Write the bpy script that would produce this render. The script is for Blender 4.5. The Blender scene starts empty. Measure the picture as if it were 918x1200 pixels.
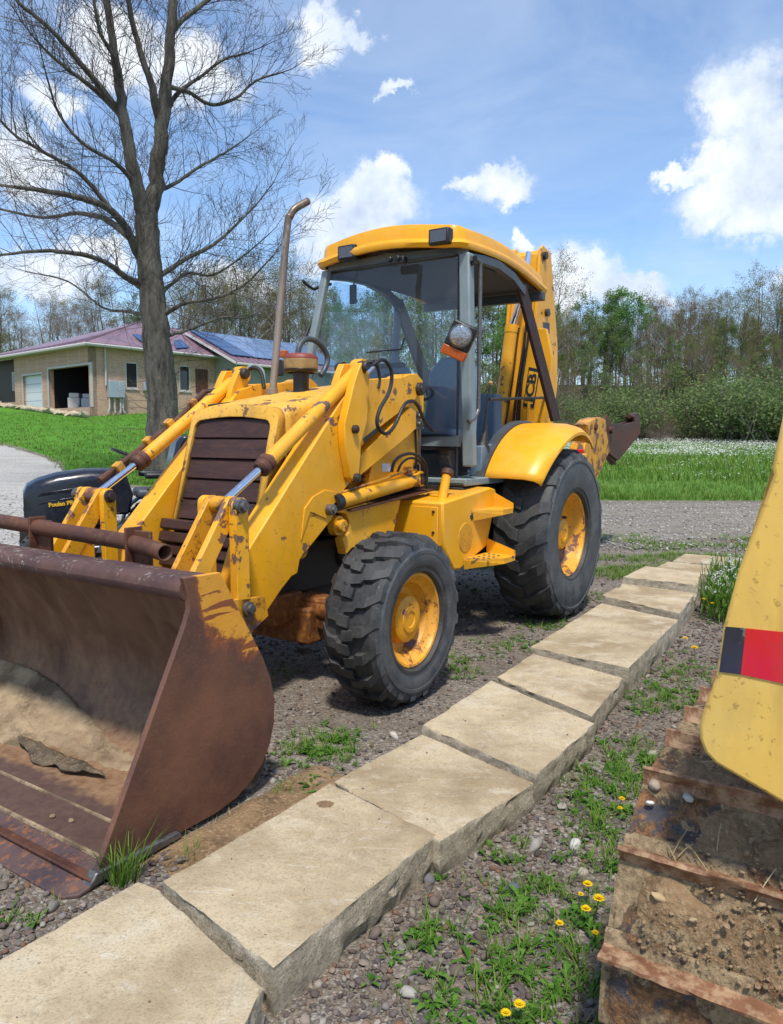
import bpy, bmesh, math, random
from math import sin, cos, pi, radians, sqrt, atan2, hypot
from mathutils import Vector, Matrix, noise as mnoise
R = random.Random(7)
SC = bpy.context.scene
COL = SC.collection

# ------------------------------------------------------------------ camera
# survey of the place: focal length, pitch, roll, heading and position of the backhoe, eye height (metres)
FPX, PITCH, ROLL, HEAD, TX, TY, EYE = (887.01035, 0.09701, 0.00691, 4.13148, 0.51831, 6.32876, 1.36976)
cam_data = bpy.data.cameras.new('camera')
cam = bpy.data.objects.new('camera', cam_data)
COL.objects.link(cam)
cam_data.sensor_fit = 'VERTICAL'; cam_data.sensor_height = 24.0
cam_data.lens = FPX/1200*24.0
cam_data.clip_start = .05; cam_data.clip_end = 3000
_U = Vector((0, sin(PITCH), cos(PITCH))); _F = Vector((0, cos(PITCH), -sin(PITCH))); _X = Vector((1, 0, 0))
_r = cos(ROLL)*_X + sin(ROLL)*_U; _u = -sin(ROLL)*_X + cos(ROLL)*_U
m = Matrix((( _r.x, _u.x, -_F.x, 0), (_r.y, _u.y, -_F.y, 0), (_r.z, _u.z, -_F.z, EYE), (0, 0, 0, 1)))
cam.matrix_world = m
SC.camera = cam

# ------------------------------------------------------------------ light
SUN_DIR = Vector((.02, -.52, 1.0)).normalized()      # towards the sun
SUN_EL = math.asin(SUN_DIR.z); SUN_AZ = atan2(SUN_DIR.x, SUN_DIR.y)
sl = bpy.data.lights.new('sun', 'SUN'); sun = bpy.data.objects.new('sun', sl); COL.objects.link(sun)
sl.energy = 2.9; sl.angle = radians(6); sl.color = (1, .95, .87)
sun.rotation_euler = (-SUN_DIR).to_track_quat('-Z', 'Y').to_euler()
SC.view_settings.view_transform = 'Standard'; SC.view_settings.look = 'None'
SC.view_settings.exposure = .62; SC.view_settings.gamma = 1.0

# ------------------------------------------------------------------ survey helpers
def ray(u, v):
    a, b = u-459, v-600
    cr, sr = cos(ROLL), sin(ROLL)
    a, b = a*cr+b*sr, -a*sr+b*cr
    X, y2, z2 = a/FPX, 1., -b/FPX
    return Vector((X, y2*cos(PITCH)+z2*sin(PITCH), -y2*sin(PITCH)+z2*cos(PITCH)))
def W(u, v, ax, val):
    """measured point of the photograph on a real plane, world coordinates"""
    d = ray(u, v); o = Vector((0, 0, EYE)); i = 'xyz'.index(ax)
    return o + d*((val-o[i])/d[i])
_c, _s = cos(HEAD), sin(HEAD)
def to_t(q, vec=False):
    X, Y = (q.x, q.y) if vec else (q.x-TX, q.y-TY)
    return Vector((X*_c+Y*_s, -X*_s+Y*_c, q.z))
def T(u, v, ax, val):
    """the same in the backhoe's own frame: x forward, y to its left, z up"""
    d = to_t(ray(u, v), True); o = to_t(Vector((0, 0, EYE))); i = 'xyz'.index(ax)
    return o + d*((val-o[i])/d[i])
def Wplane(u, v, p0, n):
    d = ray(u, v); o = Vector((0, 0, EYE)); return o + d*((p0-o).dot(n)/d.dot(n))

def smooth(a, b, x):
    t = min(1, max(0, (x-a)/(b-a))); return t*t*(3-2*t)
def zt(x, y):
    """height of the terrain"""
    if y < 8: base = 0.
    else:
        yl = min(y, 72)+.25*max(0, min(y, 110)-72)
        l = .032*max(0, yl-14)**1.3 if y > 14 else 0
        r = .019*max(0, y-16)**1.15 if y > 16 else 0
        r += 4.3*smooth(52, 66, y)
        k = smooth(-.16, .06, x/y)
        base = l*(1-k)+r*k
        if y > 90: base += 0
    n = mnoise.noise(Vector((x*.35, y*.35, 0)))*.010*smooth(3, 8, y) if y > 0 else 0
    return base + n

# ------------------------------------------------------------------ materials
def mat(name):
    m = bpy.data.materials.new(name); m.use_nodes = True
    nt = m.node_tree; b = nt.nodes['Principled BSDF']
    return m, nt, b
class G:
    def __init__(s, nt): s.nt = nt
    def n(s, t, **k):
        o = s.nt.nodes.new(t)
        for a, b in k.items(): setattr(o, a, b)
        return o
    def l(s, a, b): s.nt.links.new(a, b)
    def co(s, kind='Object', rnd=False):
        c = s.n('ShaderNodeTexCoord').outputs[kind]
        if rnd:
            oi = s.n('ShaderNodeObjectInfo'); v = s.n('ShaderNodeVectorMath', operation='MULTIPLY_ADD')
            cx = s.n('ShaderNodeCombineXYZ')
            for i in range(3): s.l(oi.outputs['Random'], cx.inputs[i])
            s.l(cx.outputs[0], v.inputs[0]); v.inputs[1].default_value = (37, 53, 71); s.l(c, v.inputs[2]); c = v.outputs[0]
        return c
    def noise(s, scale, detail=4, rough=.55, co=None, stretch=None, dist=0, out=0):
        t = s.n('ShaderNodeTexNoise'); t.inputs['Scale'].default_value = scale; t.inputs['Detail'].default_value = detail
        t.inputs['Roughness'].default_value = rough; t.inputs['Distortion'].default_value = dist
        c = co or s.co()
        if stretch:
            mp = s.n('ShaderNodeMapping'); mp.inputs['Scale'].default_value = stretch; s.l(c, mp.inputs['Vector']); c = mp.outputs[0]
        s.l(c, t.inputs['Vector']); return t.outputs[out]
    def vor(s, scale, feature='F1', co=None, out='Distance', rnd=1.):
        t = s.n('ShaderNodeTexVoronoi', feature=feature); t.inputs['Scale'].default_value = scale; t.inputs['Randomness'].default_value = rnd
        s.l(co or s.co(), t.inputs['Vector']); return t.outputs[out]
    def ramp(s, f, stops, inter='LINEAR'):
        r = s.n('ShaderNodeValToRGB'); r.color_ramp.interpolation = inter
        e = r.color_ramp.elements
        while len(e) < len(stops): e.new(.5)
        for q, (p, c) in zip(e, stops):
            q.position = p; q.color = (c if isinstance(c, tuple) else (c, c, c))+(1,)
        s.l(f, r.inputs[0]); return r.outputs[0]
    def mix(s, f, a, b, mode='MIX'):
        x = s.n('ShaderNodeMix', data_type='RGBA', blend_type=mode)
        for sock, v in ((x.inputs['Factor'], f), (x.inputs[6], a), (x.inputs[7], b)):
            if hasattr(v, 'links'): s.l(v, sock)
            elif isinstance(v, (int, float)): sock.default_value = v
            else: sock.default_value = tuple(v)+(1,)
        return x.outputs[2]
    def math(s, op, a, b=0, clamp=False):
        x = s.n('ShaderNodeMath', operation=op, use_clamp=clamp)
        for sock, v in ((x.inputs[0], a), (x.inputs[1], b)):
            if hasattr(v, 'links'): s.l(v, sock)
            else: sock.default_value = v
        return x.outputs[0]
    def bump(s, b, h, strength=.4, dist=.01, prev=None):
        x = s.n('ShaderNodeBump'); x.inputs['Strength'].default_value = strength; x.inputs['Distance'].default_value = dist
        s.l(h, x.inputs['Height'])
        if prev: s.l(prev, x.inputs['Normal'])
        s.l(x.outputs[0], b.inputs['Normal']); return x.outputs[0]
    def xyz(s, co=None):
        x = s.n('ShaderNodeSeparateXYZ'); s.l(co or s.co(), x.inputs[0]); return x.outputs

def flat(name, col, rough=.5, metal=0., bumpy=0, scale=30, var=.15, spec=None):
    m, nt, b = mat(name); g = G(nt)
    c = g.co('Object', True)
    f = g.noise(scale, 5, .6, co=c)
    lo = tuple(x*(1-var) for x in col); hi = tuple(min(1, x*(1+var)) for x in col)
    g.l(g.ramp(f, [(.3, lo), (.7, hi)]), b.inputs['Base Color'])
    b.inputs['Roughness'].default_value = rough; b.inputs['Metallic'].default_value = metal
    g.l(g.ramp(f, [(.3, max(0, rough-.1)), (.7, min(1, rough+.12))]), b.inputs['Roughness'])
    if bumpy: g.bump(b, f, bumpy, .005)
    if spec is not None: b.inputs['Specular IOR Level'].default_value = spec
    return m

def paint(name, base=(.82, .375, .010), chip=.66, dirt=.25, rustmix=0., rough=.38, under=(.15, .14, .135), rust=(.17, .055, .02), edge=0, wear=.10):
    """worn enamel: large soft fading, scratches, chips to primer with a rusty rim, dust film"""
    m, nt, b = mat(name); g = G(nt); c = g.co()
    big = g.noise(2.2, 4, .6, co=c)
    col = g.mix(g.ramp(big, [(.35, 0.), (.7, 1.)]), tuple(x*.90 for x in base), tuple(min(1, x*1.08) for x in base))
    col = g.mix(g.math('MULTIPLY', g.ramp(g.noise(3.3, 6, .65, co=c), [(.48, 0.), (.66, 1.)]), .38), col, tuple(min(1, x*k+o) for x, k, o in zip(base, (.98, 1.18, 1.), (0, 0, .085))))
    stv = g.noise(13, 5, .6, co=c, stretch=(1, 1, .12))
    col = g.mix(g.math('MULTIPLY', g.ramp(stv, [(.56, 0.), (.70, 1.)]), dirt*.9), col, (.30, .17, .05))
    # dust and grime film
    d = g.noise(6, 8, .65, co=c, stretch=(1, 1, .45))
    dm = g.math('MULTIPLY', g.ramp(d, [(.48, 0.), (.72, 1.)]), dirt)
    col = g.mix(dm, col, (.21, .13, .055))
    sp = g.noise(55, 3, .7, co=c)
    col = g.mix(g.math('MULTIPLY', g.ramp(sp, [(.60, 0.), (.66, 1.)]), dirt*1.3), col, (.16, .07, .03))
    # chips
    n1 = g.noise(9, 7, .62, co=c, dist=.3); n2 = g.noise(2.1, 2, .5, co=c)
    n = g.math('ADD', g.math('MULTIPLY', n1, .72), g.math('MULTIPLY', n2, .28))
    if wear:
        bv = g.n('ShaderNodeBevel'); bv.samples = 3; bv.inputs['Radius'].default_value = .007
        geo = g.n('ShaderNodeNewGeometry'); dt = g.n('ShaderNodeVectorMath', operation='DOT_PRODUCT'); g.l(bv.outputs[0], dt.inputs[0]); g.l(geo.outputs['Normal'], dt.inputs[1])
        n = g.math('ADD', n, g.math('MULTIPLY', g.ramp(dt.outputs['Value'], [(.80, 1.), (.97, 0.)]), wear))
    if edge: n = g.math('ADD', n, g.math('MULTIPLY', g.ramp(g.math('SUBTRACT', g.xyz(c)[0], edge), [(.0, 0.), (.10, 1.)]), .065))
    rim = g.ramp(n, [(chip-.035-rustmix, 0.), (chip-.01, 1.)])
    cor = g.ramp(n, [(chip, 0.), (chip+.012, 1.)])
    col = g.mix(rim, col, rust) if rustmix else g.mix(g.math('MULTIPLY', g.ramp(n, [(chip-.012, 0.), (chip-.004, 1.)]), .8), col, rust)
    col = g.mix(cor, col, g.mix(g.noise(40, 3, .6, co=c), under, rust))
    g.l(col, b.inputs['Base Color'])
    rr = g.math('ADD', g.ramp(d, [(.3, rough-.06), (.8, rough+.2)]), g.math('MULTIPLY', cor, .3), True)
    g.l(rr, b.inputs['Roughness'])
    h = g.math('SUBTRACT', g.math('MULTIPLY', g.noise(3, 3, .5, co=c), .5), g.math('MULTIPLY', cor, .12))
    g.bump(b, h, .35, .008)
    b.inputs['Specular IOR Level'].default_value = .4
    return m

def rusty(name, a=(.05, .022, .016), bcol=(.115, .045, .025), c3=(.20, .085, .035), rough=.62, thr=.62, spec=.35, streak=(1, 1, 1), metal=0):
    m, nt, b = mat(name); g = G(nt); c = g.co()
    n1 = g.noise(4, 8, .65, co=c, stretch=streak); n2 = g.noise(30, 6, .7, co=c, stretch=streak)
    col = g.mix(g.ramp(n1, [(.36, 0.), (.62, 1.)]), a, bcol)
    col = g.mix(g.math('MULTIPLY', g.ramp(n2, [(thr-.08, 0.), (thr+.08, 1.)]), .7), col, c3)
    g.l(col, b.inputs['Base Color'])
    g.l(g.ramp(n1, [(.35, rough-.17), (.65, rough+.15)]), b.inputs['Roughness'])
    b.inputs['Specular IOR Level'].default_value = spec; b.inputs['Metallic'].default_value = metal
    g.bump(b, g.math('ADD', g.math('MULTIPLY', n2, .6), n1), .5, .006)
    return m

M = {}
M['yellow'] = paint('worn_yellow_paint', chip=.600, dirt=.20)
M['yellow_clean'] = paint('clean_yellow_paint', chip=.80, dirt=.06, rough=.34)
M['yellow_hood'] = paint('faded_yellow_paint', base=(.80, .42, .045), chip=.615, dirt=.55, rough=.45, edge=2.38)
M['yellow_rusty'] = paint('rusting_yellow_paint', base=(.72, .32, .01), chip=.575, dirt=.7, rustmix=.03)
M['yellow_old'] = paint('dull_yellow_paint', base=(.74, .46, .095), chip=.72, dirt=.34, rough=.5, under=(.2, .15, .06))
M['yellow_rim'] = paint('rim_paint', base=(.76, .33, .01), chip=.62, dirt=.55, rustmix=.02)
M['rust'] = rusty('brown_rust')
M['rust_dark'] = rusty('dark_rust', a=(.028, .013, .011), bcol=(.055, .026, .02), c3=(.10, .05, .03))
M['rust_orange'] = rusty('orange_rust', a=(.09, .035, .015), bcol=(.26, .085, .02), c3=(.40, .16, .03), thr=.55)
M['edge'] = rusty('worn_cutting_edge', a=(.055, .040, .045), bcol=(.12, .07, .06), c3=(.36, .13, .035), thr=.60)
M['grille'] = rusty('rusted_grille', a=(.030, .014, .012), bcol=(.060, .027, .022), c3=(.11, .045, .028), rough=.6, streak=(1, .4, 2))
M['stack'] = rusty('heat_browned_steel', a=(.13, .09, .065), bcol=(.28, .22, .17), c3=(.42, .36, .30), rough=.42, streak=(1, 1, .25), metal=.35)
M['chrome'] = flat('chromed_rod', (.78, .78, .80), .12, 1., var=.03)
M['steel'] = flat('dull_steel', (.16, .15, .14), .45, .7, .3, 60, .3)
M['pin'] = flat('greasy_pin', (.055, .043, .038), .45, .4, .4, 60, .4)
M['black'] = flat('black_plastic', (.014, .014, .015), .42, 0, .1, 40, .25)
M['hose'] = flat('rubber_hose', (.012, .012, .013), .55, 0, .1, 60, .2)
M['dark'] = flat('grimy_frame', (.022, .019, .016), .7, 0, .6, 25, .5)
M['cabgrey'] = flat('grey_cab_paint', (.20, .245, .25), .42, 0, .1, 8, .10)
M['cabdark'] = flat('dark_cab_frame', (.055, .062, .068), .45, 0, .1, 12, .2)
M['cabblue'] = flat('blue_grey_trim', (.13, .18, .235), .55, 0, .1, 20, .12)
M['headliner'] = flat('dark_roof_lining', (.07, .078, .088), .8, 0, .1, 20, .15)
M['orange'] = flat('amber_lens', (.42, .085, .012), .22, 0, .2, 90, .1)
M['lens'] = flat('lamp_lens', (.42, .43, .44), .10, .85, .9, 60, .35)
M['lensdark'] = flat('dark_lamp_lens', (.12, .12, .13), .12, .4, .5, 120, .2)
M['redcap'] = flat('faded_red_cap', (.23, .045, .03), .5, 0, .2, 30, .2)
M['tan'] = flat('dusty_tan_plastic', (.36, .23, .09), .5, 0, .2, 20, .2)
M['white'] = flat('white_paint', (.62, .63, .62), .45, 0, .1, 20, .08)
M['knob'] = flat('worn_wooden_knob', (.42, .26, .10), .4, 0, .1, 40, .2)
def m_glass(name, tint=(.80, .88, .90), dirt=.14, rough=.02):
    m, nt, b = mat(name); g = G(nt)
    out = nt.nodes['Material Output']
    tr = g.n('ShaderNodeBsdfTransparent'); tr.inputs[0].default_value = tint+(1,)
    gl = g.n('ShaderNodeBsdfGlossy'); gl.inputs[0].default_value = (1, 1, 1, 1); gl.inputs['Roughness'].default_value = rough
    fr = g.n('ShaderNodeFresnel'); fr.inputs[0].default_value = 1.52
    mx = g.n('ShaderNodeMixShader'); g.l(fr.outputs[0], mx.inputs[0]); g.l(tr.outputs[0], mx.inputs[1]); g.l(gl.outputs[0], mx.inputs[2])
    df = g.n('ShaderNodeBsdfDiffuse'); df.inputs[0].default_value = (.42, .50, .56, 1)
    mx2 = g.n('ShaderNodeMixShader')
    g.l(g.math('MULTIPLY', g.ramp(g.noise(1.2, 2, .5), [(.3, .7), (.7, 1.)]), dirt), mx2.inputs[0])
    g.l(mx.outputs[0], mx2.inputs[1]); g.l(df.outputs[0], mx2.inputs[2]); g.l(mx2.outputs[0], out.inputs['Surface'])
    return m
M['glass'] = m_glass('dusty_cab_glass', (.78, .89, .97), .045)
def m_window():
    m, nt, b = mat('dark_window_glass')
    b.inputs['Base Color'].default_value = (.012, .016, .02, 1); b.inputs['Roughness'].default_value = .07
    b.inputs['Specular IOR Level'].default_value = .7
    return m
M['window'] = m_window()
def m_rubber(name='worn_tyre_rubber', base=(.020, .021, .023), dust=(.105, .10, .088), amt=.5):
    m, nt, b = mat(name); g = G(nt); c = g.co()
    n = g.noise(7, 8, .65, co=c); n2 = g.noise(70, 4, .7, co=c)
    f = g.math('ADD', g.math('MULTIPLY', n, .7), g.math('MULTIPLY', n2, .3))
    col = g.mix(g.math('MULTIPLY', g.ramp(f, [(.40, 0.), (.62, 1.)]), amt), base, dust)
    col = g.mix(g.math('MULTIPLY', g.ramp(n2, [(.62, 0.), (.7, 1.)]), .35), col, (.16, .15, .13))
    g.l(col, b.inputs['Base Color']); g.l(g.ramp(n, [(.3, .48), (.7, .8)]), b.inputs['Roughness'])
    g.bump(b, f, .5, .006); return m
M['rubber'] = m_rubber()
M['sidewall'] = m_rubber('scuffed_sidewall_rubber', (.036, .041, .048), (.15, .145, .13), .6)
def m_bucket_side():
    m, nt, b = mat('bucket_side_rust'); g = G(nt); c = g.co()
    n1 = g.noise(3.5, 8, .62, co=c); n2 = g.noise(40, 6, .7, co=c); sc = g.noise(14, 6, .65, co=c, stretch=(.5, 1, 2.0), dist=.6)
    col = g.mix(g.ramp(n1, [(.35, 0.), (.65, 1.)]), (.050, .026, .024), (.165, .068, .036))
    col = g.mix(g.math('MULTIPLY', g.ramp(sc, [(.60, 0.), (.72, 1.)]), .35), col, (.16, .095, .07))
    col = g.mix(g.math('MULTIPLY', g.ramp(g.noise(90, 3, .7, co=c), [(.58, 0.), (.68, 1.)]), .5), col, (.24, .12, .07))
    col = g.mix(g.math('MULTIPLY', g.ramp(g.noise(1.6, 3, .5, co=c), [(.45, 0.), (.65, 1.)]), .35), col, (.20, .085, .045))
    # old yellow paint that survives in the upper corner, scratched to rust
    x = g.xyz(c)
    e = g.math('SUBTRACT', x[2], g.math('MULTIPLY', g.math('SUBTRACT', x[0], 3.55), .35))
    k = g.math('ADD', g.math('MULTIPLY', g.math('SUBTRACT', e, .555), 3.2), g.math('MULTIPLY', g.math('SUBTRACT', g.noise(9, 9, .72, co=c), .5), 1.6))
    k = g.math('SUBTRACT', k, g.math('MULTIPLY', g.math('MAXIMUM', g.math('SUBTRACT', x[0], 3.775), 0), 14))
    lum = g.ramp(k, [(.22, 0.), (.34, 1.)]); orange = g.ramp(k, [(.0, 0.), (.25, 1.)])
    scr = g.noise(16, 3, .5, co=c, stretch=(.35, 1, 2.2), dist=.8)
    col = g.mix(g.math('MULTIPLY', orange, .75), col, (.30, .085, .025))
    col = g.mix(g.math('MULTIPLY', lum, g.ramp(scr, [(.56, 1.), (.585, 0.)])), col, g.mix(n2, (.66, .25, .02), (.70, .36, .04)))
    g.l(col, b.inputs['Base Color']); g.l(g.ramp(n1, [(.3, .40), (.7, .68)]), b.inputs['Roughness'])
    g.bump(b, g.math('ADD', n2, n1), .35, .006); return m
M['bucket_side'] = m_bucket_side()
def m_bucket_in():
    m, nt, b = mat('bucket_inside_rust'); g = G(nt); c = g.co()
    x = g.xyz(c); n1 = g.noise(3, 8, .65, co=c); n2 = g.noise(25, 7, .7, co=c); st = g.noise(5, 5, .6, co=c, stretch=(1, 1.2, .35))
    col = g.mix(g.ramp(n1, [(.38, 0.), (.62, 1.)]), (.10, .048, .027), (.19, .100, .055))
    col = g.mix(g.math('MULTIPLY', g.ramp(st, [(.5, 0.), (.7, 1.)]), .6), col, (.27, .165, .10))
    # sand dust that settles low in the bowl
    low = g.ramp(g.math('ADD', g.math('MULTIPLY', g.math('SUBTRACT', .42, x[2]), 2.2), g.math('MULTIPLY', g.math('SUBTRACT', n1, .5), 2.4)), [(.0, 0.), (.75, 1.)])
    col = g.mix(g.math('MULTIPLY', low, .55), col, g.mix(g.ramp(n2, [(.35, 0.), (.6, 1.)]), (.17, .075, .035), (.34, .22, .12)))
    # swept bright lip: dark patches on the floor ahead
    fr = g.ramp(g.math('ADD', g.math('MULTIPLY', g.math('SUBTRACT', x[0], 3.90), 6.), g.math('MULTIPLY', g.math('SUBTRACT', g.noise(6, 6, .6, co=c), .5), 2.2)), [(.0, 0.), (.25, 1.)])
    col = g.mix(g.math('MULTIPLY', fr, .85), col, g.mix(n2, (.040, .022, .026), (.10, .055, .045)))
    col = g.mix(g.ramp(n2, [(.66, 0.), (.72, .5)]), col, (.30, .13, .04))
    g.l(col, b.inputs['Base Color']); g.l(g.ramp(n1, [(.3, .5), (.7, .85)]), b.inputs['Roughness'])
    g.bump(b, g.math('ADD', n2, n1), .45, .008); return m
M['bucket_in'] = m_bucket_in()
def m_lip():
    m, nt, b = mat('lichened_rust'); g = G(nt); c = g.co()
    n1 = g.noise(4, 6, .6, co=c); n2 = g.noise(38, 6, .75, co=c); n3 = g.noise(5, 3, .6, co=c)
    col = g.mix(g.ramp(n1, [(.36, 0.), (.62, 1.)]), (.055, .025, .022), (.115, .055, .042))
    k = g.math('MULTIPLY', g.ramp(n2, [(.55, 0.), (.62, 1.)]), g.ramp(n3, [(.46, 0.), (.6, 1.)]))
    col = g.mix(k, col, (.34, .34, .27))
    g.l(col, b.inputs['Base Color']); b.inputs['Roughness'].default_value = .7
    g.bump(b, g.math('ADD', n2, n1), .4, .005); return m
M['lip'] = m_lip()
def m_sand():
    m, nt, b = mat('damp_sand'); g = G(nt); c = g.co()
    n1 = g.noise(5, 8, .6, co=c); n2 = g.noise(120, 3, .7, co=c)
    col = g.mix(g.ramp(n1, [(.36, 0.), (.62, 1.)]), (.21, .14, .08), (.50, .37, .23))
    col = g.mix(g.math('MULTIPLY', n2, .5), col, (.30, .22, .12))
    col = g.mix(g.math('MULTIPLY', g.ramp(g.noise(3.2, 9, .72, co=c, dist=.5), [(.50, 0.), (.60, 1.)]), .75), col, (.10, .068, .04))
    col = g.mix(g.math('MULTIPLY', g.ramp(g.noise(28, 6, .7, co=c), [(.52, 0.), (.64, 1.)]), .45), col, (.16, .10, .05))
    g.l(col, b.inputs['Base Color']); b.inputs['Roughness'].default_value = .95
    g.bump(b, g.math('ADD', g.math('MULTIPLY', n2, .5), g.noise(30, 8, .75, co=c)), .9, .012); return m
M['sand'] = m_sand()
def m_mud(name, a, bb, c3):
    m, nt, b = mat(name); g = G(nt); c = g.co('Object', True)
    n1 = g.noise(7, 8, .66, co=c); n2 = g.noise(60, 6, .7, co=c); v = g.vor(85, co=c)
    col = g.mix(g.ramp(n1, [(.38, 0.), (.6, 1.)]), a, bb)
    col = g.mix(g.ramp(n2, [(.5, 0.), (.64, .8)]), col, c3)
    g.l(col, b.inputs['Base Color']); b.inputs['Roughness'].default_value = .85
    g.bump(b, g.math('ADD', g.math('MULTIPLY', n2, 1.6), g.math('MULTIPLY', v, .6)), 1., .010); return m
M['clod'] = flat('mud_crumbs', (.23, .155, .085), .95, 0, 0, 60, .45)
M['crust'] = m_mud('dark_crust', (.07, .05, .032), (.19, .14, .085), (.30, .22, .135))
M['mud'] = m_mud('dried_mud', (.15, .09, .04), (.32, .20, .10), (.42, .29, .16))
def m_shoe():
    m, nt, b = mat('muddy_track_steel'); g = G(nt); c = g.co('Object', True)
    n1 = g.noise(6.5, 10, .70, co=c, dist=.5); n2 = g.noise(50, 6, .75, co=c); n3 = g.noise(11, 9, .72, co=c, dist=.4)
    steel = g.mix(n2, (.022, .021, .026), (.12, .11, .12))
    rust_ = g.mix(g.ramp(n2, [(.35, 0.), (.65, 1.)]), (.075, .035, .02), (.34, .165, .06))
    mud = g.mix(g.ramp(n2, [(.35, 0.), (.65, 1.)]), (.15, .10, .05), (.42, .30, .165))
    col = g.mix(g.ramp(n3, [(.44, 0.), (.50, 1.)]), steel, rust_)
    f = g.ramp(n1, [(.46, 0.), (.51, 1.)])
    col = g.mix(f, col, mud)
    g.l(col, b.inputs['Base Color']); g.l(g.math('ADD', g.math('MULTIPLY', f, .4), .45), b.inputs['Roughness'])
    g.bump(b, g.math('ADD', g.math('MULTIPLY', n2, 1.2), g.math('MULTIPLY', f, .8)), 1., .010); return m
M['shoe'] = m_shoe()
M['grouser'] = rusty('worn_grouser_rust', a=(.12, .05, .025), bcol=(.27, .125, .06), c3=(.42, .28, .16), rough=.6, thr=.52)
def m_stone():
    m, nt, b = mat('cut_sandstone'); g = G(nt); c = g.co('Object', True)
    n1 = g.noise(2.2, 8, .62, co=c); n2 = g.noise(14, 10, .74, co=c); n3 = g.noise(120, 4, .75, co=c); n4 = g.noise(5, 6, .65, co=c, dist=.8)
    col = g.mix(g.ramp(n1, [(.38, 0.), (.60, 1.)]), (.34, .255, .15), (.56, .45, .29))
    col = g.mix(g.ramp(n4, [(.52, 0.), (.66, .7)]), col, (.60, .52, .38))
    col = g.mix(g.ramp(n2, [(.52, 0.), (.68, .65)]), col, (.33, .25, .155))
    col = g.mix(g.ramp(n2, [(.30, .6), (.42, 0.)]), col, (.60, .55, .45))
    sc = g.noise(3, 3, .5, co=c, stretch=(.6, 5, 1), dist=1.6)
    col = g.mix(g.ramp(sc, [(.62, 0.), (.632, .6), (.645, 0.)]), col, (.68, .64, .56))
    pits = g.ramp(g.vor(38, co=c), [(.05, 1.), (.16, 0.)]); pm = g.math('MULTIPLY', pits, g.ramp(g.noise(4, 3, .5, co=c), [(.50, 0.), (.60, 1.)]))
    col = g.mix(g.math('MULTIPLY', pm, .8), col, (.19, .13, .08))
    col = g.mix(g.math('MULTIPLY', g.ramp(n3, [(.34, 1.), (.5, 0.)]), .5), col, (.20, .155, .10))
    geo = g.n('ShaderNodeNewGeometry'); nz = g.xyz(geo.outputs['Normal'])[2]
    fl = g.ramp(nz, [(.45, 1.), (.8, 0.)])
    side = g.mix(g.ramp(n2, [(.38, 0.), (.6, 1.)]), (.33, .28, .20), (.60, .52, .39))
    side = g.mix(g.ramp(n3, [(.38, .6), (.52, 0.)]), side, (.20, .165, .12))
    col = g.mix(fl, col, side)
    g.l(col, b.inputs['Base Color']); b.inputs['Roughness'].default_value = .92
    b.inputs['Specular IOR Level'].default_value = .2
    g.bump(b, g.math('SUBTRACT', g.math('ADD', g.math('MULTIPLY', n3, .45), g.math('MULTIPLY', n2, 1.3)), g.math('MULTIPLY', pm, .5)), .75, .012); return m
M['stone'] = m_stone()
def m_gravel(name, cols, scale=55, soil=(.10, .075, .055), soilmix=.5, tint=None):
    m, nt, b = mat(name); g = G(nt); c = g.co()
    v = g.vor(scale, co=c); vc = g.vor(scale, co=c, out='Color'); v2 = g.vor(scale*2.6, co=c); v2c = g.vor(scale*2.6, co=c, out='Color')
    x = g.xyz(vc); x2 = g.xyz(v2c)
    n = len(cols)
    st = [(i/n, cc) for i, cc in enumerate(cols)]
    col = g.ramp(x[0], st, 'CONSTANT'); col2 = g.ramp(x2[0], st, 'CONSTANT')
    edge = g.ramp(v, [(.35, 0.), (.62, 1.)])
    col = g.mix(edge, col, col2)
    col = g.mix(g.math('MULTIPLY', g.ramp(v2, [(.4, 0.), (.7, 1.)]), .6), col, soil)
    big = g.noise(.9, 6, .62, co=c)
    col = g.mix(g.math('MULTIPLY', g.ramp(big, [(.42, 0.), (.62, 1.)]), soilmix), col, soil)
    bands = g.noise(1.1, 7, .7, co=c, stretch=(.35, 1.6, 1))
    col = g.mix(g.math('MULTIPLY', g.ramp(bands, [(.46, 0.), (.62, 1.)]), .55), col, tuple(x*.62 for x in soil))
    col = g.mix(g.math('MULTIPLY', g.ramp(g.noise(24, 5, .75, co=c), [(.50, 0.), (.62, 1.)]), .5), col, tuple(min(1, x*1.9) for x in soil))
    mid = g.noise(11, 5, .6, co=c)
    col = g.mix(g.math('MULTIPLY', g.ramp(mid, [(.3, 1.), (.5, 0.)]), .35), col, tuple(x*.55 for x in soil))
    g.l(col, b.inputs['Base Color']); b.inputs['Roughness'].default_value = .92; b.inputs['Specular IOR Level'].default_value = .25
    g.bump(b, g.math('ADD', g.math('MULTIPLY', v, -1.), g.math('MULTIPLY', v2, -.5)), .8, .012); return m
GC = [(.14, .125, .11), (.23, .21, .185), (.34, .315, .28), (.19, .145, .115), (.27, .235, .20), (.10, .09, .085), (.42, .395, .36)]
M['ground'] = m_gravel('gravelly_soil', GC, 52, (.15, .115, .08), .5)
M['drive'] = m_gravel('pale_drive_gravel', [(.34, .33, .315), (.45, .44, .42), (.28, .265, .25), (.56, .55, .52), (.22, .21, .20)], 45, (.40, .37, .32), .3)
M['road'] = m_gravel('grey_brown_road_gravel', [(.22, .20, .175), (.30, .275, .24), (.16, .14, .12), (.40, .37, .33), (.13, .115, .10)], 40, (.19, .16, .115), .55)
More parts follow.
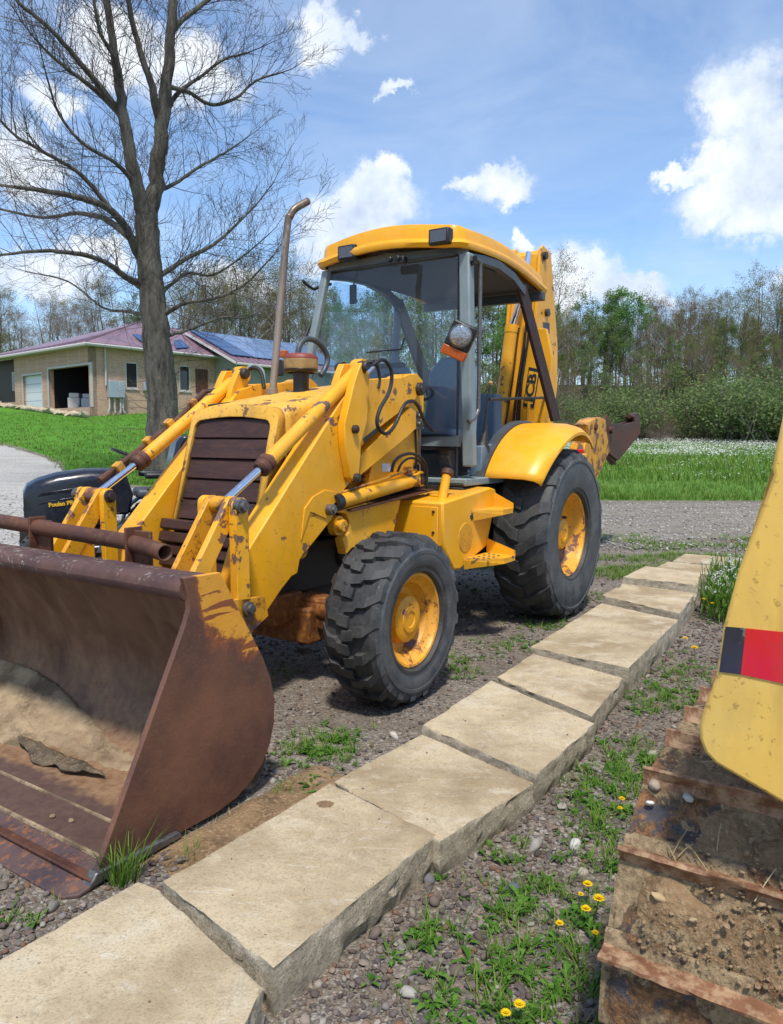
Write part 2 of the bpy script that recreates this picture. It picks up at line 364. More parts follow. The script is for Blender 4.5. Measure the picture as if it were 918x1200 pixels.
def m_grass(name, a, bb, c3, sc=1.):
    m, nt, b = mat(name); g = G(nt); c = g.co()
    n1 = g.noise(.45*sc, 5, .6, co=c); n2 = g.noise(9*sc, 8, .75, co=c)
    col = g.mix(g.ramp(n1, [(.35, 0.), (.65, 1.)]), a, bb)
    col = g.mix(g.ramp(n2, [(.42, 0.), (.7, .9)]), col, c3)
    g.l(col, b.inputs['Base Color']); b.inputs['Roughness'].default_value = .9; b.inputs['Specular IOR Level'].default_value = .15
    g.bump(b, n2, .8, .05); return m
M['lawn'] = m_grass('mown_lawn', (.050, .155, .012), (.075, .21, .018), (.12, .26, .03))
M['meadow'] = m_grass('rough_meadow', (.060, .15, .018), (.10, .21, .03), (.16, .24, .06))
M['forest_floor'] = m_grass('wooded_bank', (.06, .065, .03), (.10, .085, .05), (.07, .095, .03))
def m_leaf(name, cols, trans=.35):
    m, nt, b = mat(name); g = G(nt)
    oi = g.n('ShaderNodeNewGeometry')
    r = g.ramp(oi.outputs['Random Per Island'], [(i/max(1, len(cols)-1), c) for i, c in enumerate(cols)])
    out = nt.nodes['Material Output']
    df = g.n('ShaderNodeBsdfDiffuse'); tl = g.n('ShaderNodeBsdfTranslucent'); mx = g.n('ShaderNodeMixShader'); mx.inputs[0].default_value = trans
    g.l(r, df.inputs[0]); g.l(r, tl.inputs[0]); g.l(df.outputs[0], mx.inputs[1]); g.l(tl.outputs[0], mx.inputs[2]); g.l(mx.outputs[0], out.inputs['Surface'])
    return m
M['blade'] = m_leaf('grass_blades', [(.07, .15, .018), (.12, .24, .03), (.18, .30, .055), (.26, .28, .10)])
M['weed'] = m_leaf('weed_leaves', [(.05, .13, .02), (.085, .20, .03), (.14, .27, .05)])
M['straw'] = m_leaf('dry_straw', [(.36, .28, .15), (.26, .19, .10), (.45, .38, .24)], .1)
M['petal'] = m_leaf('dandelion_petals', [(.80, .52, .01), (.85, .62, .02)], .2)
M['seed'] = m_leaf('white_blossom', [(.62, .62, .56), (.75, .75, .70)], .3)
M['leafg'] = m_leaf('fresh_leaves', [(0.135, 0.182, 0.074), (0.176, 0.243, 0.088), (0.243, 0.311, 0.121)], .4)  # woodland leaf colours lightened to stand in for distance haze
M['leafb'] = m_leaf('bright_fresh_leaves', [(0.096, 0.204, 0.048), (0.144, 0.276, 0.066), (0.216, 0.348, 0.096)], .4)
M['leafo'] = m_leaf('olive_buds', [(0.150, 0.150, 0.045), (0.225, 0.225, 0.075), (0.180, 0.128, 0.060)], .3)
M['leafr'] = m_leaf('reddish_buds', [(0.217, 0.145, 0.109), (0.275, 0.189, 0.131), (0.189, 0.167, 0.102)], .3)
M['leafd'] = m_leaf('dark_undergrowth', [(0.098, 0.133, 0.049), (0.154, 0.196, 0.070), (0.224, 0.266, 0.105)], .3)
M['peb'] = m_leaf('pebble_stone', [(.06, .05, .047), (.15, .12, .10), (.105, .078, .065), (.23, .19, .155), (.085, .072, .072), (.31, .28, .24), (.18, .10, .06), (.12, .10, .09), (.10, .085, .082), (.17, .145, .12)], 0.)
M['pebl'] = m_leaf('road_stone', [(.13, .12, .105), (.30, .28, .25), (.22, .20, .175), (.42, .40, .37), (.17, .15, .125), (.50, .48, .45)], 0.)
def m_bark(name, a, bb, sc=6):
    m, nt, b = mat(name); g = G(nt); c = g.co()
    n = g.noise(sc, 8, .7, co=c, stretch=(1, 1, .22)); n2 = g.noise(sc*.5, 4, .6, co=c)
    col = g.mix(g.ramp(n, [(.38, 0.), (.62, 1.)]), a, bb)
    col = g.mix(g.ramp(n2, [(.5, 0.), (.7, .6)]), col, (.17, .165, .12))
    g.l(col, b.inputs['Base Color']); b.inputs['Roughness'].default_value = .95
    g.bump(b, n, 1., .14); return m
M['bark'] = m_bark('furrowed_bark', (.035, .03, .024), (.15, .135, .105))
M['twig'] = flat('grey_twigs', (.065, .055, .046), .9, 0, 0, 5, .2)
M['fartrunk'] = flat('far_hazed_trunk', (.13, .112, .095), .95, 0, 0, 3, .3)  # trunk grey lightened in place of air haze
M['fartwig'] = flat('far_hazed_twigs', (.21, .18, .155), .95, 0, 0, 3, .3)  # haze over the far wood put into this pale twig colour
def m_brick():
    m, nt, b = mat('tan_brick'); g = G(nt)
    c = g.co('Object'); x = g.xyz(c); cb = g.n('ShaderNodeCombineXYZ')
    g.l(g.math('ADD', x[0], x[1]), cb.inputs[0]); g.l(x[2], cb.inputs[1])
    t = g.n('ShaderNodeTexBrick'); g.l(cb.outputs[0], t.inputs['Vector'])
    t.inputs['Scale'].default_value = 1; t.inputs['Brick Width'].default_value = .24; t.inputs['Row Height'].default_value = .085; t.inputs['Mortar Size'].default_value = .008
    t.inputs['Color1'].default_value = (.50, .30, .20, 1); t.inputs['Color2'].default_value = (.37, .205, .14, 1); t.inputs['Mortar'].default_value = (.45, .38, .31, 1); t.inputs['Bias'].default_value = -.2
    n = g.noise(1.2, 5, .6, co=c)
    g.l(g.mix(g.math('MULTIPLY', g.ramp(n, [(.4, 0.), (.65, 1.)]), .35), t.outputs[0], (.50, .33, .22)), b.inputs['Base Color'])
    b.inputs['Roughness'].default_value = .9; g.bump(b, t.outputs['Fac'], .4, .01); return m
M['brick'] = m_brick()
M['roof'] = flat('plum_metal_roof', (.215, .13, .16), .38, .0, 0, 1.2, .2)
M['solar'] = flat('solar_cell_glass', (.02, .06, .16), .16, 0, 0, 2, .2)
M['solarpale'] = flat('solar_glass_glint_tint', (.16, .25, .42), .15, .3, 0, 2, .15)  # sky glint put into the panel colour
M['fascia'] = flat('pale_fascia', (.46, .43, .40), .6)
M['siding'] = flat('grey_green_siding', (.25, .26, .21), .7, 0, 0, 4, .1)
M['utility'] = flat('galvanised_box', (.33, .37, .40), .45, .2)
M['door_white'] = flat('white_garage_door', (.60, .62, .64), .5)
M['darkwood'] = flat('dark_brown_porch', (.05, .022, .018), .6)
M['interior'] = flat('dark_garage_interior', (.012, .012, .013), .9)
M['mowerblack'] = flat('glossy_black_plastic', (.012, .014, .022), .22, 0, .05, 10, .2)
M['red'] = paint('red_reflective_tape', base=(.62, .012, .012), chip=.75, dirt=.1, under=(.55, .5, .4), rust=(.5, .4, .3))
M['blacktape'] = paint('black_reflective_tape', base=(.018, .022, .03), chip=.64, dirt=.15, under=(.6, .58, .5), rust=(.5, .48, .4))
M['decal'] = flat('black_decal', (.016, .016, .02), .4)
M['decalworn'] = paint('worn_black_decal', base=(.03, .03, .04), chip=.56, dirt=.1, under=(.70, .34, .01), rust=(.6, .3, .02))
M['lettering'] = flat('yellow_lettering', (.62, .36, .02), .4)

# ------------------------------------------------------------------ world
wd = bpy.data.worlds.new('World'); SC.world = wd; wd.use_nodes = True
nt = wd.node_tree; g = G(nt); bg = nt.nodes['Background']
sky = g.n('ShaderNodeTexSky', sky_type='NISHITA'); sky.sun_disc = False
sky.sun_elevation = SUN_EL; sky.sun_rotation = SUN_AZ; sky.air_density = 1.0; sky.dust_density = .6; sky.ozone_density = 1.6
dirn = g.n('ShaderNodeTexCoord').outputs['Generated']
CL = [ # pixel centre, radius x, radius y (degrees-ish in px), softness
 (872, 120, 42, 42), (900, 190, 62, 50), (850, 235, 48, 24), (796, 207, 26, 9), (905, 245, 50, 30), (840, 190, 26, 22),
 (668, 325, 34, 30), (700, 332, 40, 26), (745, 338, 42, 18), (655, 345, 30, 22), (786, 345, 14, 10),
 (580, 218, 36, 19), (604, 235, 20, 15), (548, 217, 18, 9), (575, 202, 14, 10),
 (440, 240, 48, 34), (400, 262, 40, 30), (452, 210, 30, 20), (385, 300, 40, 22), (620, 290, 12, 8),
 (372, 48, 24, 26), (415, 38, 20, 12), (462, 108, 12, 7), (125, 55, 44, 26), (225, 85, 46, 30), (60, 110, 30, 14),
 (50, 325, 55, 26), (30, 200, 45, 40), (110, 305, 34, 14), (280, 330, 60, 18), (1000, 330, 80, 20), (1040, 120, 60, 50)]
warp = g.noise(11, 10, .68, co=dirn, out=1)
wv = g.n('ShaderNodeVectorMath', operation='MULTIPLY_ADD'); g.l(warp, wv.inputs[0]); wv.inputs[1].default_value = (.13,)*3; wv.inputs[2].default_value = (-.065,)*3
wa = g.n('ShaderNodeVectorMath', operation='ADD'); g.l(dirn, wa.inputs[0]); g.l(wv.outputs[0], wa.inputs[1])
acc = None; accl = None
for (u, v, rx, ry) in CL:
    d = ray(u, v).normalized(); az = atan2(d.x, d.y)
    mp = g.n('ShaderNodeMapping', vector_type='TEXTURE'); mp.inputs['Location'].default_value = d
    el = math.asin(d.z); mp.inputs['Rotation'].default_value = (el, 0, -az)
    mp.inputs['Scale'].default_value = (rx*.98/FPX*cos(az), 1, ry*1.02/FPX)
    g.l(wa.outputs[0], mp.inputs['Vector'])
    ln = g.n('ShaderNodeVectorMath', operation='LENGTH'); g.l(mp.outputs[0], ln.inputs[0])
    k = g.math('SUBTRACT', 1.35, ln.outputs['Value'], True)
    acc = k if acc is None else g.math('MAXIMUM', acc, k)
# cumulus carries on over the rest of the sky
xyz = g.xyz(dirn)
pl = g.n('ShaderNodeVectorMath', operation='DIVIDE'); cz = g.n('ShaderNodeCombineXYZ')
zz = g.math('ADD', g.math('MAXIMUM', xyz[2], 0), .12)
for i in range(3): g.l(zz, cz.inputs[i])
g.l(dirn, pl.inputs[0]); g.l(cz.outputs[0], pl.inputs[1])
gen = g.noise(1.3, 8, .58, co=pl.outputs[0])
genm = g.ramp(gen, [(.56, 0.), (.64, 1.)])
outside = g.ramp(xyz[1], [(.30, 1.), (.45, 0.)])
generic = g.math('MULTIPLY', genm, outside)
cum = g.ramp(acc, [(.0, 0.), (.22, .22), (.45, .75), (.75, 1.)])
cum = g.math('MAXIMUM', cum, generic)
veil = g.math('MULTIPLY', g.ramp(g.noise(2.1, 7, .6, co=pl.outputs[0], dist=.6), [(.34, .10), (.76, 1.)]), .42)
# shading inside the clouds: bright crowns, grey-blue bellies
belly = g.math('ADD', g.math('MULTIPLY', g.noise(6, 4, .55, co=dirn), .55), g.math('MULTIPLY', g.noise(20, 8, .65, co=dirn), .45))
ccol = g.ramp(belly, [(.36, (.40, .47, .59)), (.47, (.56, .62, .71)), (.56, (.70, .73, .77))])
skyc = g.mix(1., sky.outputs[0], (.118*.88, .118*1.03, .118*1.16), 'MULTIPLY')
c1 = g.mix(veil, skyc, (.50, .58, .70))
c2 = g.mix(g.math('MULTIPLY', cum, .96), c1, ccol)
g.l(c2, bg.inputs['Color']); bg.inputs['Strength'].default_value = 1.0

# ------------------------------------------------------------------ mesh building
class MB:
    def __init__(s): s.v = []; s.f = []; s.m = []
    def add(s, vs, fs, mi=0):
        o = len(s.v); s.v += [tuple(p) for p in vs]; s.f += [tuple(i+o for i in f) for f in fs]; s.m += [mi]*len(fs); return s
    def box(s, c, d, rot=None, mi=0):
        c = Vector(c); vs = []
        for a in (-.5, .5):
            for b in (-.5, .5):
                for e in (-.5, .5):
                    p = Vector((a*d[0], b*d[1], e*d[2]))
                    if rot is not None: p = rot @ p
                    vs.append(c+p)
        return s.add(vs, [(0, 1, 3, 2), (4, 6, 7, 5), (0, 4, 5, 1), (2, 3, 7, 6), (0, 2, 6, 4), (1, 5, 7, 3)], mi)
    def bb(s, x0, x1, y0, y1, z0, z1, mi=0): return s.box(((x0+x1)/2, (y0+y1)/2, (z0+z1)/2), (x1-x0, y1-y0, z1-z0), None, mi)
    def slab(s, pts, off, mi=0):
        """polygon of 3-D points given thickness by the vector off"""
        n = len(pts); off = Vector(off); a = [Vector(p) for p in pts]; b = [p+off for p in a]
        fs = [tuple(range(n)), tuple(range(2*n-1, n-1, -1))]+[(i, (i+1) % n, n+(i+1) % n, n+i) for i in range(n)]
        return s.add(a+b, fs, mi)
    def prism(s, xz, y0, y1, mi=0): return s.slab([(x, y0, z) for x, z in xz], (0, y1-y0, 0), mi)
    def tube(s, pts, r, seg=8, caps=True, mi=0):
        pts = [Vector(p) for p in pts]; n = len(pts); rs = r if isinstance(r, (list, tuple)) else [r]*n
        vs = []; up = None
        for i, p in enumerate(pts):
            t = (pts[min(i+1, n-1)]-pts[max(i-1, 0)])
            if t.length < 1e-9: t = Vector((0, 0, 1))
            t.normalize()
            if up is None: up = t.orthogonal().normalized()
            else:
                up = up - t*up.dot(t); up = up.normalized() if up.length > 1e-6 else t.orthogonal().normalized()
            w = t.cross(up)
            for k in range(seg):
                a = 2*pi*k/seg; vs.append(p+(up*cos(a)+w*sin(a))*rs[i])
        fs = []
        for i in range(n-1):
            for k in range(seg):
                k2 = (k+1) % seg; fs.append((i*seg+k, i*seg+k2, (i+1)*seg+k2, (i+1)*seg+k))
        if caps: fs += [tuple(range(seg-1, -1, -1)), tuple(range((n-1)*seg, n*seg))]
        return s.add(vs, fs, mi)
    def lathe(s, prof, o, axis, seg=32, closed=False, mi=0):
        """prof: (radius, distance along axis)"""
        o = Vector(o); ax = Vector(axis).normalized(); u = ax.orthogonal().normalized(); w = ax.cross(u)
        n = len(prof); vs = []
        for k in range(seg):
            a = 2*pi*k/seg; d = u*cos(a)+w*sin(a)
            for r, t in prof: vs.append(o+ax*t+d*r)
        fs = []
        for k in range(seg):
            k2 = (k+1) % seg
            for i in range(n if closed else n-1):
                j = (i+1) % n; fs.append((k*n+i, k*n+j, k2*n+j, k2*n+i))
        return s.add(vs, fs, mi)
    def cyl(s, a, b, r, seg=16, mi=0): return s.tube([a, b], r, seg, True, mi)
    def grid(s, rows, mi=0):
        n = len(rows[0]); vs = [p for r in rows for p in r]
        fs = [(i*n+j, i*n+j+1, (i+1)*n+j+1, (i+1)*n+j) for i in range(len(rows)-1) for j in range(n-1)]
        return s.add(vs, fs, mi)
    def mesh(s, name, mats, ang=35, recalc=True):
        me = bpy.data.meshes.new(name); me.from_pydata(s.v, [], s.f)
        for mm in (mats if isinstance(mats, (list, tuple)) else [mats]): me.materials.append(mm)
        if len(me.materials) > 1: me.polygons.foreach_set('material_index', s.m)
        if recalc:
            bm = bmesh.new(); bm.from_mesh(me); bmesh.ops.recalc_face_normals(bm, faces=bm.faces); bm.to_mesh(me); bm.free()
        me.update()
        if ang:
            me.polygons.foreach_set('use_smooth', [True]*len(me.polygons)); me.set_sharp_from_angle(angle=radians(ang))
        return me
    def build(s, name, mats, parent=None, bevel=0, ang=35, recalc=True, seg=2):
        o = bpy.data.objects.new(name, s.mesh(name, mats, ang, recalc)); COL.objects.link(o)
        if parent is not None: o.parent = parent
        if bevel:
            b = o.modifiers.new('bevel', 'BEVEL'); b.width = bevel; b.segments = seg; b.limit_method = 'ANGLE'; b.angle_limit = radians(38)
        return o
def tag(o, label=None, cat=None, group=None, kind=None):
    if label: o['label'] = label
    if cat: o['category'] = cat
    if group: o['group'] = group
    if kind: o['kind'] = kind
    return o
def empty(name, loc, rz=0, label=None, cat=None, group=None):
    o = bpy.data.objects.new(name, None); COL.objects.link(o); o.location = loc; o.rotation_euler = (0, 0, rz); o.empty_display_size = .3
    return tag(o, label, cat, group)
def kids(o): return [c for c in COL.objects if c.parent == o]
def inst(me, name, loc, rz=0, sc=1, parent=None, rot=None):
    o = bpy.data.objects.new(name, me); COL.objects.link(o); o.location = loc
    o.rotation_euler = rot if rot else (0, 0, rz); o.scale = (sc, sc, sc) if not isinstance(sc, tuple) else sc
    if parent is not None: o.parent = parent
    return o
def words(name, txt, size, mtl, parent, mtx, depth=.002, bold=0.):
    """raised or printed lettering as a real mesh; mtx maps text plane to the place"""
    cu = bpy.data.curves.new(name, 'FONT'); cu.body = txt; cu.size = size; cu.extrude = depth; cu.offset = bold; cu.align_x = 'CENTER'; cu.align_y = 'CENTER'; cu.resolution_u = 3
    t = bpy.data.objects.new(name, cu); COL.objects.link(t)
    dg = bpy.context.evaluated_depsgraph_get(); me = bpy.data.meshes.new_from_object(t.evaluated_get(dg))
    COL.objects.unlink(t); bpy.data.objects.remove(t); me.name = name
    me.materials.clear(); me.materials.append(mtl); me.transform(mtx)
    o = bpy.data.objects.new(name, me); COL.objects.link(o)
    if parent is not None: o.parent = parent
    return o
def basis(o, x, y):
    x = Vector(x).normalized(); y = Vector(y); y = (y-x*y.dot(x)).normalized(); z = x.cross(y)
    return Matrix(((x.x, y.x, z.x, o[0]), (x.y, y.y, z.y, o[1]), (x.z, y.z, z.z, o[2]), (0, 0, 0, 1)))
def curve(pts, n=6):
    """smooth path through points (Catmull-Rom)"""
    P = [Vector(p) for p in pts]; P = [P[0]*2-P[1]]+P+[P[-1]*2-P[-2]]; out = []
    for i in range(1, len(P)-2):
        a, b, c, d = P[i-1:i+3]
        for k in range(n):
            t = k/n; out.append(.5*((2*b)+(c-a)*t+(2*a-5*b+4*c-d)*t*t+(3*b-a-3*c+d)*t**3))
    out.append(P[-2]); return out

# ================================================================== SETTING: ground
def sheet(name, near, far, n, m, dz, mtl, jag=0.0, jf=1.5):
    rows = []
    N = curve([(a, b, 0) for a, b in near], n); F = curve([(a, b, 0) for a, b in far], n)
    for j in range(m+1):
        t = j/m; row = []
        for i, (p, q) in enumerate(zip(N, F)):
            x, y = p.x*(1-t)+q.x*t, p.y*(1-t)+q.y*t
            if jag and j in (0, m):
                x += mnoise.noise(Vector((x*jf, y*jf, 3)))*jag; y += mnoise.noise(Vector((x*jf, y*jf, 9)))*jag
            row.append((x, y, zt(x, y)+(dz if 0 < j < m and 0 < i < len(N)-1 else -.05)))
        rows.append(row)
    return tag(MB().grid(rows).build(name, mtl, recalc=False, ang=80), kind='structure')
# one terrain sheet out to the horizon (polar grid round the place)
rows = []
rad = [0]+[.6*1.07**i for i in range(118)]
for r_ in rad:
    row = []
    for k in range(121):
        a = 2*pi*k/120; x, y = r_*sin(a), r_*cos(a)
        row.append((x, y, zt(x, y)))
    rows.append(row)
tag(MB().grid(rows).build('ground', M['ground'], recalc=False, ang=80), kind='structure')
edgeL = [(-34, 40), (-19, 32.5), (-11.2, 24.6), (-8.3, 19.5), (-5.5, 17.5), (-1, 16.6)]          # foot of the lawn
edgeR = [(-1, 16.6), (3, 16.4), (8, 16.6), (14, 17.2), (30, 19), (60, 24)]
near = [(-30, 8.5), (-12, 8.2), (-6, 8.1), (-3, 8.7), (0, 9.4), (3, 9.6), (6, 9.8), (10, 10), (16, 10), (36, 8), (70, 6)]
sheet('gravel_drive', [(-30, 8.5), (-12, 8.2), (-6, 8.1), (-3.6, 8.5), (-2.2, 9.0), (-1.2, 9.4)], [(-34, 40), (-19, 32.5), (-11.2, 24.6), (-8.3, 19.5), (-5.5, 17.5), (-1, 16.6)], 6, 40, .02, M['drive'], .3)
sheet('gravel_road', [(-1.2, 9.4), (0, 9.7), (3, 10.1), (6, 10.6), (10, 11), (16, 11), (36, 10), (70, 8)], [(-1, 16.6), (1, 16.4), (3, 16.4), (8, 16.6), (14, 17.2), (30, 19), (45, 21), (60, 24)], 6, 40, .02, M['road'], .9, .8)
# meadow beyond the drive on the right, lawn rising to the house on the left
sheet('meadow', edgeR, [(-2, 56), (6, 56), (16, 56), (28, 56), (44, 54), (90, 60)], 8, 60, .02, M['meadow'], .2)
sheet('lawn', edgeL, [(-60, 60), (-34, 58), (-22, 56), (-14, 56), (-7, 56), (-2, 56)], 8, 60, .03, M['lawn'], .12)
sheet('wooded_bank', [(-70, 58), (-34, 57), (-14, 55.7), (-2, 55.5), (16, 55.5), (44, 53.5), (100, 58)], [(-120, 120), (-60, 120), (-25, 120), (0, 120), (30, 120), (70, 120), (160, 120)], 6, 50, .05, M['forest_floor'], .6)

# ================================================================== BACKHOE LOADER
BH = empty('backhoe_loader', (TX, TY, 0), HEAD, 'worn yellow backhoe loader with rusty front bucket resting on gravel beside the stone slabs', 'backhoe')
def P(name, mb, mtl, parent=None, bevel=0, **k): return mb.build(name, M[mtl] if isinstance(mtl, str) else [M[q] for q in mtl], parent or BH, bevel, **k)
def poly(px, y): return [(p.x, p.z) for p in (T(u, v, 'y', y) for u, v in px)]
def inset(pts, d): pass

# ---- wheels
def tyre_profile(Ro, w, rim, bul=.03):
    h = w/2; return [(rim-.012, -h*.62), (rim+.01, -h*.78), (rim+.05, -h*.97), (rim+(Ro-rim)*.45, -h*1.04), (Ro-.085, -h*1.0), (Ro-.045, -h*.93), (Ro-.028, -h*.80), (Ro-.022, 0),
            (Ro-.028, h*.80), (Ro-.045, h*.93), (Ro-.085, h*1.0), (rim+(Ro-rim)*.45, h*1.04), (rim+.05, h*.97), (rim+.01, h*.78), (rim-.012, h*.62)]
def lug_block(mb, Ro, w, path, wid, depth, a0, side):
    """chevron lug following path [(across 0..1 from centre to shoulder, angle)]"""
    h = w/2; top = []; bot = []
    for t, da in path:
        y = side*h*t; drop = .0 if t < .8 else (t-.8)*.22
        for sgn in (-1, 1):
            a = a0+da+sgn*wid/Ro/2
            top.append(Vector((cos(a)*(Ro-drop), y, sin(a)*(Ro-drop))))
            a2 = a0+da+sgn*wid*1.35/Ro/2
            bot.append(Vector((cos(a2)*(Ro-depth-drop-.01), y*1.01, sin(a2)*(Ro-depth-drop-.01))))
    n = len(path); vs = top+bot; fs = []
    for i in range(n-1):
        a, b, c, d = 2*i, 2*i+1, 2*i+3, 2*i+2; o = 2*n
        fs += [(a, b, c, d), (a, d, d+o, a+o), (b, b+o, c+o, c)]
    fs += [(0, 2*n, 2*n+1, 1), (2*n-2, 2*n-1, 4*n-1, 4*n-2)]
    mb.add(vs, fs)
def wheel(name, x, y, z, Ro, w, rim, side, lugs, lugpath, lugw, lugd, dish, hubr, rot=0, lab=None):
    root = bpy.data.objects.new(name, None); COL.objects.link(root); root.parent = BH; root.location = (x, y, z); root.rotation_euler = (0, rot, 0)
    if side < 0: root.rotation_euler = (0, rot, pi)
    t = MB(); t.lathe([(r, d) for r, d in tyre_profile(Ro, w, rim)], (0, 0, 0), (0, 1, 0), 72)
    # raised bead on the sidewall
    for sd in (-1, 1):
        t.lathe([(Ro-.105, sd*w/2*1.0), (Ro-.098, sd*(w/2*1.035)), (Ro-.082, sd*(w/2*1.03)), (Ro-.07, sd*w/2*.97)], (0, 0, 0), (0, 1, 0), 72)
        t.lathe([(rim+.012, sd*w/2*.80), (rim+.02, sd*w/2*.92), (rim+.034, sd*w/2*.93), (rim+.045, sd*w/2*.92)], (0, 0, 0), (0, 1, 0), 72)
    for i in range(lugs):
        for sd in (-1, 1):
            lug_block(t, Ro, w, lugpath, lugw*R.uniform(.93, 1.05), lugd, 2*pi*(i+(.5 if sd > 0 else 0))/lugs, sd)
    ty = P('tyre', t, 'rubber', root, ang=30)
    for p in ty.data.polygons: pass
    # sidewall material on the flanks
    ty.data.materials.append(M['sidewall'])
    for p in ty.data.polygons:
        c = p.center; rr = hypot(c.x, c.z)
        if abs(c.y) > w/2*.93 and rr < Ro-.06: p.material_index = 1
    r = MB(); h = w/2
    r.lathe([(rim-.03, -h*.7), (rim+.006, -h*.70), (rim+.012, -h*.62), (rim-.012, -h*.55), (rim-.035, -h*.2), (rim-.035, h*.2), (rim-.02, h*.55), (rim+.004, h*.66), (rim+.012, h*.76), (rim+.004, h*.80), (rim-.008, h*.78),
             (rim-.02, h*.6), (rim-.045, h*.5), (rim-.05, dish+.03), (rim-.075, dish), (hubr*.8, dish-.01), (hubr*.8, dish-.04), (rim-.06, dish-.04)], (0, 0, 0), (0, 1, 0), 56)
    rm = P('rim', r, 'yellow_rim', root, ang=40)
    hb = MB(); hb.lathe([(0, dish+.062), (hubr*.30, dish+.062), (hubr*.34, dish+.068), (hubr*.52, dish+.068), (hubr*.56, dish+.060), (hubr*.84, dish+.058), (hubr*.93, dish+.050), (hubr*.97, dish+.03), (hubr, dish-.03)], (0, 0, 0), (0, 1, 0), 32)
    P('hub', hb, 'yellow_rim', root, ang=40)
    for k in range(8 if Ro > .5 else 0):
        a = 2*pi*k/8+.2; rr = hubr*1.0+(rim-.06-hubr)*.35
        if rr < hubr+.02: rr = hubr*.72
        b = MB(); b.lathe([(0, .03), (.011, .03), (.012, .0)], (cos(a)*rr, dish+(.045 if rr < hubr else 0), sin(a)*rr), (0, 1, 0), 6)
        P('wheel_nut', b, 'pin', root)
    v = MB(); v.cyl((cos(1.0)*(rim-.06), dish, sin(1.0)*(rim-.06)), (cos(1.0)*(rim-.075), dish+.05, sin(1.0)*(rim-.075)), .006, 6); P('valve_stem', v, 'black', root)
    return root
sks = [(-.10, -.075), (.28, -.055), (.34, -.012), (.62, .0), (.98, .115)]
bar = [(-.06, -.13), (.25, -.10), (.45, -.03), (.72, .015), (1.0, .06)]
WB = 2.313
fy = .925; ry = .862
wheel('front_wheel', WB, fy, .44, .447, .32, .238, 1, 20, sks, .052, .030, .03, .130, .1)
wheel('front_wheel', WB, -fy, .44, .447, .32, .238, -1, 20, sks, .052, .030, .03, .130, .4)
wheel('rear_wheel', 0, ry, .645, .655, .42, .315, 1, 18, bar, .085, .036, .05, .125, .15)
wheel('rear_wheel', 0, -ry, .645, .655, .42, .315, -1, 18, bar, .085, .036, .05, .125, .6)
# drum boss on the front hub
P('front_axle', MB().box((WB-.02, 0, .40), (.16, 1.2, .17)).cyl((WB, -.82, .42), (WB, .82, .42), .075, 16).box((WB+.02, .2, .34), (.22, .5, .20)), 'rust_orange', bevel=.015)
P('rear_axle', MB().cyl((0, -.75, .645), (0, .75, .645), .12, 16).box((0, 0, .62), (.42, .55, .42)), 'dark', bevel=.03)
# ---- chassis
ch = MB()
ch.bb(-.7, 2.45, -.30, -.22, .50, .78).bb(-.7, 2.45, .22, .30, .50, .78).bb(-.2, 2.3, -.24, .24, .42, .62)
ch.bb(1.25, 2.2, -.20, .20, .6, 1.25)                     # engine and gearbox mass
ch.bb(2.40, 2.52, -.30, .30, .40, .74)
P('chassis', ch, 'dark', bevel=.01)
P('engine_block', MB().bb(1.5, 2.25, -.24, .24, .74, 1.2).cyl((1.6, .25, .8), (2.1, .27, .86), .07, 10).cyl((1.75, .25, 1.05), (2.0, .28, 1.0), .05, 10).cyl((1.9, .24, .68), (1.9, .33, .68), .11, 14), 'dark', bevel=.02)
P('drive_shaft', MB().cyl((.3, .05, .46), (2.2, .05, .46), .035, 10), 'dark')
P('sump_guard', MB().bb(2.36, 2.60, -.30, .34, .36, .52), 'rust_orange', bevel=.012)

# side plate that carries the lift ram, with its round boss
sp = poly([(394, 600), (406, 602), (410, 612), (409, 624), (402, 632), (406, 650), (413, 642), (430, 640), (458, 640), (470, 586), (430, 589)], .50)
P('ram_side_plate', MB().prism(sp, .44, .50), 'yellow', bevel=.004)
bp_ = T(398, 616, 'y', .5)
P('pivot_boss', MB().lathe([(0, .035), (.03, .036), (.036, .03), (.038, 0), (.055, 0), (.058, -.04)], (bp_.x, .50, bp_.z), (0, 1, 0), 24), 'yellow_rusty')
P('ram_side_plate', MB().prism(sp, -.50, -.44), 'yellow', bevel=.004)

# ---- tank / step box on the left
tk = poly([(519, 589), (575, 571), (581, 573), (583, 580), (571, 640), (539, 668), (532, 668), (520, 640)], .75)
tank = P('tank', MB().prism(tk, .31, .75), 'yellow_clean', bevel=.014)
fx = T(519, 589, 'y', .75).x; fz = T(519, 589, 'y', .75).z
P('tank_front_plate', MB().bb(fx+.001, fx+.008, .34, .72, fz-.36, fz-.03), 'yellow_clean', tank, bevel=.003)
for yy, z0 in ((.69, fz-.06), (.69, fz-.19), (.38, fz-.06)):
    P('bolt', MB().lathe([(0, .008), (.009, .008), (.010, 0)], (fx+.008, yy, z0), (1, 0, 0), 6), 'pin', tank)
P('tank_lid', MB().lathe([(0, .014), (.10, .012), (.11, .004), (.11, 0)], (fx-.30, .58, fz+.02), (0, 0, 1), 28), 'yellow_rusty', tank)
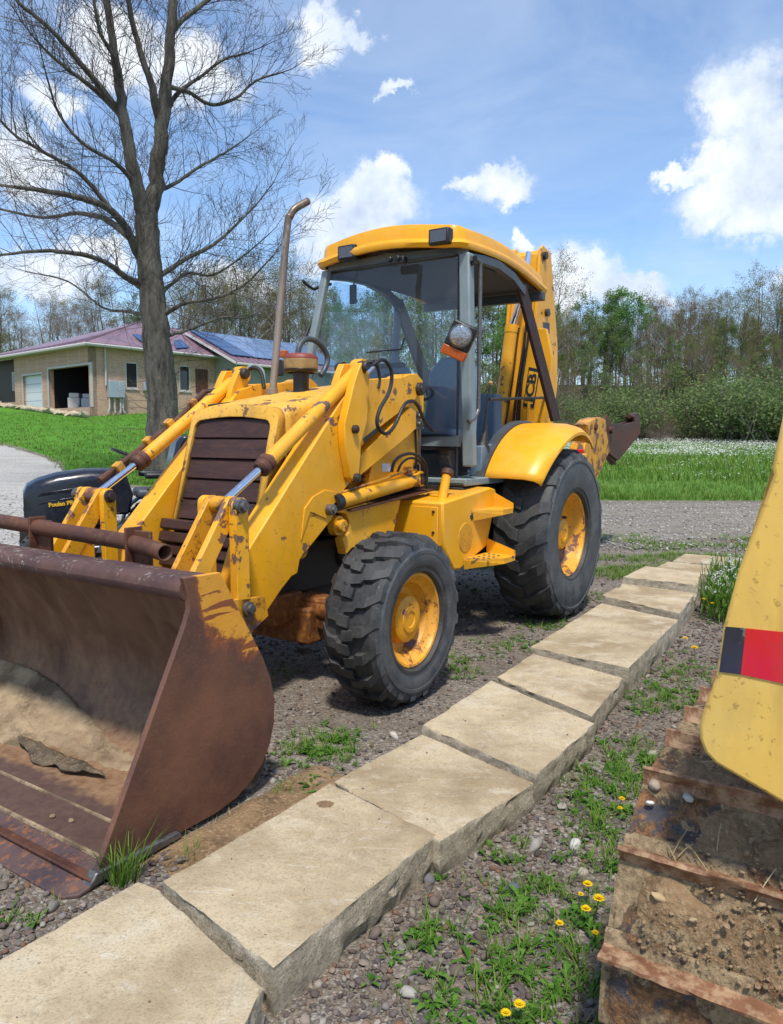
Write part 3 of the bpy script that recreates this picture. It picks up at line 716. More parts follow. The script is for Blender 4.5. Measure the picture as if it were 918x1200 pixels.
# inspection disc on the flank
dc = T(546, 630, 'y', .752)
P('inspection_disc', MB().lathe([(0, .004), (.095, .004), (.10, 0)], (dc.x, .750, dc.z), (0, 1, 0), 30), 'yellow_rusty', tank)
ho = T(553, 605, 'y', .75)
P('hole_plug', MB().lathe([(0, .002), (.010, .004), (.022, .004), (.024, 0)], (ho.x, .751, ho.z), (0, 1, 0), 16), ('black'), tank)
def step(zc, x0, x1, out, name, d=.0):
    s = MB()
    # folded tread: triangular gusset, flat tread with upturned edge
    s.slab([(x0, .751, zc), (x1, .751, zc), (x1, out, zc-.002), (x0+(x1-x0)*.52, out, zc-.002)], (0, 0, -.012))
    s.slab([(x0, .751, zc-.012), (x0+(x1-x0)*.52, out, zc-.012), (x0+(x1-x0)*.52, out, zc-.038), (x0-.02, .751, zc-.075)], (-.006, -.006, 0))
    s.slab([(x0+(x1-x0)*.52, out, zc-.012), (x1, out, zc-.012), (x1, out, zc-.036), (x0+(x1-x0)*.52, out, zc-.038)], (0, -.008, 0))
    s.slab([(x1, .751, zc-.012), (x1, out, zc-.012), (x1, out, zc+.03), (x1, .751, zc+.10)], (-.006, 0, 0))
    return P(name, s, 'yellow')
a = T(553, 595, 'y', .75); b = T(600, 600, 'y', .90)
step(T(577, 601, 'y', .90).z+.01, a.x, b.x-.02, .90, 'upper_step')
a = T(541, 655, 'y', .75); b = T(606, 654, 'y', .97)
ls = step(T(580, 660, 'y', .96).z+.015, a.x-.02, b.x+.02, .965, 'lower_step', 1)
for i in range(3):
    for j in range(4):
        P('tread_stud', MB().lathe([(0, .006), (.006, .006), (.010, 0)], (b.x+.08+.075*j+.02*i, .80+.045*i, T(580, 660, 'y', .96).z+.015), (0, 0, 1), 8), 'pin', ls)
f0 = T(518, 578, 'y', .66); f1 = T(524, 556, 'y', .66)
P('filler_neck', MB().cyl((f0.x, .66, f0.z-.05), (f1.x, .66, f1.z), .030, 16), 'yellow')
P('filler_cap', MB().lathe([(0, .038), (.034, .038), (.041, .03), (.042, .0), (.03, -.004), (0, -.004)], (f1.x, .66, f1.z-.004), (f1.x-f0.x, 0, f1.z-f0.z), 20), 'rust')
# ledge along the chassis under the ram
l0 = T(410, 597, 'y', .52); l1 = T(505, 573, 'y', .52)
P('chassis_ledge', MB().slab([(l0.x, .46, l0.z), (l1.x, .46, l1.z), (l1.x, .54, l1.z), (l0.x, .54, l0.z)], (0, 0, -.012)), 'rust')
P('side_plate_upper', MB().prism(poly([(412, 606), (519, 592), (519, 640), (458, 645), (448, 600)], .40), .34, .40), 'yellow', bevel=.004)

# ---- loader arms (outer face measured on the left one, mirrored for the right one)
arm_px = [(431, 444), (455, 443), (472, 442), (480, 438), (489, 438), (496, 446), (497, 458), (482, 473), (447, 500), (424, 523), (421, 562), (411, 566), (404, 574),
          (389, 609), (352, 656), (349, 672), (342, 676), (331, 690), (294, 745), (286, 728), (279, 712), (278, 690), (291, 645), (318, 602), (344, 560), (397, 475), (412, 452)]
brace_px = [(481, 477), (488, 482), (488, 502), (478, 512), (422, 558), (423, 534), (446, 511)]
def side(s, y0, y1): return (s*y0, s*y1) if s > 0 else (s*y1, s*y0)
for s in (1, -1):
    a0, a1 = side(s, .365, .50)
    arm = P('loader_arm', MB().prism(poly(arm_px, .50), a0, a1), 'yellow', bevel=.006)
    b0, b1 = side(s, .38, .49)
    P('arm_brace', MB().prism(poly(brace_px, .49), b0, b1), 'yellow', arm, bevel=.004)
    # raised boss plate on the arm's flank near the ram eye
    bs = poly([(363, 600), (352, 634), (356, 596), (366, 582), (380, 574), (392, 576), (398, 588), (392, 600), (382, 608)], .50)
    b0, b1 = side(s, .499, .507); P('stiffener', MB().prism(bs, b0, b1), 'yellow', arm, bevel=.003)
    def pinat(u, v, y, r, name='pin', l=.03, mtl='pin'):
        q = T(u, v, 'y', y)
        return P(name, MB().lathe([(0, l), (r*.55, l), (r*.6, l*.8), (r*.95, l*.75), (r, l*.5), (r, -.02)], (q.x, s*y, q.z), (0, s, 0), 20), mtl, arm)
    pinat(491, 456, .50, .042, l=.035)
    pinat(385, 597, .507, .030, 'pin', .05, 'steel'); pinat(415, 503, .55, .024); pinat(417, 560, .55, .026)
    # ram bracket (tall plate) carrying the tipping ram head
    tp = poly([(424, 425), (432, 425), (433, 446), (431, 493), (423, 521), (423, 534), (421, 560), (416, 565), (411, 560), (405, 522), (404, 497), (408, 480), (416, 447), (421, 432)], .55)
    b0, b1 = side(s, .501, .55); br = P('ram_bracket', MB().prism(tp, b0, b1), 'yellow_clean', arm, bevel=.005)
    y0_, y1_ = side(s, .385, .43)
    P('ram_bracket', MB().prism([(x, z) for x, z in poly([(424, 425), (432, 425), (433, 446), (432, 470), (412, 470), (416, 447), (421, 432)], .55)], y0_, y1_), 'yellow', arm, bevel=.005)
    pq_ = T(428, 430, 'y', .55); P('pin', MB().lathe([(0, .03), (.028, .03), (.034, .02), (.034, -.02)], (pq_.x, s*.385, pq_.z), (0, -s, 0), 20), 'pin', arm)
    if s > 0:
        q0 = T(427, 512, 'y', .56); q1 = T(443, 501, 'y', .56)
        dx = (q1-q0)
        P('decal', MB().slab([(T(u, v, 'y', .502).x, .501, T(u, v, 'y', .502).z) for u, v in ((426, 514), (443, 500), (444, 504), (427, 519))], (0, .002, 0)), 'black', arm)
        mt = basis((0, 0, 0), (q1-q0), (0, 0, 1)); 
    # tipping ram
    top = T(427, 429, 'y', .50); end = T(311, 547, 'y', .48); low = T(282, 593, 'y', .59)
    yc = s*.468
    A = Vector((top.x+.0, yc, top.z-.01)); B = Vector((end.x, yc, end.z)); C_ = Vector((low.x, yc, low.z)); d = (B-A).normalized()
    ram = P('tipping_ram', MB().cyl(A, B, .038, 24).lathe([(0, 0), (.05, 0), (.052, .01), (.052, .07), (.0, .07)], A+Vector((0, -.035*1, 0)), (0, 1, 0), 20), 'yellow')
    P('gland', MB().lathe([(.02, .03), (.036, .03), (.046, .02), (.048, -.005), (.044, -.012), (.050, -.02), (.050, -.045), (.044, -.05)], B, d, 24), 'rust', ram)
    P('ram_rod', MB().cyl(B-d*.05, C_, .0195, 20), 'chrome', ram)
    pq = T(428, 430, 'y', .55)
    P('pin', MB().lathe([(0, .02), (.028, .02), (.034, .012), (.034, -.04)], (pq.x, s*.553, pq.z), (0, s, 0), 20), 'pin', ram)
    # lever linkage: boss, two arm levers, two bucket links
    lk = MB(); lk.lathe([(0, -.075), (.036, -.075), (.040, -.065), (.040, .10), (0, .10)], C_, (0, s, 0), 24)
    lever = P('linkage_boss', lk, 'yellow_rusty')
    def bar2(p, q, w0, w1, y0, y1, name, mtl='yellow'):
        p = Vector((p[0], 0, p[1])); q = Vector((q[0], 0, q[1])); d = (q-p).normalized(); nrm = Vector((d.z, 0, -d.x))
        pts = []
        for k in range(9):
            a = pi*k/8; pts.append(p - d*sin(a)*w0 + nrm*cos(a)*w0)
        for k in range(9):
            a = pi*k/8; pts.append(q + d*sin(a)*w1 - nrm*cos(a)*w1)
        o = MB().prism([(v.x, v.z) for v in pts], min(y0, y1), max(y0, y1)).build(name, M[mtl], lever, .004); return o
    ap = T(287, 714, 'y', .60); hz = (low.x, low.z)
    bar2(hz, (ap.x, ap.z), .040, .042, s*.553, s*.60, 'lever_plate', 'yellow')
    bar2(hz, (ap.x, ap.z+.0), .040, .040, s*.350, s*.385, 'lever_plate', 'yellow')
    hitch = (3.41, .60)
    bar2(hz, hitch, .042, .045, s*.515, s*.548, 'bucket_link', 'yellow')
    bar2(hz, hitch, .042, .045, s*.395, s*.425, 'bucket_link', 'yellow_rusty')
    for (u, v, yy, r) in ((282, 593, .603, .034), (290, 713, .603, .034)):
        q = T(u, v, 'y', .60)
        P('pin', MB().lathe([(0, .034), (r*.62, .034), (r*.66, .028), (r*.66, .016), (r, .014), (r, -.02)], (q.x, s*yy, q.z), (0, s, 0), 12), 'steel', lever)
    for (u, v, yy, r) in ((282, 593, .350, .034), (290, 713, .350, .030)):
        q = T(u, v, 'y', .59)
        P('pin', MB().lathe([(0, .03), (r*.62, .03), (r*.66, .024), (r*.66, .014), (r, .012), (r, -.02)], (q.x, s*yy, q.z), (0, -s, 0), 12), 'pin', lever)
    # lift ram, under the arm
    u0 = T(490, 561, 'y', .50); u1 = T(394, 589, 'y', .50); u2 = T(386, 597, 'y', .50)
    y5 = s*.50; A = Vector((u0.x, y5, u0.z)); B = Vector((u1.x, y5, u1.z)); d = (B-A).normalized()
    lr = P('lift_ram', MB().cyl(A, B, .043, 24).lathe([(0, -.03), (.05, -.03), (.05, .03), (0, .03)], A, (0, 1, 0), 20), 'yellow')
    P('ram_pipe', MB().tube([A+Vector((.02, 0, .055)), A+Vector((.1, s*.01, .065)), A+d*.35+Vector((0, s*.01, .062)), B+Vector((-.02, 0, .05))], .0075, 8).box(A+Vector((.12, 0, .055)), (.05, .04, .05)), 'yellow_rusty', lr)
    P('gland', MB().lathe([(.03, .02), (.046, .02), (.048, .0), (.048, -.03)], B, d, 24), 'black', lr)
    P('ram_rod', MB().cyl(B-d*.04, Vector((u2.x-.01, y5, u2.z)), .022, 16), 'chrome', lr)
    P('pin', MB().lathe([(0, .05), (.018, .05), (.036, .045), (.036, -.02)], A, (0, s, 0), 20), 'pin', lr)
# cross members between the arms
P('arm_cross_tube', MB().cyl((2.52, -.47, .78), (2.52, .47, .78), .05, 18), 'yellow_rusty')
# brown levelling rod on the far arm, clipped to the ram
q0 = T(117, 563, 'y', -.55); q1 = T(203, 497, 'y', -.55); q2 = T(240, 459, 'y', -.55)
rod = P('levelling_rod', MB().tube([(q0.x, -.55, q0.z), (q1.x, -.55, q1.z), (q2.x, -.55, q2.z)], .018, 10), 'rust')
for t in (.15, .42, .62, .86):
    a = Vector((q0.x, -.535, q0.z)).lerp(Vector((q2.x, -.535, q2.z)), t)
    P('clip', MB().box(a+Vector((0, 0, -.012)), (.05, .05, .06), Matrix.Rotation(.6, 3, 'Y')), 'yellow_rusty', rod, bevel=.006)
P('rod_spring', MB().tube([Vector((q2.x, -.55, q2.z)), Vector((q2.x-.12, -.46, q2.z+.03)), T(283, 440, 'y', -.47)], .012, 8), 'pin', rod)
# arm pedestals (upright towers that carry the arm pivots)
for s in (1, -1):
    y0, y1 = side(s, .40, .45)
    P('arm_pedestal', MB().prism(poly([(489, 450), (497, 452), (497, 480), (482, 560), (430, 575), (442, 520), (470, 490)], .45), y0, y1), 'yellow', bevel=.004)
P('label_plate', MB().slab([(T(u, v, 'y', .45).x, .451, T(u, v, 'y', .45).z) for u, v in ((447, 543), (457, 543), (458, 552), (448, 553))], (0, .003, 0)), 'white')

# ---- hoses
def hose(px, r=.011, name='hose', mtl='hose'):
    return P(name, MB().tube(curve([T(u, v, 'y', y) for u, v, y in px], 8), r, 10), mtl)
hose([(435, 432, .60), (441, 425, .62), (450, 422, .63), (458, 432, .64), (459, 447, .64), (455, 462, .64), (446, 478, .64), (442, 492, .64), (444, 502, .64), (451, 508, .64), (458, 505, .64), (465, 494, .63), (472, 478, .63), (478, 471, .62), (486, 471, .60), (492, 480, .57), (497, 492, .54), (507, 505, .50)])
hose([(434, 426, .50), (439, 424, .50), (443, 432, .50), (445, 444, .50), (443, 455, .50)], .010)
P('hose_fitting', MB().cyl(T(431, 437, 'y', .60), T(438, 430, 'y', .61), .011, 10), 'chrome')
hose([(459, 553, .52), (463, 540, .54), (473, 533, .56), (485, 532, .57), (495, 538, .57), (500, 550, .56), (500, 568, .55)], .010)
hose([(466, 553, .50), (471, 543, .52), (480, 537, .53), (490, 539, .53), (496, 548, .53), (498, 562, .53)], .008)
hose([(310, 455, -.3), (306, 436, -.35), (298, 431, -.40), (290, 434, -.45)], .012)
hose([(282, 452, -.47), (286, 436, -.47), (297, 428, -.45), (308, 434, -.40), (310, 450, -.35)], .009, mtl='cabgrey')
for i, (u, yy) in enumerate(((479, .42), (483, .44), (487, .46), (491, .48))):
    hose([(u, 500, yy), (u+1, 530, yy), (u+1, 562, yy)], .007, 'hydraulic_line', 'steel' if i % 2 else 'hose')
vb = T(486, 493, 'y', .46)
P('valve_block', MB().box((vb.x-.0, .44, vb.z), (.09, .09, .12)).cyl((vb.x+.0, .49, vb.z+.03), (vb.x, .51, vb.z+.03), .016, 10).cyl((vb.x, .48, vb.z-.02), (vb.x, .51, vb.z-.02), .014, 10), 'steel', bevel=.008)

# ---- hood
def hood_ring(x, hw, zb, zt_, r, n=6, crown=.02):
    pts = [(x, -hw, zb)]
    for k in range(n+1):
        a = pi - (pi/2)*k/n; pts.append((x, -hw+r+cos(a)*r, zt_-r+sin(a)*r))
    for k in range(1, 6):
        t = k/6; pts.append((x, (-hw+r)*(1-t)+(hw-r)*t, zt_+crown*sin(pi*t)))
    for k in range(n+1):
        a = pi/2-(pi/2)*k/n; pts.append((x, hw-r+cos(a)*r, zt_-r+sin(a)*r))
    pts.append((x, hw, zb)); return [Vector(p) for p in pts]
hh = MB(); rings = []
for x, hw, zb, z1, r in ((1.12, .345, 1.20, 1.735, .05), (1.5, .343, 1.14, 1.70, .05), (1.9, .338, .98, 1.645, .05), (2.15, .334, .90, 1.60, .05), (2.36, .332, .86, 1.565, .055), (2.44, .330, .86, 1.545, .06), (2.49, .328, .86, 1.525, .065)):
    rings.append(hood_ring(x, hw, zb, z1, r))
hh.grid(rings)
# slanted nose: outer frame ring to the inset grille opening
def nose(dx, inset_, push):
    out = []
    for p in rings[-1]:
        t = (1.525-p.z)/(1.525-.86); t = max(0, t)
        q = Vector((2.53+dx+t*.185, p.y, p.z))
        if inset_:
            q.y *= (.33-inset_)/.33; q.z = .90+(q.z-.86)*((1.525-.055)-.90)/(1.525-.86); q.x = 2.53+dx+((1.525-q.z)/(1.525-.86))*.185
        out.append(q)
    return out
hh2 = [rings[-1], nose(-.008, 0, 0), nose(0, .02, 0), nose(0, .034, 0), nose(-.03, .038, 0)]
hh.grid(hh2)
hood = P('hood', hh, 'yellow_hood', ang=50, recalc=False)
sol = hood.modifiers.new('solid', 'SOLIDIFY'); sol.thickness = .006; sol.offset = -1
P('hood_seam', MB().tube([(2.44, -.30, 1.553), (2.43, -.2, 1.563), (2.41, 0, 1.572), (2.40, .15, 1.572)], .006, 6), 'black', hood)
P('radiator', MB().slab([(2.45, -.29, 1.47), (2.45, .29, 1.47), (2.64, .29, .90), (2.64, -.29, .90)], (-.03, 0, 0)), 'black', hood)
ns = 5
for i in range(ns):
    t0 = i/ns; t1 = (i+1)/ns
    z0 = 1.472-(1.472-.910)*t0; z1 = 1.472-(1.472-.910)*t1
    def gx(z): return 2.53+((1.525-z)/(1.525-.86))*.185
    s = MB(); jit = R.uniform(-.004, .004)
    pts = [(gx(z0)-.028, z0+.004), (gx(z0)-.013, z0-.004), (gx(z1)-.006+jit, z1+.008), (gx(z1)-.018, z1+.004), (gx(z1)-.026, z1+.008), (gx(z0)-.04, z0-.014)]
    s.slab([(x, -.288, z) for x, z in pts], (0, .576, 0))
    P('grille_slat', s, 'grille', hood, bevel=.003)
# lower grille with bumper bars, torn top edge
lg = MB()
for i, z in enumerate((.885, .815, .745, .68)):
    lg = MB().box((2.745+.012*(i > 0), -.03, z), (.055, .64, .060), Matrix.Rotation(-.25, 3, 'Y')); P('bumper_bar', lg, 'grille', bevel=.01)
P('bumper_backing', MB().bb(2.62, 2.70, -.32, .27, .60, .90).bb(2.60, 2.70, .22, .33, .60, .87), 'grille', bevel=.006)
P('nose_bracket', MB().box((2.70, .30, .87), (.10, .07, .03)).box((2.66, .325, .82), (.12, .03, .10)), 'yellow_rusty', bevel=.006)
# open side bay, latch and handle
sb = poly([(366, 516), (382, 505), (382, 470), (372, 474)], .345)
P('engine_side_panel', MB().prism([(2.30, 1.45), (1.62, 1.52), (1.62, 1.18), (2.30, 1.05)], .338, .352), 'yellow_rusty', hood, bevel=.004)
lt = T(342, 536, 'y', .36)
P('latch_slot', MB().bb(lt.x-.012, lt.x+.012, .33, .356, lt.z, lt.z+.07), 'black', hood, bevel=.003)
lt = T(342, 551, 'y', .36); P('latch', MB().box((lt.x, .345, lt.z), (.03, .03, .05)), 'black', hood, bevel=.006)
# ---- exhaust stack, pre-cleaner
s0 = T(319, 458, 'y', -.12); s1 = T(337, 265, 'y', -.12); s2 = T(349, 236, 'y', -.12)
base = Vector((s0.x, -.12, s0.z-.05)); r_ = .0225
st = MB(); d1 = Vector((s1.x, -.12, s1.z)); bend = curve([base, base.lerp(d1, .5), d1, d1+Vector((-.015, .01, .06)), d1+Vector((-.045, .025, .11)), Vector((s2.x-.03, -.06, s2.z+.0))], 8)
st.tube(bend, r_, 24, False)
stk = P('exhaust_stack', st, 'stack', ang=60); so = stk.modifiers.new('solid', 'SOLIDIFY'); so.thickness = .003
P('stack_collar', MB().lathe([(.025, 0), (.036, .0), (.036, .03), (.026, .035)], base+Vector((0, 0, .03)), (0, 0, 1), 20), 'stack', stk)
pc = T(353, 445, 'y', .03); pz = pc.z; px_ = pc.x
pcl = P('pre_cleaner', MB().lathe([(0, .055), (.094, .050), (.098, .058), (.102, .075), (.104, .118), (.100, .124), (.0, .124)], (px_, .03, pz), (0, 0, 1), 36), 'tan')
P('pre_cleaner_cap', MB().lathe([(0, .158), (.07, .154), (.096, .142), (.104, .128), (.104, .122), (0, .122)], (px_, .03, pz), (0, 0, 1), 36), 'redcap', pcl)
P('pre_cleaner_band', MB().lathe([(.085, .040), (.098, .045), (.1045, .060), (.1035, .062), (.090, .062)], (px_, .03, pz), (0, 0, 1), 36), 'black', pcl)
P('intake_neck', MB().lathe([(.052, .05), (.048, .0), (.047, -.07), (.065, -.075), (.065, -.09)], (px_, .03, pz), (0, 0, 1), 24), 'black', pcl)

# ---- bucket
bpoly = [(3.87, .90), (3.70, .895), (3.63, .77), (3.55, .64), (3.485, .53), (3.445, .44), (3.425, .35), (3.43, .26), (3.455, .18), (3.50, .115), (3.56, .07), (3.64, .038), (3.74, .022), (4.24, .022), (4.22, .06), (3.865, .74), (3.845, .79), (3.85, .84)]
bk = bpy.data.objects.new('bucket', None); COL.objects.link(bk); bk.parent = BH
HB = 1.09
for s in (1, -1):
    y0, y1 = side(s, HB-.022, HB)
    P('side_plate', MB().prism(bpoly, y0, y1), 'bucket_side', bk, bevel=.003)
    y0, y1 = side(s, HB-.03, HB+.014)
    P('wear_strip', MB().prism([(3.90, .012), (4.27, .012), (4.24, .05), (3.92, .04)], y0, y1), 'steel', bk, bevel=.006)
prof = [(3.70, .875), (3.62, .765), (3.545, .64), (3.48, .53), (3.44, .44), (3.42, .35), (3.425, .26), (3.45, .178), (3.495, .112), (3.555, .066), (3.635, .034), (3.74, .02), (3.95, .018), (4.20, .018)]
C2 = curve([(x, 0, z) for x, z in prof], 4)
sh = MB(); n = len(C2)
sh.grid([[(q.x, -HB+.02+(2*HB-.04)*k/24, q.z+.004*mnoise.noise(Vector((q.x*3, k*.3, q.z*3)))) for q in C2] for k in range(25)])
shell = P('bowl', sh, 'bucket_in', bk, ang=60, recalc=False)
so = shell.modifiers.new('solid', 'SOLIDIFY'); so.thickness = .016; so.offset = 0
# rounded top lip beam
lp = MB(); sec = []
for k in range(20):
    a = 2*pi*k/20; sx = .088*(abs(cos(a))**.7)*(1 if cos(a) > 0 else -1); sz = .042*(abs(sin(a))**.7)*(1 if sin(a) > 0 else -1)
    sec.append((3.785+sx, .853+sz))
lp.slab([(x, HB-.021, z) for x, z in sec], (0, .004, 0)); lp.slab([(x, -HB+.021, z) for x, z in sec], (0, -.004, 0))
rows_ = [[(x, -HB+.02+(2*HB-.04)*k/40, z+.003*mnoise.noise(Vector((k*.5, x*9, z*9)))) for x, z in sec+[sec[0]]] for k in range(41)]
lp.grid(rows_); P('top_lip', lp, 'lip', bk, ang=60)
# bolted cutting edge
P('cutting_edge', MB().slab([(4.16, -HB-.012, .034), (4.16, HB+.012, .034), (4.30, HB+.012, .014), (4.335, HB-.03, .008), (4.335, -HB+.03, .008), (4.30, -HB-.012, .014)], (0, 0, -.014)), 'edge', bk, bevel=.004)
P('edge_weld', MB().tube([(4.165, -HB+.02, .036), (4.165, HB-.02, .036)], .009, 6), 'sand', bk)
P('floor_seam', MB().tube([(3.99, -HB+.03, .026), (3.99, HB-.03, .026)], .007, 6), 'sand', bk)
P('edge_rim', MB().bb(4.23, 4.26, -HB-.005, HB+.005, .024, .036), 'rust', bk, bevel=.004)
# gusset plates on the back for the hitch
for s in (1, -1):
    for yy in (.44, .58):
        y0, y1 = side(s, yy, yy+.02)
        P('hitch_plate', MB().prism([(3.44, .60), (3.36, .66), (2.95, .62), (2.92, .52), (3.05, .46), (3.41, .40), (3.45, .50)], y0, y1), 'yellow_rusty', bk, bevel=.004)
# pipe rail and its upright brackets on the lip
q = T(222, 655, 'x', 3.66)
pr = MB().tube([(3.66, -HB-.05, .992), (3.66, -.2, .972), (3.655, .55, .952), (3.67, .66, .945), (3.70, .80, .938)], .033, 20, False)
rl = P('rail_pipe', pr, 'rust', bk, ang=60); so = rl.modifiers.new('solid', 'SOLIDIFY'); so.thickness = .006
for yy in (-.10, .555):
    P('rail_bracket', MB().bb(3.615, 3.695, yy, yy+.012, .86, 1.015).bb(3.645, 3.66, yy+.012, yy+.11, .86, 1.003), 'rust', bk, bevel=.003)
# ---- cab
CB = bpy.data.objects.new('cab', None); COL.objects.link(CB); CB.parent = BH
def pillar(pts, w, name, mtl='cabgrey', bev=.012):
    """square-section post through the points"""
    mb = MB(); pts = [Vector(p) for p in pts]; vs = []; fs = []
    wx, wy = w
    for p in pts: vs += [p+Vector((-wx, -wy, 0)), p+Vector((wx, -wy, 0)), p+Vector((wx, wy, 0)), p+Vector((-wx, wy, 0))]
    for i in range(len(pts)-1):
        for k in range(4): fs.append((i*4+k, i*4+(k+1) % 4, i*4+4+(k+1) % 4, i*4+4+k))
    fs += [(3, 2, 1, 0), tuple(range(len(vs)-4, len(vs)))]
    return P(name, mb.add(vs, fs), mtl, CB, bevel=bev)
YL = .60; YR = -.53
pillar([(.97, YL, 2.60), (.965, YL+.02, 1.9), (.95, YL+.04, 1.18)], (.040, .040), 'front_pillar')
pillar([(1.03, YR, 2.60), (1.12, YR-.06, 2.1), (1.20, YR-.10, 1.60)], (.028, .030), 'front_pillar')
P('header_rail', MB().slab([(1.02, YR, 2.645), (1.0, 0, 2.672), (.98, YL, 2.645), (.98, YL, 2.585), (1.0, 0, 2.605), (1.02, YR, 2.585)], (-.05, 0, 0)), 'cabgrey', CB, bevel=.004)
P('windscreen', MB().add([(1.012, YR+.03, 2.59), (1.0, 0, 2.61), (.99, YL-.04, 2.59), (.99, YL-.03, 1.40), (1.07, 0, 1.42), (1.19, YR-.06, 1.60)], [(0, 1, 4, 5), (1, 2, 3, 4)]), 'glass', CB)
P('screen_seal', MB().tube([(1.015, YR+.03, 2.585), (1.003, 0, 2.605), (.993, YL-.045, 2.585), (.993, YL-.035, 1.395), (1.0, .2, 1.39)], .009, 6), 'black', CB)
P('lower_rail', MB().slab([(.99, YL-.03, 1.385), (.99, .18, 1.385), (.99, .18, 1.315), (.99, YL-.03, 1.315)], (-.045, 0, 0)), 'cabgrey', CB, bevel=.004)
P('toe_window', MB().slab([(.985, YL-.045, 1.29), (.985, .16, 1.29), (.985, .16, .99), (.985, YL-.045, 1.02)], (-.006, 0, 0)), 'glass', CB)
P('toe_window_frame', MB().tube([(.988, YL-.04, 1.30), (.988, .15, 1.30), (.988, .15, 1.10), (.988, .15, 1.01), (.988, .35, 1.01), (.988, YL-.04, 1.03), (.988, YL-.04, 1.30)], .013, 4), 'black', CB)
P('cab_floor', MB().slab([(1.02, YL+.05, 1.10), (1.02, -.6, 1.10), (-.55, -.6, 1.12), (-.55, YL+.04, 1.12), (.42, YL+.07, 1.10)], (0, 0, -.05)), 'cabgrey', CB, bevel=.008)
sk = MB()
for i in range(5): sk.bb(.30, 1.02, -.45, YL+.04-.012*(i % 2), 1.045-.038*i, 1.078-.038*i)
P('floor_bellows', sk, 'black', CB, bevel=.008)
P('under_cab_box', MB().bb(.0, 1.1, -.45, .52, .55, 1.05), 'dark', CB)
# roof shell: lip ring, shoulder ring, crowned top; front is bowed
def roof_ring(g0, z0, zf, rr):
    pts = []
    xf, xb, yl, yr = 1.10+g0, -.56-g0*.6, .63+g0, -.60-g0
    N = 10
    for k in range(N+1):      # front edge, bowed forward, from right to left
        t = k/N; y = yr+rr+(yl-yr-2*rr)*t; pts.append((xf+.06*sin(pi*t), y, z0+zf+.035*sin(pi*t)))
    for k in range(1, 6):
        a = pi/2*k/6; pts.append((xf-rr+cos(a)*rr, yl-rr+sin(a)*rr, z0+zf*(1-k/6)))
    for k in range(8):
        t = k/7; pts.append((xf-rr+(xb+rr-xf+rr)*t, yl-.05*t*t, z0+.035*sin(pi*t)-.05*t*t))
    for k in range(1, 6):
        a = pi/2*k/6; pts.append((xb+rr-sin(a)*rr, yl-.05-rr+cos(a)*rr, z0-.05))
    for k in range(6):
        t = k/5; pts.append((xb, (yl-.05-rr)*(1-t)+(yr+.05+rr)*t, z0-.05))
    for k in range(1, 6):
        a = pi/2*k/6; pts.append((xb+rr-cos(a)*rr, yr+.05+rr-sin(a)*rr, z0-.05))
    for k in range(8):
        t = 1-k/7; pts.append((xf-rr+(xb+rr-xf+rr)*t, yr+.05*t*t, z0+.035*sin(pi*t)-.05*t*t))
    for k in range(1, 6):
        a = pi/2*k/6; pts.append((xf-rr+sin(a)*rr, yr+rr-cos(a)*rr, z0+zf*(k/6)))
    return [Vector(p) for p in pts]
rg = [roof_ring(-.03, 2.625, .0, .10), roof_ring(0, 2.622, .0, .11), roof_ring(.012, 2.650, .0, .11), roof_ring(0, 2.675, .0, .11), roof_ring(-.025, 2.685, .0, .10), roof_ring(-.032, 2.735, .012, .09), roof_ring(-.042, 2.765, .014, .085), roof_ring(-.075, 2.778, .014, .08)]
for q in rg[5:]:
    pass
rf = MB(); n_ = len(rg[0]); allv = [p for r in rg for p in r]; fs = []
for i in range(len(rg)-1):
    for k in range(n_): fs.append((i*n_+k, i*n_+(k+1) % n_, (i+1)*n_+(k+1) % n_, (i+1)*n_+k))
cz_ = len(allv); allv.append(Vector((.28, .01, 2.80)))
for k in range(n_): fs.append(((len(rg)-1)*n_+k, (len(rg)-1)*n_+(k+1) % n_, cz_))
rf.add(allv, fs); roof = P('roof', rf, 'yellow_clean', CB, ang=50)
P('roof_lining', MB().bb(-.48, 1.02, -.50, .54, 2.588, 2.604), 'headliner', CB)
for yy, lab in ((.40, 0), (-.46, 1)):
    q = T(*((515, 277) if yy > 0 else (407, 296)), 'x', 1.135)
    lp_ = P('roof_light', MB().box((q.x-.02, q.y, q.z), (.07, .155, .105), Matrix.Rotation(.0, 3, 'Z')), 'black', CB, bevel=.012)
    P('lens', MB().box((q.x+.017, q.y, q.z), (.006, .12, .075)), 'lensdark', CB, bevel=.002)
q = T(463, 302, 'x', 1.13)
P('wiper_motor_cover', MB().box((q.x-.02, q.y, q.z-.02), (.06, .15, .05)).cyl((q.x, q.y-.03, q.z-.01), (q.x+.03, q.y-.03, q.z-.01), .018, 12).cyl((q.x, q.y+.035, q.z-.01), (q.x+.03, q.y+.035, q.z-.01), .018, 12), 'black', CB, bevel=.008)
# side frame: curved cant rail and sloped rear post, both sides
def frame(y, mtl, sgn):
    px = [(548, 297), (565, 300), (582, 306), (600, 320), (613, 338)]
    pin_ = [T(u, v, 'y', YL) for u, v in px]
    mb = MB(); out = [(p.x, p.z) for p in pin_]; inn = [(p.x+.01, p.z-.055) for p in pin_]
    for i in range(len(out)-1):
        mb.slab([(out[i][0], y-.025, out[i][1]), (out[i+1][0], y-.025, out[i+1][1]), (inn[i+1][0], y-.025, inn[i+1][1]), (inn[i][0], y-.025, inn[i][1])], (0, .05, 0))
    P('cant_rail', mb, mtl, CB)
    a, b_, c_, d_ = [T(u, v, 'y', YL) for u, v in ((606, 336), (615, 334), (656, 492), (647, 494))]
    P('rear_post', MB().slab([(p.x, y-.015, p.z) for p in (a, b_, c_, d_)], (0, .03, 0)), 'rust_dark' if sgn > 0 else mtl, CB, bevel=.004)
frame(YL, 'cabdark', 1); frame(YR, 'cabdark', -1)
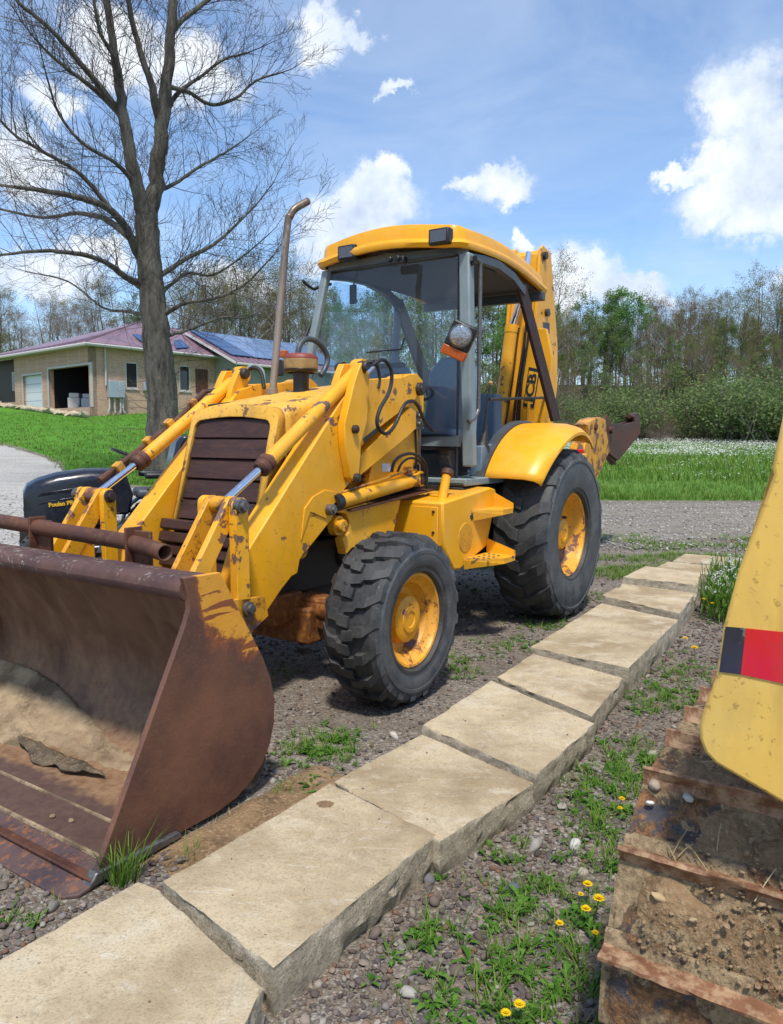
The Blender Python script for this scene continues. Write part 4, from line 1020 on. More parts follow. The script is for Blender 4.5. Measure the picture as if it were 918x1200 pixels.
P('rear_header', MB().bb(-.42, -.36, YR, YL, 2.50, 2.57), 'cabdark', CB, bevel=.006)
pillar([(.05, YR, 2.55), (.08, YR-.05, 1.5)], (.03, .02), 'door_post', 'cabblue', .006)
P('far_side_window', MB().add([(.93, YR-.01, 2.55), (.10, YR-.01, 2.55), (.12, YR-.05, 1.6), (1.02, YR-.06, 1.6)], [(0, 1, 2, 3)]), 'glass', CB)
P('far_waist_rail', MB().slab([(1.15, YR-.08, 1.62), (-.5, YR-.08, 1.62), (-.5, YR-.08, 1.10), (1.0, YR-.08, 1.10)], (0, -.03, 0)), 'cabblue', CB)
P('rear_crossbar', MB().cyl(T(573, 468, 'y', .55), T(640, 466, 'y', .40), .012, 10), 'black', CB)
# grab rail
gr_ = [T(u, v, 'y', .66) for u, v in ((553, 303), (561, 306), (563, 320), (562, 400), (561, 470), (560, 482), (555, 491), (549, 494))]
P('grab_rail', MB().tube(curve(gr_, 5), .014, 12), 'steel', CB)
P('rail_bracket', MB().cyl(T(551, 303, 'y', .62), T(557, 303, 'y', .68), .018, 10).cyl(T(550, 309, 'y', .62), T(555, 309, 'y', .66), .012, 10), 'black', CB)
# work lamp with amber indicator, tilted on the left pillar
lc = T(541, 394, 'y', .72); rotm = Matrix.Rotation(radians(-27), 3, 'X')
fwd = (to_t(Vector((0, 0, EYE)))-lc).normalized(); fwd = (fwd*.6+Vector((1, .12, -.1))*.4).normalized()
rt = Vector((0, 0, 1)).cross(fwd).normalized(); up = fwd.cross(rt)
a_ = radians(-25); rt, up = rt*cos(a_)+up*sin(a_), up*cos(a_)-rt*sin(a_)
RM = Matrix((rt, up, fwd)).transposed()
lamp = P('work_lamp', MB().box(lc, (.165, .165, .08), RM), 'black', CB, bevel=.012)
P('lens', MB().lathe([(0, .056), (.04, .054), (.060, .050), (.068, .046), (.070, .03)], lc, fwd, 28), 'lens', CB)
P('bezel', MB().lathe([(.068, .050), (.074, .048), (.076, .036), (.068, .036)], lc, fwd, 28), 'steel', CB)
P('indicator', MB().box(lc-up*.112, (.165, .062, .075), RM), 'orange', CB, bevel=.006)
P('lamp_arm', MB().tube([lc-fwd*.03, lc-fwd*.08+Vector((0, -.02, 0)), (.98, .63, lc.z)], .012, 8), 'black', CB)
# far side indicator, mirror arms and air hose behind the stack
P('far_indicator', MB().box(T(333, 415, 'y', -.55), (.05, .05, .05)), 'orange', CB, bevel=.006)
P('far_indicator_arm', MB().tube([T(337, 415, 'y', -.55), T(350, 417, 'y', -.6), T(358, 430, 'y', -.6)], .010, 8), 'black', CB)
P('mirror_arm', MB().tube([T(u, v, 'y', -.62) for u, v in ((355, 329), (361, 335), (368, 339), (376, 336), (388, 333))], .011, 8).tube([T(u, v, 'y', -.62) for u, v in ((377, 337), (370, 365), (362, 385), (357, 397))], .010, 8), 'black', CB)
P('air_hose', MB().tube(curve([T(u, v, 'y', -.42) for u, v in ((349, 420), (351, 406), (358, 398), (369, 399), (379, 408), (384, 420), (381, 432), (376, 440))], 6), .020, 12), 'cabdark', CB)
P('mirror', MB().box(T(329, 431, 'y', -.5), (.02, .06, .11)), 'black', CB, bevel=.01)
P('mirror_glass', MB().box(T(330, 431, 'y', -.5)+Vector((.012, .0, 0)), (.004, .045, .09)), 'lens', CB)
# interior
tq = T(470, 440, 'x', .72)
P('dash_console', MB().slab([(.93, -.38, 1.75), (.93, .05, 1.75), (.80, .05, 1.90), (.80, -.38, 1.90)], (-.06, 0, -.05)).bb(.75, .92, -.42, .08, 1.12, 1.78), 'cabblue', CB, bevel=.02)
P('dash_panel', MB().bb(.76, .80, -.30, .00, 1.80, 1.93), 'black', CB, bevel=.01)
sw = MB(); co_ = Vector((.84, .05, 1.74)); an = Vector((-.45, 0, 1)).normalized(); u1_ = an.orthogonal().normalized(); w1_ = an.cross(u1_)
sw.tube([co_+(u1_*cos(2*pi*k/40)+w1_*sin(2*pi*k/40))*.20 for k in range(41)], .013, 8, False)
for k in range(3): sw.tube([co_, co_+(u1_*cos(2*pi*k/3+.4)+w1_*sin(2*pi*k/3+.4))*.20], .009, 6)
P('steering_wheel', sw, 'black', CB)
P('steering_column', MB().cyl(co_, co_-an*.5, .03, 12), 'cabblue', CB)
P('seat_back', MB().slab([(.57, .02, 1.35), (.57, .46, 1.35), (.49, .44, 1.88), (.47, .36, 1.99), (.47, .12, 1.99), (.49, .03, 1.88)], (-.09, 0, 0)), 'cabblue', CB, bevel=.03)
P('seat_cushion', MB().bb(.50, .88, .0, .46, 1.33, 1.44), 'cabblue', CB, bevel=.03)
P('seat_base', MB().bb(.5, .8, .07, .40, 1.1, 1.33), 'black', CB, bevel=.02)
P('pedal', MB().box((.84, .38, 1.20), (.02, .10, .12), Matrix.Rotation(.6, 3, 'Y')), 'steel', CB, bevel=.004)
P('lever_console', MB().slab([(.35, .50, 1.10), (.68, .50, 1.10), (.66, .50, 1.32), (.42, .50, 1.34)], (0, .09, 0)), 'cabblue', CB, bevel=.008)
kb = T(575, 449, 'y', .58)
P('lever', MB().tube([(kb.x+.04, .55, 1.33), (kb.x+.02, .57, kb.z-.10), (kb.x, .58, kb.z)], [.012, .008, .006], 8), 'black', CB)
P('lever_boot', MB().lathe([(.055, 0), (.038, .03), (.034, .05), (.018, .12), (.008, .17)], (kb.x+.05, .55, 1.31), (-.25, .05, 1), 14), 'hose', CB)
P('lever_knob', MB().lathe([(0, -.018), (.010, -.015), (.017, 0), (.013, .014), (0, .019)], kb, (0, 0, 1), 14), 'knob', CB)
mq = T(414, 345, 'x', .93)
P('interior_mirror', MB().box(mq, (.02, .055, .14)).cyl(mq+Vector((0, 0, .06)), mq+Vector((-.05, .02, .2)), .007, 6), 'black', CB, bevel=.01)
wq = T(461, 412, 'x', 1.0)
P('wiper', MB().tube([T(430, 413, 'x', 1.04), T(470, 409, 'x', 1.03), T(474, 396, 'x', 1.02)], .006, 6), 'black', CB)
P('rear_console', MB().bb(-.40, -.25, -.35, .25, 1.12, 1.75), 'cabblue', CB, bevel=.02)

# ---- rear fenders
for s in (1, -1):
    fd = MB(); nA = 22; ax_, az_ = -.02, .60; Rf = .86
    in_, mid, out, lipo, lipi = [], [], [], [], []
    rws = []
    for k in range(nA+1):
        a = radians(33+ (123-33)*k/nA)
        t = k/nA
        rr = Rf*(1-.02*sin(pi*t))
        flare = .05*sin(pi*t)
        def pt(r, y): return Vector((ax_+cos(a)*r, s*y, az_+sin(a)*r*1.06))
        rws.append([pt(rr*.985, .62), pt(rr, .63), pt(rr*1.004, .80), pt(rr*.995, .93+flare*.3), pt(rr*.97, 1.00+flare*.6), pt(rr*.925, 1.035+flare), pt(rr*.90, 1.035+flare), pt(rr*.905, 1.02+flare)])
    fd.grid(rws)
    f = P('rear_fender', fd, 'yellow_clean', ang=50, recalc=False); so = f.modifiers.new('solid', 'SOLIDIFY'); so.thickness = .01; so.offset = -1 if s > 0 else 1
    rs = [[Vector((ax_+cos(radians(33+90*k/nA))*q, s*y, az_+sin(radians(33+90*k/nA))*q*1.06)) for q, y in ((Rf*.9, .545), (Rf*.995, .545), (Rf*1.005, .56), (Rf*1.005, .622), (Rf*.985, .625))] for k in range(nA+1)]
    P('fender_inner_band', MB().grid(rs), 'cabdark', ang=50)

# ---- excavator end
kp = P('kingpost', MB().bb(-1.02, -.72, -.18, .38, .45, 1.30).bb(-.85, -.62, -.75, .75, .50, .62).bb(-.85, -.62, -.75, .75, 1.0, 1.10), 'yellow_rusty', bevel=.02)
for s in (1, -1): P('stabiliser_leg', MB().bb(-.86, -.66, s*.78-.07, s*.78+.07, .12, 1.25), 'yellow', bevel=.01)
by0, by1 = -.03, .27
boomp = [(-.92, 1.20), (-.98, 1.9), (-1.06, 2.5), (-1.12, 3.06), (-1.18, 3.11), (-1.32, 3.08), (-1.55, 2.3), (-1.58, 1.9), (-1.42, 1.3), (-1.25, 1.12)]
def on_boom(u, v): return T(u, v, 'y', by1)
BM = MB()
boom = P('boom', MB().prism(boomp, by0+.03, by1-.03), 'yellow')
for y0, y1 in ((by0, by0+.028), (by1-.028, by1)):
    P('boom_side', MB().prism([(x+(.03 if x > -1.2 else -.02), z+(.03 if z > 3 else 0)) for x, z in boomp], y0, y1), 'yellow', boom, bevel=.004)
for (x, z) in ((-1.17, 3.05), (-1.25, 2.55), (-1.3, 1.6)):
    P('pin', MB().cyl((x, by0-.03, z), (x, by1+.03, z), .035, 16), 'pin', boom)
# boom ram in front of the boom
ra = T(585, 505, 'x', -.82); rb = T(600, 385, 'x', -.90); rc = T(612, 345, 'x', -.93); rd = T(620, 296, 'x', -1.02)
er = P('boom_ram', MB().cyl(ra, rb, .062, 24).lathe([(0, -.09), (.055, -.09), (.055, .09), (0, .09)], ra, (0, 1, 0), 18), 'yellow')
P('ram_rod', MB().cyl(rb, rc, .03, 16).cyl(rc, rd, .028, 16), 'chrome', er)
P('gland', MB().lathe([(.04, .03), (.064, .03), (.066, .0), (.066, -.04)], rb, (rb-ra), 20), 'yellow', er)
P('hydraulic_line', MB().tube([ra+Vector((.02, .075, .05)), ra.lerp(rb, .5)+Vector((.02, .08, 0)), rb+Vector((.0, .07, 0))], .009, 8), 'hose', er)
# box plate right of the ram carrying the maker's letters
l4 = [T(u, v, 'x', -.94) for u, v in ((620, 430), (633, 433), (626, 478), (613, 476))]
c4 = sum(l4, Vector())/4
P('boom_cover', MB().slab([T(u, v, 'x', -.945) for u, v in ((614, 385), (640, 385), (647, 420), (640, 500), (603, 500))], (-.05, 0, 0)), 'yellow', boom, bevel=.004)
P('decal_panel', MB().slab([p+Vector((.003, 0, 0)) for p in l4], (-.003, 0, 0)), 'decal', boom, bevel=.003)
upv = (T(617, 475, 'x', -.93)-T(624, 433, 'x', -.93)); upv = -upv
mtx = basis(c4+Vector((.0075, 0, 0)), upv.normalized(), Vector((0, 1, 0)).cross(Vector((0, 0, 1))).cross(upv) if False else Vector((0, -1, 0)))
P('decal_field', MB().slab([c4+(p-c4)*.82+Vector((.0045, 0, 0)) for p in l4], (-.003, 0, 0)), 'yellow_clean', boom)
wo = words('lettering', 'JCB', .150, M['decal'], boom, mtx @ Matrix.Diagonal((1.12, .72, 1, 1)), .0015, .004)
# rubbed black model marks on the boom flank
for i, (u, v, w_, h_) in enumerate(((640, 384, 8, 14), (641, 402, 7, 12), (643, 417, 6, 10), (644, 430, 5, 8))):
    qs = [T(a, b2, 'y', by1) for a, b2 in ((u-w_/2, v-h_/2), (u+w_/2, v-h_/2+2), (u+w_/2, v+h_/2), (u-w_/2, v+h_/2-2))]
    P('worn_decal', MB().slab([p+Vector((0, .003, 0)) for p in qs], (0, -.003, 0)), 'decalworn', boom)
for k, (u0, u1) in enumerate(((607, 618), (611, 622))):
    P('boom_hose', MB().tube(curve([T(u0-6, 500, 'x', -.90), T(u0, 450, 'x', -.905), T(u1-2, 390, 'x', -.91), T(u1+1, 345, 'x', -.93)], 4), .012, 8), 'hose', boom)
P('boom_gap_strip', MB().slab([T(u, v, 'x', -.942) for u, v in ((604, 498), (614, 390), (617, 390), (609, 498))], (-.004, 0, 0)), 'rust_dark', boom)  # flat dark rust strip stands in for the shaded gap beside the ram
# folded dipper and rusty bucket hitch behind the wheel
dy = .34
dp = [T(u, v, 'y', dy) for u, v in ((690, 497), (697, 491), (704, 489), (710, 492), (711, 505), (715, 528), (705, 550), (692, 573), (682, 545), (686, 520), (691, 515))]
dip = P('dipper', MB().slab(dp, (0, -.16, 0)), 'yellow_rusty', boom, bevel=.006)
xd = sum(p.x for p in dp)/len(dp)
P('dipper_arm', MB().slab([(-1.30, .02, 1.35), (-1.30, .02, 1.15), (xd, .02, .75), (xd-.2, .02, .80), (xd-.15, .02, 1.05)], (0, .20, 0)), 'rust_dark', boom, bevel=.01)
bkp = [T(u, v, 'y', dy-.02) for u, v in ((711, 486), (717, 496), (733, 497), (744, 494), (743, 488), (750, 487), (751, 508), (725, 540), (714, 531), (708, 500))]
hb_ = P('digging_bucket', MB().slab(bkp, (0, -.03, 0)).slab([p+Vector((0, -.12, 0)) for p in bkp], (0, .03, 0)), 'rust', bevel=.004)
q1_, q2_ = bkp[6], bkp[7]
P('hitch_channel', MB().tube([bkp[8]+Vector((0, -.06, .03)), bkp[7]+Vector((0, -.06, -.02))], .045, 4), 'rust', hb_)
P('hitch_hook', MB().tube([bkp[4]+Vector((0, -.06, 0)), bkp[5]+Vector((0, -.06, .02)), bkp[6]+Vector((0, -.06, .0))], .03, 6), 'rust', hb_)
for u, v in ((698, 500), (717, 504)):
    q = T(u, v, 'y', dy); P('pin', MB().lathe([(0, .02), (.03, .02), (.04, .012), (.042, -.2)], q, (0, 1, 0), 18), 'rust', hb_)
P('tail_reflector', MB().box(T(678, 530, 'y', .75), (.02, .10, .05)), 'red', bevel=.004)

# ================================================================== STONE SLABS
slabs = [
 ([(-1.35, 1.12), (-.92, 1.69), (-.70, 2.005), (-.63, 1.965), (-.285, 1.60), (-.30, 1.49), (-.62, .80)], .13, 'stone slab nearest the camera, cut off by the lower left corner, scratched pale lines across it'),
 ([(-.63, 1.995), (-.215, 2.61), (.15, 2.275), (-.27, 1.665)], .135, 'largest near stone slab with a round brown stain, beside the bucket'),
 ([(-.20, 2.645), (.135, 3.135), (.53, 2.68), (.158, 2.235)], .12, 'pitted stone slab butted behind the brown stained slab'),
 ([(.14, 3.185), (.52, 3.80), (.90, 3.225), (.545, 2.71)], .13, 'stone slab next to the front tyre with pale scuffs near its middle'),
 ([(.56, 3.86), (.83, 4.31), (1.235, 3.905), (.915, 3.33)], .125, 'short stone slab lying between the scuffed slab and the long raised slab'),
 ([(.84, 4.44), (1.60, 5.66), (1.965, 5.08), (1.285, 3.985)], .14, 'long raised stone slab level with the gap between the two yellow wheels'),
 ([(1.63, 5.76), (1.82, 6.04), (2.36, 5.80), (2.02, 5.20)], .175, 'stone slab with a broken near edge right behind the long raised slab'),
 ([(1.85, 6.12), (2.02, 6.53), (2.53, 6.17), (2.40, 5.90)], .115, 'narrow thin stone slab left of the tall seeding weeds'),
 ([(2.06, 6.64), (2.47, 7.27), (2.86, 6.91), (2.60, 6.33)], .155, 'smooth stone slab beside the rear wheel, third from the far end'),
 ([(2.62, 7.40), (2.86, 7.75), (3.30, 7.45), (2.98, 7.04)], .12, 'stone slab second from the far end of the row'),
 ([(2.95, 7.84), (3.25, 8.30), (3.75, 8.0), (3.40, 7.50)], .12, 'stone slab at the far end of the row, partly behind the weeds'),
]
slab_polys = []
for i, (cn, top, lab) in enumerate(slabs):
    rr = random.Random(i*13+5)
    cx = sum(p[0] for p in cn)/len(cn); cy = sum(p[1] for p in cn)/len(cn)
    slab_polys.append([(x, y) for x, y in cn])
    tilt = (rr.uniform(-.012, .012), rr.uniform(-.012, .012))
    if i == 1: S2 = (cx, cy, top, tilt, i*7.3)
    ol = []
    n = len(cn)
    for k in range(n):
        a = Vector(cn[k]); b = Vector(cn[(k+1) % n]); m_ = max(3, int((b-a).length/.022))
        for j in range(m_):
            t = j/m_; p = a.lerp(b, t); ol.append(p)
    N = len(ol); mb = MB(); rings = []
    def ring(sc, z, jit, f, seed, chip=0.):
        r = []
        for k, p in enumerate(ol):
            d = (p-Vector((cx, cy))); dl = d.length; d = d/dl
            q = p + d*(sc + jit*mnoise.noise(Vector((p.x*f, p.y*f, seed+z*9))) + jit*.6*mnoise.noise(Vector((p.x*f*3.3, p.y*f*3.3, seed+z*19))))
            zz = z + tilt[0]*(q.x-cx)/.5 + tilt[1]*(q.y-cy)/.5
            if chip: 
                c_ = mnoise.noise(Vector((p.x*7, p.y*7, seed+40)))
                zz -= max(0, c_-.25)*chip
            r.append(Vector((q.x, q.y, zz)))
        return r
    sd = i*7.3
    rings = [ring(-.010, top, .006, 9, sd), ring(-.003, top-.001, .007, 9, sd, .02), ring(.0, top-.006, .007, 11, sd, .025),
             ring(-.001, top-.020, .008, 17, sd), ring(.0, top-.036, .009, 21, sd+.3), ring(.0, top-.055, .010, 23, sd+.6), ring(.002, top-.075, .012, 21, sd+1), ring(-.004, top-.10, .016, 15, sd+2), ring(-.02, -.03, .02, 9, sd+3)]
    vs = [p for r in rings for p in r]; fs = []
    for a in range(len(rings)-1):
        for k in range(N): fs.append((a*N+k, a*N+(k+1) % N, (a+1)*N+(k+1) % N, (a+1)*N+k))
    # top face as concentric rings so that it can undulate a little
    o = len(vs); prev = 0
    tops = []
    for q in range(1, 8):
        s_ = 1-q/8
        start = len(vs)
        for k in range(N):
            p = rings[0][k]; x = cx+(p.x-cx)*s_; y = cy+(p.y-cy)*s_
            z = top+tilt[0]*(x-cx)/.5+tilt[1]*(y-cy)/.5+.0045*mnoise.noise(Vector((x*6, y*6, sd)))+.002*mnoise.noise(Vector((x*25, y*25, sd)))
            vs.append(Vector((x, y, z)))
        for k in range(N): fs.append((prev+k, start+k, start+(k+1) % N, prev+(k+1) % N))
        prev = start
    vs.append(Vector((cx, cy, top))); c_i = len(vs)-1
    for k in range(N): fs.append((prev+k, c_i, prev+(k+1) % N))
    mb.add([Vector((v.x-cx, v.y-cy, v.z)) for v in vs], fs)
    ob = mb.build('stone_slab', M['stone'], ang=42); ob.location = (cx, cy, 0)
    tag(ob, lab, 'stone slab', 'sandstone slabs laid in a row along the gravel')
    ob.modifiers.new('w', 'WEIGHTED_NORMAL') if False else None
def in_poly(x, y, P_):
    c = False; n = len(P_)
    for i in range(n):
        x1, y1 = P_[i]; x2, y2 = P_[(i+1) % n]
        if (y1 > y) != (y2 > y) and x < (x2-x1)*(y-y1)/(y2-y1)+x1: c = not c
    return c
def on_slab(x, y): return any(in_poly(x, y, p) for p in slab_polys)
# round rust stain printed on the second slab
sx = W(381, 942, 'z', .138)
mb = MB()
def s2z(x, y): return S2[2]+S2[3][0]*(x-S2[0])/.5+S2[3][1]*(y-S2[1])/.5+.0045*mnoise.noise(Vector((x*6, y*6, S2[4])))+.002*mnoise.noise(Vector((x*25, y*25, S2[4])))+.0016
vs = [Vector((sx.x, sx.y, s2z(sx.x, sx.y)))]
for k in range(20):
    a = 2*pi*k/20; r = .027*(1+.5*mnoise.noise(Vector((cos(a)*2, sin(a)*2, 4)))); x, y = sx.x+cos(a)*r*1.1, sx.y+sin(a)*r*.9; vs.append(Vector((x, y, s2z(x, y))))
st_o = mb.add(vs, [(0, k, k % 20+1) for k in range(1, 21)]).build('rust_stain', flat('stain_brown', (.20, .12, .06), .9, 0, 0, 60, .3), recalc=False, ang=0)
st_p = [o for o in COL.objects if o.name.startswith('stone_slab')][1]; st_o.parent = st_p; st_o.location = (-st_p.location.x, -st_p.location.y, 0)
# ================================================================== PEBBLES, GRASS, WEEDS
ICO_V = []; ICO_F = []
_t = (1+sqrt(5))/2
for a, b, c in ((-1, _t, 0), (1, _t, 0), (-1, -_t, 0), (1, -_t, 0), (0, -1, _t), (0, 1, _t), (0, -1, -_t), (0, 1, -_t), (_t, 0, -1), (_t, 0, 1), (-_t, 0, -1), (-_t, 0, 1)):
    ICO_V.append(Vector((a, b, c)).normalized())
ICO_F = [(0, 11, 5), (0, 5, 1), (0, 1, 7), (0, 7, 10), (0, 10, 11), (1, 5, 9), (5, 11, 4), (11, 10, 2), (10, 7, 6), (7, 1, 8), (3, 9, 4), (3, 4, 2), (3, 2, 6), (3, 6, 8), (3, 8, 9), (4, 9, 5), (2, 4, 11), (6, 2, 10), (8, 6, 7), (9, 8, 1)]
def ico2():
    vs = list(ICO_V); fs = []; cache = {}
    def mid(a, b):
        k = (min(a, b), max(a, b))
        if k not in cache: vs.append(((vs[a]+vs[b])/2).normalized()); cache[k] = len(vs)-1
        return cache[k]
    for a, b, c in ICO_F:
        x, y, z = mid(a, b), mid(b, c), mid(c, a); fs += [(a, x, z), (b, y, x), (c, z, y), (x, y, z)]
    return vs, fs
I2V, I2F = ico2()
def pebble_into(V, F, x, y, z, r, rn, hi=False):
    src, fc = (I2V, I2F) if hi else (ICO_V, ICO_F)
    o = len(V); sx, sy, sz = rn.uniform(.75, 1.35), rn.uniform(.65, 1.1), rn.uniform(.45, .8)
    a = rn.uniform(0, 2*pi); ca, sa = cos(a), sin(a); tl = rn.uniform(-.4, .4)
    for v in src:
        k = (1+.28*mnoise.noise(v*1.3+Vector((r*900, sx*9, 0)))+.10*mnoise.noise(v*4+Vector((r*900, 0, 0)))) if hi else 1+rn.uniform(-.16, .16); px, py, pz = v.x*r*sx*k, v.y*r*sy*k, v.z*r*sz*k
        pz2 = pz+px*tl; V.append((x+px*ca-py*sa, y+px*sa+py*ca, z+pz2))
    F.extend([tuple(i+o for i in f) for f in fc])
rn = random.Random(3); V = []; F = []
def bucket_foot(x, y):
    q = to_t(Vector((x, y, 0))); return 3.42 < q.x < 4.34 and abs(q.y) < 1.12
def right_strip(x, y):
    # distance to the right of the slab row
    return (x-(y*.66-1.42)) 
cnt = 0
while cnt < 21000:
    y = 1.0+5.2*rn.random()**1.5; w_ = .55*y+.25; x = rn.uniform(-w_, w_)
    if on_slab(x, y) or bucket_foot(x, y): continue
    side_r = right_strip(x, y)
    dens = 1.0 if side_r > .1 else .85
    n_ = mnoise.noise(Vector((x*1.7, y*1.7, 0)))
    if side_r > .45 and n_ > .0: dens *= .5
    if side_r < 0 and y > 3.0: dens *= .42
    if rn.random() > dens: continue
    r = .0036+.0105*rn.random()**2.4
    if rn.random() < .035: r *= 1.8
    pebble_into(V, F, x, y, r*rn.uniform(.1, .6), r, rn); cnt += 1
for i in range(9000):                                              # thinner further back
    y = rn.uniform(4.5, 12); x = rn.uniform(-.55*y, .55*y)
    if on_slab(x, y): continue
    r = .006+.012*rn.random()**2; pebble_into(V, F, x, y, zt(x, y)+r*rn.uniform(.1, .5), r, rn)
mb = MB(); mb.v = V; mb.f = F; mb.m = [0]*len(F)
tag(mb.build('gravel_pebbles', M['peb'], recalc=False, ang=60), 'loose mixed brown and grey pebbles scattered over the soil', 'gravel', kind='stuff')
V = []; F = []
for i in range(15000):                                             # stones lying on the drive and road
    y = 9.3+7.2*rn.random(); x = rn.uniform(-.55*y, .60*y)
    if x < -.08*y and rn.random() < .4: continue
    r = .009+.016*rn.random()**2; pebble_into(V, F, x, y, zt(x, y)+.02+r*rn.uniform(.0, .4), r, rn)
mb = MB(); mb.v = V; mb.f = F; mb.m = [0]*len(F)
tag(mb.build('road_stones', M['pebl'], recalc=False, ang=60), 'loose pale stones on the gravel drive and road', 'gravel', kind='stuff')
V = []; F = []; rg_ = random.Random(55)
for i in range(420):                                               # grit that has strayed onto the slabs
    P_ = rg_.choice(slab_polys[:7]); x0 = min(p[0] for p in P_); x1 = max(p[0] for p in P_); y0 = min(p[1] for p in P_); y1 = max(p[1] for p in P_)
    x, y = rg_.uniform(x0, x1), rg_.uniform(y0, y1)
    if not in_poly(x, y, P_): continue
    k = slab_polys.index(P_); z = slabs[k][1]; rr_ = random.Random(k*13+5); tl = (rr_.uniform(-.012, .012), rr_.uniform(-.012, .012))
    cx = sum(p[0] for p in P_)/len(P_); cy = sum(p[1] for p in P_)/len(P_); z += tl[0]*(x-cx)/.5+tl[1]*(y-cy)/.5
    r = .0012+.003*rg_.random()**4; pebble_into(V, F, x, y, z+r*.3, r, rg_)
mb = MB(); mb.v = V; mb.f = F; mb.m = [0]*len(F)
tag(mb.build('slab_grit', M['peb'], recalc=False, ang=60), 'tiny grit lying on the slab tops', 'grit', kind='stuff')
# bigger stones that can be picked out
for (u, v, r, mt, lab) in ((674, 991, .026, (.46, .44, .40), 'whitish rounded stone lying by the grass right of the slabs'),
                           (628, 990, .024, (.27, .245, .215), 'grey brown flat stone just left of the whitish stone'),
                           (603, 1041, .026, (.10, .105, .12), 'dark slate grey stone in the pebbles right of the slabs'),
                           (683, 1020, .016, (.30, .26, .20), 'tan stone below the whitish stone'),
                           (479, 1162, .018, (.30, .28, .24), 'pale stone at the bottom among pebbles under the slab'),
                           (462, 862, .022, (.42, .38, .33), 'light flat stone on the gravel beside the pitted slab'),
                           (503, 1030, .024, (.13, .12, .13), 'dark purple stone tucked against the slab flank'),
                           (62, 1062, .020, (.16, .145, .12), 'brown stone below the bucket lip at lower left')):
    q = W(u, v, 'z', .01); VV = []; FF = []
    pebble_into(VV, FF, 0, 0, r*.45, r, random.Random(int(u)), True)
    mb = MB(); mb.v = VV; mb.f = FF; mb.m = [0]*len(FF)
    o = mb.build('stone', flat('stone_%s' % lab.split()[0], mt, .9, 0, .5, 40, .2), recalc=False, ang=60); o.location = (q.x, q.y, 0); tag(o, lab, 'stone')
# soil mound under the bucket edge
mb = MB(); rows_ = []
for i in range(22):
    row = []
    for j in range(14):
        a = T(150+i*7, 1040-i*6.0, 'z', 0); tt = Vector((4.1-i*.045, 1.10+j*.022-.02, 0))
        X = TX+tt.x*_c-tt.y*_s; Y = TY+tt.x*_s+tt.y*_c
        e = min(1, i/4, (21-i)/4, j/2.5, (13-j)/4)
        row.append((X, Y, -.004+.045*e*(.55+.7*mnoise.noise(Vector((X*9, Y*9, 1))))))
    rows_.append(row)
tag(mb.grid(rows_).build('soil_ridge', M['mud'], recalc=False, ang=60), 'ridge of bare brown soil pushed up beside the bucket', 'soil', kind='stuff')

def blades(spots, name, mtl, lab, cat, h=(.05, .12), w=.004, n=(6, 14), spread=.03, lean=.5, seed=1, rosette=False):
    rn = random.Random(seed); V = []; F = []
    for (x, y, z, s) in spots:
        for _ in range(rn.randint(*n)):
            a = rn.uniform(0, 2*pi); r0 = spread*s*rn.random(); hh = rn.uniform(*h)*s; ww = w*s*rn.uniform(.7, 1.3)
            le = lean*rn.uniform(.3, 1.2); bx, by = x+cos(a)*r0, y+sin(a)*r0; dx, dy = cos(a)*le*hh, sin(a)*le*hh; px, py = -sin(a)*ww, cos(a)*ww
            o = len(V)
            if rosette:
                V += [(bx, by, z), (bx+dx*.45+px, by+dy*.45+py, z+hh*.5), (bx+dx*.45-px, by+dy*.45-py, z+hh*.5), (bx+dx*.8+px*1.2, by+dy*.8+py*1.2, z+hh*.6), (bx+dx*.8-px*1.2, by+dy*.8-py*1.2, z+hh*.6), (bx+dx*1.15, by+dy*1.15, z+hh*.42)]
                F += [(o, o+1, o+2), (o+1, o+3, o+4, o+2), (o+3, o+5, o+4)]
            else:
                V += [(bx+px, by+py, z), (bx-px, by-py, z), (bx+dx*.4-px*.7, by+dy*.4-py*.7, z+hh*.6), (bx+dx*.4+px*.7, by+dy*.4+py*.7, z+hh*.6), (bx+dx, by+dy, z+hh)]
                F += [(o, o+1, o+2, o+3), (o+3, o+2, o+4)]
    mb = MB(); mb.v = V; mb.f = F; mb.m = [0]*len(F)
    return tag(mb.build(name, M[mtl], recalc=False, ang=0), lab, cat, kind='stuff')
def scatter(cx, cy, rx, ry, n, rn, rot=0, ok=None, s=(.7, 1.2)):
    out = []
    while len(out) < n:
        a = rn.uniform(0, 2*pi); r = sqrt(rn.random())*(.6+.4*rn.random()); x0, y0 = cos(a)*r*rx, sin(a)*r*ry
        x, y = cx+x0*cos(rot)-y0*sin(rot), cy+x0*sin(rot)+y0*cos(rot)
        if ok and not ok(x, y): n -= .2; continue
        out.append((x, y, zt(x, y), rn.uniform(*s)))
    return out
free = lambda x, y: not on_slab(x, y) and not bucket_foot(x, y)
rn = random.Random(21); sp = []; sw_ = []
def patch(u, v, rx, ry, n, rot=.55, s=(.6, 1.3), to=None):
    q = W(u, v, 'z', .0); L_ = sp if to is None else to
    for _ in range(int(n*1.25)):
        x0, y0 = rn.gauss(0, rx*.75), rn.gauss(0, ry*.9); x, y = q.x+x0*cos(rot)-y0*sin(rot), q.y+x0*sin(rot)+y0*cos(rot)
        if free(x, y) and mnoise.noise(Vector((x*14, y*14, 6))) > -.12: L_.append((x, y, 0, rn.uniform(*s)))
